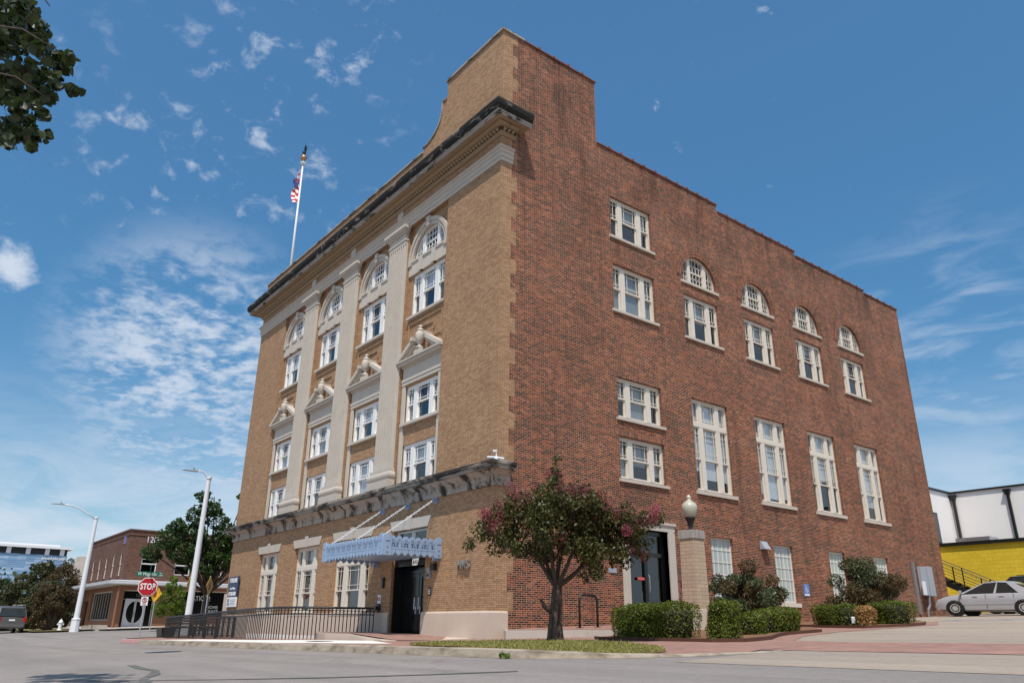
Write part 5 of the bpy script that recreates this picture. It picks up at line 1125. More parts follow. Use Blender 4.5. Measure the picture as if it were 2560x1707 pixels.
# clipped hedges: round-edged blocks, leaves over their surface
def hedge(name, path, w, h, label, cat, n=9000, mat='box_leaf', size=0.035, top=0.12, group=None, wave=0.03):
    c0 = path[len(path)//2]; e = empty(name, (c0[0], c0[1], pz(*c0)), 0, label, cat, group)
    P_ = [Vector((x, y, 0)) for x, y in path]; seg = [(P_[i], P_[i+1]) for i in range(len(P_)-1)] if len(P_) > 1 else [(P_[0], P_[0])]
    L = [max((b-a).length, 0.01) for a, b in seg]; pts = []; out = []
    core = MB(); T_ = 0
    def sup(t, k=3.2):       # rounded-box section
        c, s = math.cos(t), math.sin(t); return math.copysign(abs(c)**(2/k), c), math.copysign(abs(s)**(2/k), s)
    ph = random.uniform(0, 6)
    for i in range(n):
        cap = random.random() < (math.pi*w/2)/(math.pi*w/2+2*sum(L))
        th = math.pi*random.random()**0.9 if random.random() < 0.5 else math.pi*(1-random.random()**0.9)
        cx_, cz_ = sup(th)
        zz = h*(0.5+0.5*0) + 0
        z = h*(0.02+0.98*(max(cz_, 0)))
        if random.random() < 0.62: z = h*random.random()**0.8*0.97; cx_ = math.copysign(1-0.12*(z/h)**5-0.05*(1-z/h), cx_)
        rr = w/2*abs(cx_)
        if cap:
            end = random.choice((0, -1)); ang = random.uniform(0, 2*math.pi); base = P_[end]; dn = Vector((math.cos(ang), math.sin(ang), 0))
            if z > h*0.93: rr *= random.random()**0.5
            p = base+dn*rr
        else:
            k = random.choices(range(len(seg)), L)[0]; a, b = seg[k]; t = random.random(); base = a.lerp(b, t); dr = (b-a).normalized(); dn = Vector((-dr.y, dr.x, 0))*(1 if cx_ > 0 else -1)
            if z > h*0.93: rr *= random.uniform(0, 1)
            p = base+dn*rr
        wv = wave*(math.sin(p.x*5+ph)+math.sin(p.y*4.3+ph*2)+math.sin(z*7+p.x*3))
        p = p+dn*(wv+random.gauss(0, 0.018)-abs(random.gauss(0, 0.03))); z = max(0.02, z+wv*0.6*(z/h)+random.gauss(0, 0.015))
        pts.append((p.x, p.y, pz(p.x, p.y)+z)); out.append((dn.x, dn.y, 0.8 if z > 0.8*h else 0.1))
    leaves('foliage', pts, size, mat, e, up=0.2, outward=np.array(out)*0.9, aspect=0.7)
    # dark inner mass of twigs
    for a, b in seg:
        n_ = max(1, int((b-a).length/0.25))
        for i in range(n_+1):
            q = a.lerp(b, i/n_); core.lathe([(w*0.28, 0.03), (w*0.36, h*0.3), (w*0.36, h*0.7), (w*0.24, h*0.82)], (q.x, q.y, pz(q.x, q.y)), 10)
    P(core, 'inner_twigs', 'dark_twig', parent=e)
    return e
GH = 'clipped hedges and bushes along the side wall'
hedge('hedge', [(3.95, 0.95), (4.7, 0.85), (5.45, 0.75)], 0.92, 0.72, 'long box hedge in front of the pale pillar', 'hedge', 15000, group=GH)
hedge('round_bush', [(6.72, 0.55), (6.78, 0.6)], 0.62, 0.74, 'round clipped bush just right of the pale pillar', 'bush', 7500, group=GH)
hedge('hedge', [(6.0, 2.5), (6.02, 2.7)], 0.45, 0.46, 'short clipped hedge tucked behind the round bush', 'hedge', 4000, group=GH)
hedge('hedge', [(5.6, 3.6), (5.55, 4.3), (5.4, 4.9)], 0.7, 0.55, 'clipped hedge in front of the dark red bush by the second frosted window', 'hedge', 9000, group=GH)
hedge('hedge', [(3.75, 9.45), (4.55, 9.25)], 0.85, 0.62, 'clipped hedge below the wheelchair sign', 'hedge', 8500, group=GH)
hedge('hedge', [(4.9, 10.7), (5.35, 10.45)], 0.95, 0.64, 'clipped hedge at the car park end of the planting', 'hedge', 8500, group=GH)
hedge('golden_bush', [(5.35, 8.7), (5.4, 8.75)], 0.42, 0.5, 'round straw coloured bush between two green hedges', 'bush', 3500, mat='golden_leaf', size=0.045)
def shrub(name, c, rx, h, mats, label, n=7000, size=0.06, nb=26, flat=0.8, group=None):
    z0 = pz(*c); e = empty(name, (c[0], c[1], z0), 0, label, 'bush', group); cs, rs = [], []; mb = MB()
    for i in range(nb):
        a = random.uniform(0, 6.28); q = random.random()**0.5*rx*0.85; z = h*(0.22+0.75*random.random()*(1-0.55*(q/rx)**2)); p = Vector((c[0]+q*math.cos(a), c[1]+q*math.sin(a), z0+z)); cs.append(p); rs.append(random.uniform(0.16, 0.32)*rx)
        mb.tube([(c[0], c[1], z0), (c[0]+q*0.4*math.cos(a), c[1]+q*0.4*math.sin(a), z0+z*0.5), p], [0.025, 0.018, 0.008], 5)
    P(mb, 'stems', 'twig', parent=e)
    k = len(mats)
    for j, m_ in enumerate(mats):
        pts, d_ = cluster(cs[j::k], rs[j::k], n//k, flat, 0.25); leaves('foliage', pts, size, m_, e, up=0.5, aspect=0.4)
    return e
shrub('photinia', (2.9, 6.8), 1.1, 1.75, ['photinia_leaf', 'photinia_leaf', 'russet_leaf'], 'dark red and grey green bush in front of the first frosted window', 15000, 0.075, 40, group=GH)
shrub('photinia', (3.1, 12.9), 1.3, 1.95, ['russet_leaf', 'photinia_leaf', 'russet_leaf'], 'russet brown bush in front of the last frosted windows', 17000, 0.08, 44, group=GH)
hedge('round_bush', [(6.35, 1.0), (6.4, 1.05)], 0.4, 0.45, 'yellowing bush at the foot of the pale pillar', 'bush', 2200, mat='golden_leaf', size=0.04)
# mulch beds with rusty edging
struct(poly_fill([(3.3, 0.45), (3.7, 0.25), (6.9, 0.0), (7.5, 0.2), (7.3, 1.3), (6.6, 2.6), (6.2, 3.6), (6.0, 5.3), (4.4, 7.6), (1.9, 8.0), (2.0, 4.7)], lambda x, y: pz(x, y)+0.05, 'mulch_bed', 'mulch'))
struct(poly_fill([(3.2, 8.9), (4.2, 8.5), (5.6, 8.1), (6.1, 9.4), (6.0, 10.6), (5.2, 12.4), (4.2, 14.2), (1.6, 14.4), (1.6, 10)], lambda x, y: pz(x, y)+0.05, 'mulch_bed', 'mulch'))
def edge(pl, label, h=0.07):
    mb = MB()
    for a, b in zip(pl, pl[1:]):
        n_ = Vector((b[1]-a[1], a[0]-b[0])).normalized()*0.03
        mb.hexa([(a[0], a[1], pz(*a)-0.05), (b[0], b[1], pz(*b)-0.05), (b[0]+n_.x, b[1]+n_.y, pz(*b)-0.05), (a[0]+n_.x, a[1]+n_.y, pz(*a)-0.05), (a[0], a[1], pz(*a)+h), (b[0], b[1], pz(*b)+h), (b[0]+n_.x, b[1]+n_.y, pz(*b)+h), (a[0]+n_.x, a[1]+n_.y, pz(*a)+h)])
    tag(mb.build('bed_edging', 'rust_edging'), label, 'edging', 'rusty bed edgings')
edge([(3.3, 0.45), (3.7, 0.25), (6.9, 0.0), (7.5, 0.2), (7.3, 1.3), (6.6, 2.6), (6.2, 3.6), (6.0, 5.3)], 'low rusty edging strip in front of the hedge by the pillar')
edge([(3.2, 8.9), (4.2, 8.5), (5.6, 8.1), (6.1, 9.4), (6.0, 10.6), (5.2, 12.4)], 'low rusty edging strip in front of the straw coloured bush')
e = empty('path_light', (4.95, 8.75, pz(4.95, 8.75)), 0, 'small white stake light beside the straw coloured bush', 'light'); z = pz(4.95, 8.75); mb = MB(); mb.lathe([(0.05, z+0.1), (0.055, z+0.26), (0.03, z+0.28)], (4.95, 8.75, 0), 10); P(mb, 'housing', 'white_metal', parent=e); mb = MB(); mb.tube([(4.95, 8.75, z), (4.95, 8.75, z+0.1)], 0.012, 6); P(mb, 'stake', 'black_metal', parent=e)

# ------------------------------------------------------------------ tree overhead at the left edge: trunk beyond the frame
e = empty('street_tree', (7.2, -15.6, gz(7, -15.6)), 0, 'broad leaved tree whose branch hangs into the upper left corner', 'tree')
rnd = random.Random(5); mb = MB(); b0 = Vector((7.2, -15.6, gz(7, -15.6)))
mb.tube([b0, b0+Vector((0.05, 0.05, 1.2)), b0+Vector((0.1, 0.2, 2.6)), b0+Vector((0.25, 0.6, 4.0)), b0+Vector((0.3, 0.7, 6.0))], [0.2, 0.16, 0.14, 0.11, 0.05], 10)
br = [((9.45, -12.75, 6.55), (9.65, -12.5, 6.35)), ((9.35, -12.95, 6.1), (9.75, -12.35, 5.85)), ((9.3, -12.9, 5.65), (9.55, -12.3, 5.45)), ((9.3, -12.9, 5.2), (9.5, -12.55, 4.98))]
cs, rs = [], []
for q, t in br:
    q, t = Vector(q), Vector(t); s_ = b0+Vector((0.25, 0.6, 3.4+0.4*rnd.random())); mid = Vector((8.6, -13.7, q.z+0.25)); mb.tube([s_, s_.lerp(mid, 0.6)+Vector((0, 0, 0.25)), mid, q+Vector((-0.15, 0, 0.1)), q.lerp(t, 0.5)+Vector((0.06, 0, 0.05)), t], [0.05, 0.035, 0.02, 0.012, 0.008, 0.004], 6)
P(mb, 'trunk', 'bark', parent=e, smooth=True)
# leaf clumps of the overhanging branch: x, y, z, radius in metres
for x, y, z, r in ((7.32, -12.94, 7.87, 0.191), (8.2, -12.89, 7.22, 0.173), (8.46, -12.74, 7.09, 0.17), (7.4, -12.77, 7.88, 0.192), (8.56, -12.79, 6.75, 0.174), (7.89, -12.82, 7.23, 0.188), (7.87, -12.65, 7.34, 0.137), (7.78, -12.65, 7.41, 0.138), (8.7, -12.52, 6.75, 0.092), (7.82, -12.52, 7.39, 0.102), (7.83, -12.74, 7.1, 0.18), (7.17, -12.77, 7.55, 0.193), (8.83, -12.56, 6.49, 0.13), (7.12, -12.58, 7.69, 0.158), (8.35, -12.8, 6.61, 0.147), (7.14, -12.85, 7.43, 0.168), (8.01, -12.46, 7.04, 0.108), (7.41, -12.46, 7.46, 0.116), (8.65, -12.32, 6.5, 0.109), (8.39, -12.32, 6.67, 0.113), (8.91, -12.22, 6.4, 0.074), (7.67, -12.18, 7.27, 0.086), (8.04, -12.21, 6.85, 0.082), (8.64, -12.23, 6.44, 0.076), (8.54, -12.37, 6.4, 0.126), (8.75, -12.37, 6.27, 0.123), (8.39, -12.55, 6.41, 0.16), (7.71, -12.55, 6.85, 0.173), (7.82, -12.7, 6.68, 0.151), (7.31, -12.71, 7, 0.16), (8.65, -12.43, 6.14, 0.131), (7.23, -12.42, 7.05, 0.154), (6.77, -12.61, 7.14, 0.169), (7.23, -12.61, 6.85, 0.161), (7.54, -12.26, 6.96, 0.095), (7.35, -12.26, 7.09, 0.097), (8.37, -12.69, 6.07, 0.123), (7.67, -12.71, 6.5, 0.134), (8.85, -12.14, 6.1, 0.057), (7.58, -12.08, 6.93, 0.067), (8.07, -12.01, 6.61, 0.05), (8.85, -12.06, 6.1, 0.045), (7.87, -12.44, 6.39, 0.116), (7.24, -12.43, 6.78, 0.124), (7.8, -12.29, 6.57, 0.1), (8.6, -12.31, 6.06, 0.091), (6.8, -12.56, 6.89, 0.138), (8.48, -12.55, 5.88, 0.114), (7.15, -12.3, 6.71, 0.097), (6.91, -12.29, 6.86, 0.099), (7.19, -12.42, 6.51, 0.123), (6.82, -12.41, 6.72, 0.128), (7.48, -12.57, 6.24, 0.118), (8.08, -12.56, 5.89, 0.11), (7.75, -12.29, 6.06, 0.098), (7.25, -12.28, 6.35, 0.104), (7.08, -12.42, 6.38, 0.105), (7.82, -12.43, 5.97, 0.097), (6.62, -12.53, 6.52, 0.099), (8.39, -12.52, 5.55, 0.081), (7.65, -12.29, 5.97, 0.067), (8.52, -12.31, 5.49, 0.061), (8.04, -12.22, 5.96, 0.052), (6.86, -12.18, 6.65, 0.06), (8.39, -13.01, 6.75, 0.248), (6.74, -13.11, 7.9, 0.298), (6.72, -12.96, 7.19, 0.293), (7.14, -12.94, 6.93, 0.281), (8.23, -12.77, 5.71, 0.204), (7.41, -12.8, 6.17, 0.224)):
    cs.append(Vector((x, y, z))); rs.append(r)
pts, _d = cluster(cs, rs, 2700, 0.9, 0.0); leaves('crown', pts, 0.092, 'pear_leaf', e, up=0.1, aspect=0.85, fold=0.08)
cs, rs = [], []
for _ in range(60):
    a = rnd.uniform(0, 6.28); q = rnd.random()**0.5*1.9; p = b0+Vector((q*math.cos(a)*1.0-1.7, q*math.sin(a)*0.9-1.2, 5.0+rnd.uniform(-0.9, 2.0))); cs.append(p); rs.append(rnd.uniform(0.3, 0.5))
pts, _d = cluster(cs, rs, 7000, 0.9, 0.1); leaves('back_crown', pts, 0.1, 'pear_leaf', e, up=0.2, aspect=0.8, fold=0.06)

# ------------------------------------------------------------------ vehicles
def hexring(xs_): pass
def car(name, loc, rz, kind, paint, label, cat='car', sc=1.0):
    e = empty(name, loc, rz, label, cat, 'parked cars'); e.scale = (sc*1.02, sc, sc*0.88) if kind == 'sedan' else (sc, sc, sc)
    def Q(mb, nm, mat, par=e, **kw): return mb.build(nm, mat, par, **kw)
    if kind == 'sedan':
        W_, st = 0.86, [(-2.26, .36, .60, .70), (-2.2, .26, .82, .95), (-2.0, .2, .93, 1.02), (-1.5, .18, .95, 1.05), (-0.6, .18, .95, 1.02), (0.3, .18, .94, 1.0), (0.95, .18, .92, 1.0), (1.4, .2, .86, .95), (1.75, .2, .79, .87), (1.98, .22, .70, .77), (2.08, .25, .60, .66), (2.12, .34, .48, .52)]
        cab = dict(low=(-1.75, 1.05), top=(-0.92, 0.08), zb=.96, zt=1.47, wl=.80, wt=.60); wx = (-1.32, 1.30); wr = .315
    else:
        W_, st = 0.92, [(-2.3, .42, .95, 1.0), (-2.22, .32, 1.0, 1.08), (-1.4, .28, 1.02, 1.1), (-0.4, .28, 1.02, 1.08), (0.8, .28, 1.02, 1.07), (1.2, .28, 1.0, 1.08), (1.9, .3, .92, 1.02), (2.2, .36, .82, .9), (2.28, .42, .7, .74)]
        cab = dict(low=(-2.24, 1.2), top=(-1.95, 0.45), zb=1.03, zt=1.72, wl=.86, wt=.70); wx = (-1.35, 1.4); wr = .36
    mb = MB(); secs = []
    for i, (x, zb_, zm, zt) in enumerate(st):
        k = 1-0.10*max(0, (abs(x)-1.6)/0.7)**1.6; w = W_*k
        half = [(0, zb_), (w*0.80, zb_), (w*0.95, zb_+0.06), (w*0.99, zb_+(zm-zb_)*0.35), (w, zb_+(zm-zb_)*0.62), (w*0.975, zm-0.03), (w*0.93, zm+0.015), (w*0.72, zt-0.012), (w*0.35, zt+0.01), (0, zt+0.015)]
        secs.append([(x, y, z) for y, z in half]+[(x, -y, z) for y, z in half[-2:0:-1]])
    n = len(secs[0])
    ids = [[mb.vert(p) for p in s_] for s_ in secs]
    for a, b in zip(ids, ids[1:]):
        for k in range(n): l = (k+1) % n; mb.f.append([a[k], a[l], b[l], b[k]]); mb.mi.append(0)
    mb.f.append(ids[0][::-1]); mb.mi.append(0); mb.f.append(ids[-1]); mb.mi.append(0)
    body = Q(mb, 'body', paint, smooth=True, auto=38)
    c = cab; mb = MB()
    L = [(c['low'][0], -c['wl'], c['zb']), (c['low'][1], -c['wl'], c['zb']), (c['low'][1], c['wl'], c['zb']), (c['low'][0], c['wl'], c['zb'])]; Tt = [(c['top'][0], -c['wt'], c['zt']), (c['top'][1], -c['wt'], c['zt']), (c['top'][1], c['wt'], c['zt']), (c['top'][0], c['wt'], c['zt'])]
    mb.hexa(L+Tt); Q(mb, 'window_glass', 'car_glass')
    mb = MB(); x0, x1 = c['top']; wt, zt = c['wt'], c['zt']
    secs = []
    for x, dz in ((x0-0.12, -0.075), (x0, 0.0), ((x0+x1)/2, 0.035), (x1, 0.0), (x1+0.10, -0.065)):
        secs.append([mb.vert(p) for p in ((x, -wt-0.03, zt+dz-0.035), (x, -wt+0.03, zt+dz+0.015), (x, -wt*0.5, zt+dz+0.04), (x, wt*0.5, zt+dz+0.04), (x, wt-0.03, zt+dz+0.015), (x, wt+0.03, zt+dz-0.035))])
    for a, b in zip(secs, secs[1:]):
        for k in range(6): l = (k+1) % 6; mb.f.append([a[k], a[l], b[l], b[k]]); mb.mi.append(0)
    mb.f.append(secs[0]); mb.mi.append(0); mb.f.append(secs[-1]); mb.mi.append(0)
    Q(mb, 'roof', paint, smooth=True, auto=50)
    mb = MB()
    def side(t, u, s_, o_=0.012):   # t along the cabin (0 rear..1 front), u height
        xl = c['low'][0]+(c['low'][1]-c['low'][0])*t; xt = c['top'][0]+(c['top'][1]-c['top'][0])*t
        return (xl+(xt-xl)*u, s_*(c['wl']+(c['wt']-c['wl'])*u+o_), c['zb']+(c['zt']-c['zb'])*u)
    pil = ((-0.01, 0.2 if kind == 'sedan' else 0.07), (0.5, 0.535), (0.955, 1.01)) if kind == 'sedan' else ((-0.01, 0.06), (0.3, 0.33), (0.63, 0.66), (0.955, 1.01))
    for s_ in (-1, 1):
        mb = MB()
        for t0, t1 in pil:
            a = [side(t0, 0, s_), side(t1, 0, s_), side(t1 if t1 < 0.3 or kind != 'sedan' else t1, 1, s_), side(t0, 1, s_)]; b = [side(t0, 0, s_, -0.03), side(t1, 0, s_, -0.03), side(t1, 1, s_, -0.03), side(t0, 1, s_, -0.03)]
            mb.hexa(a+b)
        Q(mb, 'pillars', paint)
    mb = MB()
    for s_ in (-1, 1):
        for x in ((-1.0, 0.05, 1.0) if kind == 'sedan' else (-1.0, 0.0, 1.0)): mb.box(x-0.006, x+0.006, s_*W_*0.985-0.006, s_*W_*0.985+0.009*s_ if s_ > 0 else s_*W_*0.985+0.006, 0.3, c['zb']-0.02)
    Q(mb, 'door_seams', 'black_metal', body)
    mb = MB()
    for s_ in (-1, 1): mb.box(-0.98, 1.0, *sorted((s_*W_*0.98, s_*(W_*0.985+0.018))), 0.48, 0.54)
    Q(mb, 'side_moulding', paint, body)
    for s_ in (-1, 1):
        for x in (-0.55, 0.45): mb = MB(); mb.box(x-0.1, x+0.1, *sorted((s_*W_*0.97, s_*(W_*0.97+0.035))), c['zb']-0.14, c['zb']-0.10); Q(mb, 'door_handle', paint, bevel=0.008)
        mb = MB(); mb.hexa([(0.95, s_*0.82, c['zb']+0.04), (1.05, s_*0.82, c['zb']+0.05), (1.02, s_*1.0, c['zb']+0.05), (0.92, s_*1.0, c['zb']+0.04), (0.93, s_*0.82, c['zb']+0.16), (1.02, s_*0.82, c['zb']+0.17), (0.99, s_*1.0, c['zb']+0.17), (0.9, s_*1.0, c['zb']+0.16)]); Q(mb, 'side_mirror', paint, bevel=0.012)
    for x in wx:
        for s_ in (-1, 1):
            mb = MB(); a, b = W_*0.80, W_*0.995+0.004
            mb.lathe([(wr+0.055, s_*a), (wr+0.055, s_*b)], (x, 0, wr), 28, 'y'); Q(mb, 'wheel_arch', 'black_metal', body)
            mb = MB(); a, b = W_*0.82, W_*1.0+0.012; mb.lathe([(wr*0.62, s_*(b-0.0)), (wr*0.9, s_*(b+0.004)), (wr, s_*(b-0.02)), (wr, s_*a)], (x, 0, wr), 28, 'y'); t_ = Q(mb, 'wheel', 'tyre', smooth=True, auto=35)
            mb = MB(); mb.lathe([(0.001, s_*(b+0.004)), (wr*0.2, s_*(b+0.004)), (wr*0.5, s_*(b-0.002)), (wr*0.64, s_*(b+0.008)), (wr*0.66, s_*(b-0.02))], (x, 0, wr), 28, 'y')
            rm = Q(mb, 'rim', 'rim_metal', t_, smooth=True, auto=35)
            mb = MB()
            for q in range(7): a_ = q*2*math.pi/7; mb.lathe([(wr*0.095, s_*(b+0.006)), (wr*0.07, s_*(b+0.009))], (x+wr*0.43*math.cos(a_), 0, wr+wr*0.43*math.sin(a_)), 8, 'y')
            Q(mb, 'rim_slots', 'black_metal', t_)
    xr = st[0][0]; zt_ = st[1][2]
    for s_ in (-1, 1):
        mb = MB(); 
        if kind == 'sedan': mb.hexa([(xr+0.02, s_*0.45, 0.66), (xr+0.28, s_*0.83, 0.68), (xr+0.20, s_*0.80, 0.68), (xr+0.02, s_*0.5, 0.66), (xr+0.06, s_*0.45, 0.86), (xr+0.40, s_*0.845, 0.86), (xr+0.2, s_*0.80, 0.86), (xr+0.08, s_*0.5, 0.86)])
        else: mb.box(xr-0.01, xr+0.18, *sorted((s_*0.66, s_*0.87)), 0.76, 1.05)
        Q(mb, 'tail_light', 'red_lamp', bevel=0.01)
        mb = MB(); xf = st[-1][0]; zz = st[-3][2]-0.02; mb.hexa([(xf-0.3, s_*0.55, zz-0.02), (xf-0.05, s_*0.42, zz-0.06), (xf-0.12, s_*0.75, zz-0.04), (xf-0.45, s_*0.80, zz+0.02), (xf-0.3, s_*0.55, zz+0.09), (xf-0.1, s_*0.42, zz+0.03), (xf-0.15, s_*0.75, zz+0.05), (xf-0.48, s_*0.80, zz+0.13)]); Q(mb, 'headlight', 'chrome', bevel=0.01)
    mb = MB(); mb.box(xr-0.05, xr+0.12, -W_*0.86, W_*0.86, 0.36, 0.56); Q(mb, 'rear_bumper', paint, bevel=0.04)
    mb = MB(); mb.box(xr-0.035, xr-0.01, -0.18, 0.18, 0.72 if kind == 'sedan' else 0.80, 0.83 if kind == 'sedan' else 0.91); Q(mb, 'number_plate', 'sign_white')
    if kind != 'sedan':
        mb = MB(); mb.hexa([(xr+0.00, -0.72, 1.10), (xr+0.02, 0.72, 1.10), (xr+0.05, 0.72, 1.10), (xr+0.05, -0.72, 1.10), (xr+0.22, -0.62, 1.60), (xr+0.22, 0.62, 1.60), (xr+0.3, 0.62, 1.6), (xr+0.3, -0.62, 1.6)]); Q(mb, 'rear_window', 'car_glass')
        mb = MB(); [mb.tube([(-1.8, s_*0.6, 1.77), (0.2, s_*0.6, 1.79)], 0.018, 6) for s_ in (-1, 1)]; Q(mb, 'roof_rail', 'black_metal')
    return e
m_ = plain('car_glass', (0.018, 0.022, 0.022), 0.06, 0.1, spec=0.6)
car('sedan_car', (2.95, 23.9, gz(2.95, 23.9)+0.02), math.pi, 'sedan', 'silver_paint', 'silver four door sedan parked side on at the end of the red wall', sc=0.98)
car('parked_suv', (2.75, 28.3, gz(2.75, 28.3)+0.02), math.pi, 'suv', 'navy_paint', 'dark blue car parked behind the silver sedan', sc=0.9)
car('parked_suv', (-44.0, -6.05, gz(-42, -6)), math.pi+R_(3), 'suv', 'dark_silver_paint', 'grey sport utility car seen from behind at the left edge', sc=0.9)
car('parked_suv', (-52.0, -8.5, gz(-50, -8)), math.pi, 'suv', 'white_car_paint', 'white car parked beyond the grey sport utility car')
car('parked_suv', (-54.0, -2.9, gz(-54, -3)), math.pi/2+R_(8), 'suv', 'beige_paint', 'beige car behind the hydrant and the street lamp')

# ------------------------------------------------------------------ yellow building, white building and stair at the right
e = empty('yellow_building', (0, 34, 1.9), 0, 'low building with bright yellow painted block wall and black roof edge', 'building')
mb = MB(); mb.box(-14, 22, 34, 37.9, 1.0, 5.5); P(mb, 'wall', 'yellow_block', parent=e)
mb = MB(); mb.box(-14, 22.05, 33.88, 37.9, 5.5, 5.68); P(mb, 'roof_edge', 'black_metal', parent=e)
mb = MB(); mb.box(-2.7, -0.9, 35, 36.2, 5.682, 6.0); P(mb, 'roof_vent', 'aluminium', parent=e)
e = empty('white_building', (0, 38, 1.9), 0, 'tall white rendered building with black downpipes behind the yellow wall', 'building')
mb = MB(); mb.box(-3.75, 24, 38, 52, 1.0, 8.98); P(mb, 'wall', 'stucco_white', parent=e); mb = MB(); mb.box(-14, -3.77, 33, 52, 1.0, 8.97); w_ = P(mb, 'side_wing', 'stucco_white', parent=e)
mb = MB(); mb.box(-3.72, 24.1, 37.9, 38.1, 8.98, 9.08); mb.box(-3.85, -3.66, 32.9, 38.1, 8.985, 9.085); P(mb, 'roof_edge', 'black_metal', parent=e)
for x in (-3.55, -0.52, 3.6, 8, 12):
    mb = MB(); mb.hexa([(x-0.1, 37.8, 8.55), (x+0.1, 37.8, 8.55), (x+0.1, 37.98, 8.55), (x-0.1, 37.98, 8.55), (x-0.2, 37.7, 8.86), (x+0.2, 37.7, 8.86), (x+0.2, 37.98, 8.86), (x-0.2, 37.98, 8.86)]); mb.box(x-0.07, x+0.07, 37.83, 37.97, 5.7, 8.56); P(mb, 'downpipe', 'black_metal', parent=e)
mb = MB(); mb.box(-3.76, -3.66, 34.9, 35.55, 5.8, 7.6); P(mb, 'window', 'black_metal', parent=e); mb = MB(); mb.box(-3.66, -3.65, 34.95, 35.45, 5.9, 7.5); P(mb, 'window_pane', 'dark_glass', parent=e)
e = empty('outdoor_stair', (-1, 32, 1.9), 0, 'black steel stair with railings against the yellow wall', 'stair')
mb = MB()
sx0, sz0, sx1, sz1 = -3.2, 4.05, 1.1, 1.95
for y in (31.5, 32.6): mb.hexa([(sx0, y, sz0-0.3), (sx1, y, sz1-0.3), (sx1, y+0.06, sz1-0.3), (sx0, y+0.06, sz0-0.3), (sx0, y, sz0), (sx1, y, sz1), (sx1, y+0.06, sz1), (sx0, y+0.06, sz0)])
for i in range(12): t = (i+0.5)/12; x = sx0+(sx1-sx0)*t; z = sz0+(sz1-sz0)*t; mb.box(x-0.15, x+0.15, 31.56, 32.6, z-0.04, z)
P(mb, 'flight', 'black_metal', parent=e)
for y in (31.53, 32.63):
    mb = MB()
    for dz in (0.2, 0.36, 0.52, 0.68, 0.9): mb.tube([(sx0, y, sz0+dz), (sx1, y, sz1+dz)], 0.022 if dz > 0.8 else 0.013, 6)
    for i in range(4): t = 0.05+0.3*i; x = sx0+(sx1-sx0)*t; z = sz0+(sz1-sz0)*t; mb.box(x-0.025, x+0.025, y-0.025, y+0.025, z, z+0.9)
    P(mb, 'handrail', 'black_metal', parent=e)

# ------------------------------------------------------------------ across the side street: two storey brick shop building
e = empty('corner_shop', (-45, 0.6, 0.65), 0, 'two storey brown brick corner building with grey canopy and round glass doors', 'building')
EX, SY = -45.0, 0.6
ET = lambda a, d, z: (EX-d, a, z); ST = lambda a, d, z: (a, SY+d, z)
mb = MB(ET); wE = [(1.62, 2.70), (4.0, 5.1), (6.4, 7.5), (8.8, 9.9)]
wall(mb, SY, 26, 3.6, 7.35, [dict(a0=a, a1=b, z0=4.35, z1=5.7) for a, b in wE], reveal=0.12)
mb.T = ST; wS = [-46.75, -49.15, -51.6, -54.05, -56.5]
wall(mb, -58.4, EX, 3.6, 7.35, [dict(a0=a-0.36, a1=a+0.36, z0=4.2, z1=5.85) for a in wS], reveal=0.12)
mb.T = None; mb.face([(-58.4, SY, 7.2), (EX, SY, 7.2), (EX, 26, 7.2), (-58.4, 26, 7.2)]); mb.face([(-58.4, SY, 0), (-58.4, 26, 0), (-58.4, 26, 7.35), (-58.4, SY, 7.35)])
P(mb, 'upper_wall', 'brown_brick', parent=e)
mb = MB(); sweep(mb, [(0, 7.0), (0.05, 7.0), (0.05, 7.3), (0.12, 7.32), (0.12, 7.42), (-0.2, 7.44)], [(-58.4, SY+0.02), (EX, SY), (EX, 26)]); P(mb, 'parapet', 'brown_brick', parent=e)
mb = MB(); sweep(mb, [(-0.2, 3.52), (1.0, 3.52), (1.05, 3.56), (1.05, 3.64), (1.0, 3.66), (1.0, 3.76), (0.9, 3.8), (0, 3.88)], [(-58.4, SY), (EX, SY), (EX, 26)]); P(mb, 'canopy', 'canopy_gray', parent=e)
for a0, a1 in wE:
    mb = MB(ET); sash(mb, a0, a1, 5.02, 5.7, 0.05, (), (0.5,), 0.06); sash(mb, a0, a1, 4.35, 5.05, 0.07, (), (), 0.06); o = P(mb, 'window', 'white_paint', parent=e); mb = MB(ET); mb.face([(a0, 0.1, 4.35), (a1, 0.1, 4.35), (a1, 0.1, 5.7), (a0, 0.1, 5.7)]); P(mb, 'pane', 'shop_glass' if 'shop_glass' in M else 'dark_glass', parent=o)
for a in wS:
    mb = MB(ST); sash(mb, a-0.36, a+0.36, 5.0, 5.85, 0.04, (), (), 0.07); sash(mb, a-0.36, a+0.36, 4.2, 5.05, 0.06, (), (), 0.07); o = P(mb, 'window', 'cream_paint', parent=e); mb = MB(ST); mb.face([(a-0.36, 0.1, 4.2), (a+0.36, 0.1, 4.2), (a+0.36, 0.1, 5.85), (a-0.36, 0.1, 5.85)]); P(mb, 'pane', 'dark_glass', parent=o)
    mb = MB(ST); mb.box(a-0.42, a+0.42, -0.05, 0.1, 4.1, 4.198); P(mb, 'sill', 'brown_brick', parent=o)
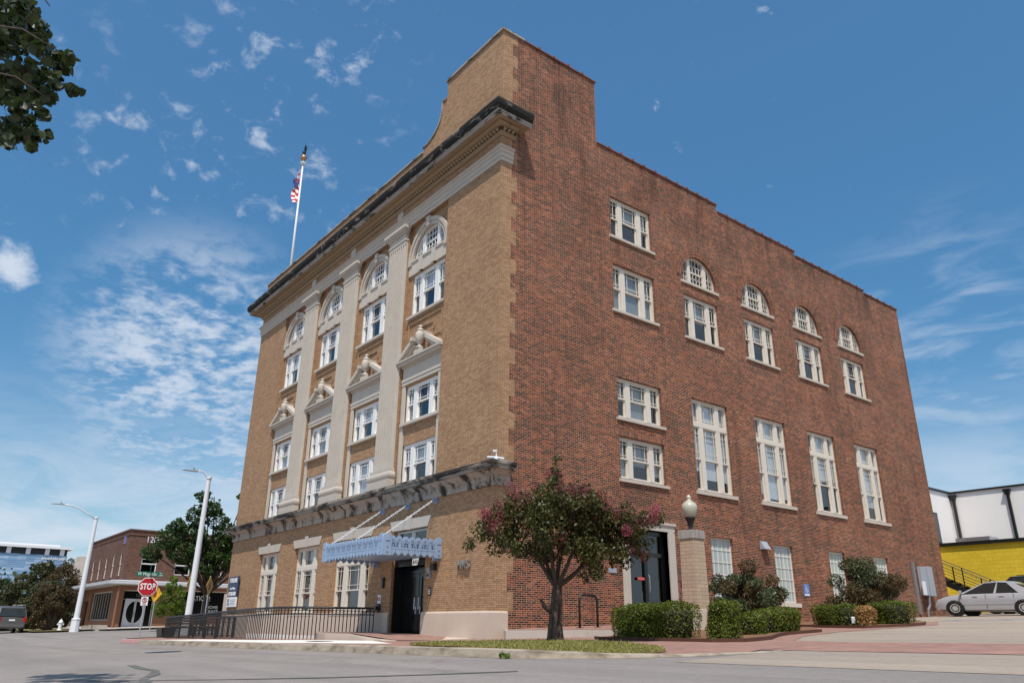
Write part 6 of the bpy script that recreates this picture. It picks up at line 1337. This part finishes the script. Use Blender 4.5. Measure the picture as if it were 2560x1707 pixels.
# ground floor: tan piers, glazed corner, round doors
mb = MB(ET); wall(mb, SY, 26, 0.3, 3.6, [dict(a0=0.85, a1=2.95, z0=0.3, z1=3.2), dict(a0=4.6, a1=12.0, z0=1.2, z1=3.3)], reveal=0.3)
mb.T = ST; wall(mb, -58.4, EX, 0.3, 3.6, [dict(a0=-54.6, a1=-47.6, z0=1.15, z1=3.2), dict(a0=-57.4, a1=-55.6, z0=0.5, z1=2.6)], reveal=0.3); P(mb, 'lower_wall', 'stucco_tan', parent=e)
mb = MB(ET); sash(mb, 0.85, 2.95, 0.6, 3.2, 0.25, (), (0.76,), 0.06); sash(mb, 4.6, 12.0, 1.2, 3.3, 0.2, (0.25, 0.5, 0.75), (), 0.06); mb.T = ST; sash(mb, -54.6, -47.6, 1.15, 3.2, 0.15, (0.125, 0.25, 0.375, 0.5, 0.625, 0.75, 0.875), (), 0.07); P(mb, 'shopfront', 'pale_muntin', parent=e)
mb = MB(ET); mb.face([(0.85, 0.28, 0.5), (2.95, 0.28, 0.5), (2.95, 0.28, 3.2), (0.85, 0.28, 3.2)]); mb.face([(4.6, 0.24, 1.2), (12, 0.24, 1.2), (12, 0.24, 3.3), (4.6, 0.24, 3.3)]); mb.T = ST; mb.face([(-54.6, 0.2, 1.15), (-47.6, 0.2, 1.15), (-47.6, 0.2, 3.2), (-54.6, 0.2, 3.2)]); mb.face([(-57.4, 0.2, 0.5), (-55.6, 0.2, 0.5), (-55.6, 0.2, 2.6), (-57.4, 0.2, 2.6)]); P(mb, 'shop_glass', 'black_gloss', parent=e)
for s_ in (0, 1):
    a0, a1 = 1.06+s_*0.72, 1.06+s_*0.72+0.70; ce = a1 if s_ == 0 else a0
    mb = MB(ET); mb.box(a0, a1, 0.17, 0.22, 0.68, 2.62); o = P(mb, 'door', 'door_white', parent=e)
    mb = MB(ET); r = 0.6; pts_ = [(ce+(-1 if s_ == 0 else 1)*(0.06+(r-0.06)*math.sin(t*math.pi/16)*0.86), 1.72+0.72*math.cos(t*math.pi/16)) for t in range(17)]; mb.prism(pts_, 0.16, 0.17); P(mb, 'round_pane', 'black_gloss', parent=o)
    mb = MB(ET); mb.box(ce-0.05 if s_ == 0 else ce+0.03, ce-0.03 if s_ == 0 else ce+0.05, 0.12, 0.16, 1.4, 1.75); P(mb, 'door_handle', 'aluminium', parent=o)
mb = MB(); mb.tube([(-44.2, 0.3, 0.6), (-44.2, 0.3, 3.45)], 0.07, 10); P(mb, 'canopy_post', 'stucco_tan', parent=e)
text('street_number', '1208', 0.62, 'white_metal', e, (EX+0.1, 2.2, 6.72), right=(0, 1, 0), extrude=0.03, sx=0.85); text('door_number', '1200', 0.32, 'letter_steel', e, (EX-0.2, 2.0, 2.85), right=(0, 1, 0))
mb = MB(ST); mb.box(-46.75, -46.1, -0.04, 0, 6.45, 7.0); P(mb, 'wall_plaque', 'purple_sign', parent=e)
text('window_lettering', 'LATICIA!', 0.5, 'sign_white', e, (EX-0.15, 6.2, 2.75), right=(0, 1, 0), up=(0, -0.15, 1), sx=0.8); text('window_caption', 'HOME\nCRAFT', 0.3, 'sign_white', e, (EX-0.15, 7.2, 2.0), right=(0, 1, 0))
# pavement and lawn in front of it
struct(poly_fill([(-39.2, -1.2), (-39.2, 30), (-44.9, 30), (-44.9, 0.5), (-70, 0.5), (-70, -1.8), (-41, -1.8)], lambda x, y: gz(x, y)+0.12 if y > -1 else gz(x, y)+0.11, 'far_pavement', 'concrete', 3))
struct(poly_fill([(-41, -1.85), (-75, -1.85), (-75, -4.9), (-40.5, -4.9), (-39.6, -3.6)], lambda x, y: gz(x, y)+0.1, 'far_lawn', 'lawn' if 'lawn' in M else 'mulch', 3))
mb = MB(); mb.box(-42.6, -39.8, -1.5, -0.9, 0.4, 0.85); mb.box(-44.9, -42.62, -1.45, -0.5, 0.4, 0.8); struct(mb.build('low_wall', 'concrete'))

# ------------------------------------------------------------------ street furniture at the left
def street_lamp(base, zt, arm, label):
    x, y, z = base; e = empty('street_lamp', base, 0, label, 'street lamp', 'white street lamps at the corner')
    mb = MB(); mb.tube([(x, y, z+0.75), (x, y, zt)], [0.17, 0.105], 16); P(mb, 'pole', 'white_metal', parent=e, smooth=True, auto=50)
    mb = MB(); mb.lathe([(0.28, z), (0.27, z+0.08), (0.24, z+0.7), (0.26, z+0.72), (0.26, z+0.8), (0.17, z+0.84)], (x, y, 0), 8); P(mb, 'base', 'white_metal', parent=e)
    mb = MB(); mb.lathe([(0.14, zt-0.02), (0.14, zt+0.06), (0.06, zt+0.1)], (x, y, 0), 14); P(mb, 'cap', 'white_metal', parent=e)
    mb = MB(); mb.tube([(x+dx_, y+dy_, zt+dz_) for dx_, dy_, dz_ in arm], 0.04, 10); P(mb, 'arm', 'white_metal', parent=e, smooth=True)
    dx_, dy_, dz_ = arm[-1]; d_ = Vector((dx_-arm[-2][0], dy_-arm[-2][1], 0)).normalized(); p = Vector((x+dx_, y+dy_, zt+dz_)); s_ = Vector((-d_.y, d_.x, 0))
    mb = MB(); mb.hexa([p+s_*0.08-Vector((0, 0, .05)), p-s_*0.08-Vector((0, 0, .05)), p+d_*0.75-s_*0.13-Vector((0, 0, .04)), p+d_*0.75+s_*0.13-Vector((0, 0, .04)), p+s_*0.07+Vector((0, 0, .05)), p-s_*0.07+Vector((0, 0, .05)), p+d_*0.7-s_*0.1, p+d_*0.7+s_*0.1]); hd = P(mb, 'lamp_head', 'gray_box', parent=e, bevel=0.02)
    mb = MB(); mb.lathe([(0.04, p.z+0.05), (0.04, p.z+0.12)], (p.x+d_.x*0.2, p.y+d_.y*0.2, 0), 8); P(mb, 'sensor', 'dark_conduit', parent=hd)
    return e
street_lamp((-40.0, -2.72, 0.42), 7.40, [(0, 0, -0.1), (0.0, -0.6, 0.25), (0, -1.1, 0.52), (0, -1.55, 0.66), (0, -2.0, 0.7)], 'white street lamp with a long curved arm in front of the brown corner building')
street_lamp((-24.0, -0.62, gz(-23, -1)+0.1), 8.05, [(0, 0, -0.1), (0.0, -0.15, 0.12), (0.0, -0.32, 0.30), (0, -0.5, 0.33), (0, -0.62, 0.31)], 'white street lamp rising behind the black railing')
# stop sign, its post, plates
e = empty('stop_sign', (-21.0, -3.4, pz(-21, -3.4)), 0, 'red octagonal STOP sign on a slim post at the painted kerb', 'sign')
sx_, sy_ = -21.0, -3.42
mb = MB(); mb.tube([(sx_-0.05, sy_, 0.25), (sx_-0.05, sy_, 2.95)], 0.03, 8); P(mb, 'post', 'aluminium', parent=e)
fd = Vector((0.92, -0.25, 0)).normalized(); fr = Vector((-fd.y, fd.x, 0)) ; fr = Vector((0.26, 0.966, 0)); fd = Vector((0.966, -0.26, 0))
SC = Vector((sx_, sy_, 2.50))
def flat_sign(name, pts2, mat, off=0.0, th=0.012, par=None, cen=SC):
    mb = MB(); mb.T = lambda a, d, z: tuple(cen+fr*a+fd*(-d)+Vector((0, 0, z))); mb.prism(pts2, -off-th, -off); return P(mb, name, mat, parent=par or e)
octo = lambda r: [(r*math.cos(math.pi/8+k*math.pi/4), r*math.sin(math.pi/8+k*math.pi/4)) for k in range(8)]
flat_sign('border', octo(0.415), 'sign_white', 0.02); pl = flat_sign('plate', octo(0.385), 'sign_red', 0.034, 0.008)
text('lettering', 'STOP', 0.36, 'sign_white', e, SC+fd*0.05, right=fr, extrude=0.003, sx=0.70, bold=0.010)
flat_sign('parking_plate', [(-0.17, -0.78), (0.11, -0.78), (0.11, -0.42), (-0.17, -0.42)], 'sign_white', 0.02)
mb = MB(); mb.T = lambda a, d, z: tuple(SC+fr*a+fd*(-d)+Vector((0, 0, z))); mb.tube([(-0.03+0.09*math.cos(t*math.pi/8), -0.04, -0.55+0.09*math.sin(t*math.pi/8)) for t in range(17)], 0.012, 6); mb.tube([(-0.09, -0.042, -0.49), (0.03, -0.042, -0.61)], 0.01, 6); P(mb, 'no_parking_ring', 'sign_red', parent=e)
text('parking_letter', 'P', 0.17, 'black_metal', e, SC+fd*0.036+fr*(-0.03)+Vector((0, 0, -0.55)), right=fr)
text('parking_caption', 'ANY\nTIME', 0.07, 'sign_red', e, SC+fd*0.036+fr*(-0.03)+Vector((0, 0, -0.71)), right=fr)
flat_sign('street_blade', [(-0.55, 0.44), (0.55, 0.44), (0.55, 0.64), (-0.55, 0.64)], 'sign_green', -0.02, 0.012, cen=SC)
text('street_name', 'W Magnolia', 0.19, 'sign_white', e, SC+fd*0.005+fr*(-0.1)+Vector((0, 0, 0.54)), right=fr, sx=0.82); text('street_suffix', 'Av\n1200', 0.09, 'sign_white', e, SC+fd*0.005+fr*0.44+Vector((0, 0, 0.54)), right=fr)
mb = MB(); mb.T = lambda a, d, z: tuple(SC+fd*a-fr*d+Vector((0, 0, z))); mb.box(-0.45, 0.45, -0.006, 0.006, 0.68, 0.9); P(mb, 'cross_blade', 'sign_green', parent=e)
def diamond_sign(x, y, z, zc, s, ang, label, inner='sign_orange_dark', post=True, mat='sign_yellow'):
    e = empty('warning_sign', (x, y, z), 0, label, 'sign', 'yellow diamond warning signs'); f = Vector((math.cos(ang), math.sin(ang), 0)); r = Vector((-f.y, f.x, 0)); c = Vector((x, y, zc))
    mb = MB(); mb.T = lambda a, d, zz: tuple(c+r*a+f*(0.03-d)+Vector((0, 0, zz))); mb.prism([(s, 0), (0, s), (-s, 0), (0, -s)], 0, 0.012); P(mb, 'plate', mat, parent=e)
    mb = MB(); mb.T = lambda a, d, zz: tuple(c+r*a+f*(0.036-d)+Vector((0, 0, zz))); mb.prism([(-s*0.18, -s*0.4), (s*0.18, -s*0.4), (s*0.24, s*0.1), (0, s*0.42), (-s*0.24, s*0.1)], 0, 0.005); P(mb, 'symbol', inner, parent=e)
    if post: mb = MB(); mb.tube([(x, y, z), (x, y, zc+s)], 0.03, 8); P(mb, 'post', 'aluminium', parent=e)
    return e, c, r, f
diamond_sign(-33.0, -0.02, gz(-33, 0), 2.62, 0.5, R_(-62), 'yellow diamond warning sign on a pole just behind the STOP sign')
diamond_sign(-26.0, 0.80, gz(-26, 0.8), 2.85, 0.5, R_(52), 'orange diamond warning sign to the right of the second lamp post')
ee, c, r, f = diamond_sign(-27.0, 0.12, gz(-27, 0.1), 2.92, 0.58, R_(54), 'yellow diamond crossing sign left of the second lamp post', 'black_metal', mat='sign_yellow')
mb = MB(); mb.T = lambda a, d, zz: tuple(c+r*a+f*(0.03-d)+Vector((0, 0, zz))); mb.box(-0.16, 0.16, 0, 0.012, -1.0, -0.62); P(mb, 'lower_plate', 'sign_yellow', parent=ee); mb = MB(); mb.T = lambda a, d, zz: tuple(c+r*a+f*(0.036-d)+Vector((0, 0, zz))); mb.box(-0.07, 0.07, 0, 0.004, -0.88, -0.72); P(mb, 'lower_symbol', 'black_metal', parent=ee)
# hydrant
hx, hy = -41.0, -3.38; hz_ = gz(hx, hy)+0.1
e = empty('fire_hydrant', (hx, hy, hz_), 0, 'white fire hydrant on the grass left of the street lamp', 'hydrant')
mb = MB(); mb.lathe([(0.15, 0), (0.15, 0.05), (0.1, 0.07), (0.1, 0.42), (0.14, 0.44), (0.14, 0.48), (0.11, 0.52), (0.08, 0.6), (0.03, 0.63), (0.03, 0.68), (0, 0.69)], (hx, hy, hz_), 14); P(mb, 'barrel', 'white_metal', parent=e, smooth=True, auto=40)
for s_ in (-1, 1): mb = MB(); mb.tube([(hx, hy+s_*0.08, hz_+0.35), (hx, hy+s_*0.19, hz_+0.35)], 0.055, 10); P(mb, 'outlet', 'white_metal', parent=e)
for x, y, l_ in ((-50.5, -7.6, 'small white notice on a post behind the white car'), (-49.0, -6.3, 'tilted tan notice on a post behind the grey sport utility car')):
    e = empty('notice_sign', (x, y, gz(x, y)), 0, l_, 'sign'); mb = MB(); mb.tube([(x, y, gz(x, y)), (x, y, 2.1)], 0.03, 6); P(mb, 'post', 'aluminium', parent=e); mb = MB(); mb.box(x+0.03, x+0.05, y-0.17, y+0.17, 1.75, 2.25); P(mb, 'plate', 'sign_white' if x < -50 else 'far_tan', parent=e)

# ------------------------------------------------------------------ trees at the left
def tree(name, base, blobs, mat, label, n, size, trunk_r=0.15, seed=1, depth=0.6, fork=2.0):
    e = empty(name, base, 0, label, 'tree'); rnd = random.Random(seed); b = Vector(base); mb = MB()
    cs, rs = [], []
    top = b+Vector((0, 0, fork)); mb.tube([b, b+Vector((0.03, 0.02, fork*0.5)), top], [trunk_r*1.2, trunk_r, trunk_r*0.85], 9)
    for dx_, dy_, z, r in blobs:
        c = Vector((base[0]+dx_, base[1]+dy_, z)); cs.append(c); rs.append(r); mid = top.lerp(c, 0.5)+Vector((0, 0, 0.15*r)); mb.tube([top, mid, c], [trunk_r*0.5, trunk_r*0.3, 0.02], 6)
        for _ in range(5):
            q = Vector((rnd.gauss(0, 1), rnd.gauss(0, 1), rnd.gauss(0, 0.8))).normalized()*r*rnd.uniform(0.7, 1.15); cs.append(c+q); rs.append(r*rnd.uniform(0.25, 0.45)); mb.tube([c, c+q*0.9], [0.02, 0.008], 4)
    P(mb, 'trunk', 'bark', parent=e, smooth=True)
    pts, _d = cluster(cs, rs, n, 0.9, 0.3); key = np.sin(pts[:, 0]*3.1)+np.sin(pts[:, 1]*3.7+1)+np.sin(pts[:, 2]*4.3); pts = pts[key+rng.normal(size=len(pts)) > -1.2]
    leaves('crown', pts, size, mat, e, up=0.5, aspect=0.6)
    return e
# big tree behind the second lamp: blobs are offsets along the street (x), across (y), and height
B = []
rnd = random.Random(21)
for y, z, r in ((-0.8, 4.9, 0.7), (-0.2, 5.6, 0.9), (0.6, 5.0, 1.0), (1.3, 6.0, 1.0), (2.2, 5.0, 1.1), (0.2, 6.4, 0.55), (1.0, 7.1, 0.6), (1.9, 7.6, 0.7), (1.5, 8.3, 0.5), (2.7, 7.0, 0.8), (2.6, 8.1, 0.5), (3.3, 6.2, 1.0), (3.2, 4.6, 0.8), (4.3, 5.6, 1.0), (4.6, 7.4, 0.9), (4.2, 8.6, 0.5), (5.4, 6.6, 1.0), (5.2, 8.2, 0.7), (6.0, 7.2, 0.9), (5.6, 5.2, 0.9), (1.4, 4.1, 0.6), (2.4, 3.9, 0.5)):
    B.append((rnd.uniform(-0.9, 0.9), y-2.6, z, r*0.82))
tree('oak_tree', (-32.0, 2.6, gz(-32, 2.6)), B, 'oak_leaf', 'large dark green tree rising behind the second street lamp', 26000, 0.15, 0.17, 4)
B = [(rnd.uniform(-0.3, 0.3), y, z, r) for y, z, r in ((-0.75, 2.0, 0.5), (0.0, 2.0, 0.65), (0.7, 2.1, 0.5), (-0.4, 2.7, 0.5), (0.35, 2.8, 0.5), (-0.15, 3.4, 0.42), (-0.1, 3.9, 0.3), (0.45, 1.6, 0.3), (-0.6, 1.55, 0.3))]
tree('young_tree', (-41.6, 3.3, gz(-41.6, 3.3)+0.1), B, 'bright_leaf', 'small bright green tree in front of the brown corner building', 7000, 0.1, 0.06, 8, fork=1.1)
def far_bush(name, base, rx, ry, h, mat, label, n, size, nb=26, top=None):
    e = empty(name, base, 0, label, 'tree' if h > 3 else 'bush'); e['group'] = 'trees and bushes at the left'; rnd = random.Random(int(abs(base[0]*7+base[1]*13))); cs, rs = [], []; mb = MB()
    for _ in range(nb):
        a = rnd.uniform(0, 6.28); q = rnd.random()**0.5; z = h*(0.1+0.85*rnd.random()*(1-0.5*q*q)); p = Vector((base[0]+rx*q*math.cos(a), base[1]+ry*q*math.sin(a), base[2]+z)); cs.append(p); rs.append(rnd.uniform(0.14, 0.26)*max(rx, ry, h*0.5)); mb.tube([base, Vector(base).lerp(p, 0.6), p], [0.05, 0.03, 0.012], 5)
    P(mb, 'trunk', 'bark', parent=e)
    pts, _d = cluster(cs, rs, n, 0.9, 0.25); leaves('crown', pts, size, mat, e, up=0.5, aspect=0.6); return e
far_bush('dark_bush', (-42.4, -3.75, gz(-42, -3.8)+0.08), 1.0, 1.15, 3.5, 'russet_leaf', 'dark russet tree standing on the grass behind the hydrant', 12000, 0.1, 46)
far_bush('dark_bush', (-44.6, -3.6, gz(-43, -3.4)+0.08), 1.1, 1.5, 3.3, 'bush_leaf', 'dense dark bush growing against the russet tree', 10000, 0.11, 40)
far_bush('red_leaf_tree', (-60.5, -0.9, gz(-60, -1)), 1.8, 1.5, 6.2, 'russet_leaf', 'red leaved tree against the end of the brown corner building', 9000, 0.15, 36)
far_bush('green_tree', (-53.0, -4.6, gz(-52, -6)), 2.2, 2.6, 3.9, 'bush_leaf', 'olive green tree behind the grey sport utility car', 14000, 0.15, 44)
far_bush('green_tree', (-64.0, -9.0, gz(-68, -11)), 3.0, 3.6, 3.5, 'oak_leaf', 'dark green tree at the far left edge', 13000, 0.19, 44)
far_bush('green_tree', (-62.0, -4.8, gz(-70, -6)), 2.6, 2.6, 4.1, 'hill_leaf', 'green tree standing before the glass tower', 12000, 0.19, 44)
far_bush('broad_leaf_plant', (-58.0, -2.9, gz(-58, -3)), 0.8, 1.3, 6.3, 'bush_leaf', 'tall plant with spreading leaves rising above the bushes', 1500, 0.3, 14)
far_bush('tree_line', (-160.0, -12.0, gz(-160, -12)), 16, 30, 7.5, 'hill_leaf', 'far wood line low on the left horizon', 12000, 0.8, 70)

# ------------------------------------------------------------------ distant towers
e = empty('glass_tower', (-280, 0, 0.3), 0, 'blue glass hospital block with a white roof frame far left', 'building')
mb = MB(); mb.box(-300, -260, -40, 29.2, 0.3, 20.15); P(mb, 'glass_wall', 'curtain_wall', parent=e)
mb = MB(); mb.box(-299, -260.2, -40, 29.0, 20.15, 22.0); P(mb, 'dark_band', 'dark_interior', parent=e)
mb = MB(); mb.box(-301, -259, -41, 30.2, 22.0, 22.7); mb.box(-299, -262, -40, 27, 22.7, 23.4); P(mb, 'roof_slab', 'tower_white', parent=e)
for k in range(13):
    y = 28.6-5.05*k if k else 27.6; mb = MB(); mb.box(-260.25, -259.9, y-0.6, y+0.6, 20.15, 22.0); P(mb, 'roof_column', 'tower_white', parent=e)
text('sign_lettering', 'jane and john justin', 1.15, 'sign_white', e, (-259.9, 25.6, 19.2), right=(0, 1, 0), extrude=0.05, sx=0.72, bold=0.02)
mb = MB(); mb.box(-300, -285, -20, 9.5, 23.4, 27); P(mb, 'roof_plant', 'far_tan', parent=e)
e = empty('far_tower', (-400, 56, 0.3), 0, 'pale tan tower block just visible behind the first street lamp', 'building')
mb = MB(); mb.box(-412, -400, 53.3, 64, 0.3, 26.3); P(mb, 'low_block', 'far_tan', parent=e); mb = MB(); mb.box(-410, -400.5, 55.6, 60, 26.3, 30.1); P(mb, 'high_block', 'far_tan', parent=e)
mb = MB(); [mb.box(-400.02, -399.9, 54.8, 55.2, 10+k*1.4, 10.8+k*1.4) for k in range(11)]; P(mb, 'windows', 'dark_interior', parent=e)
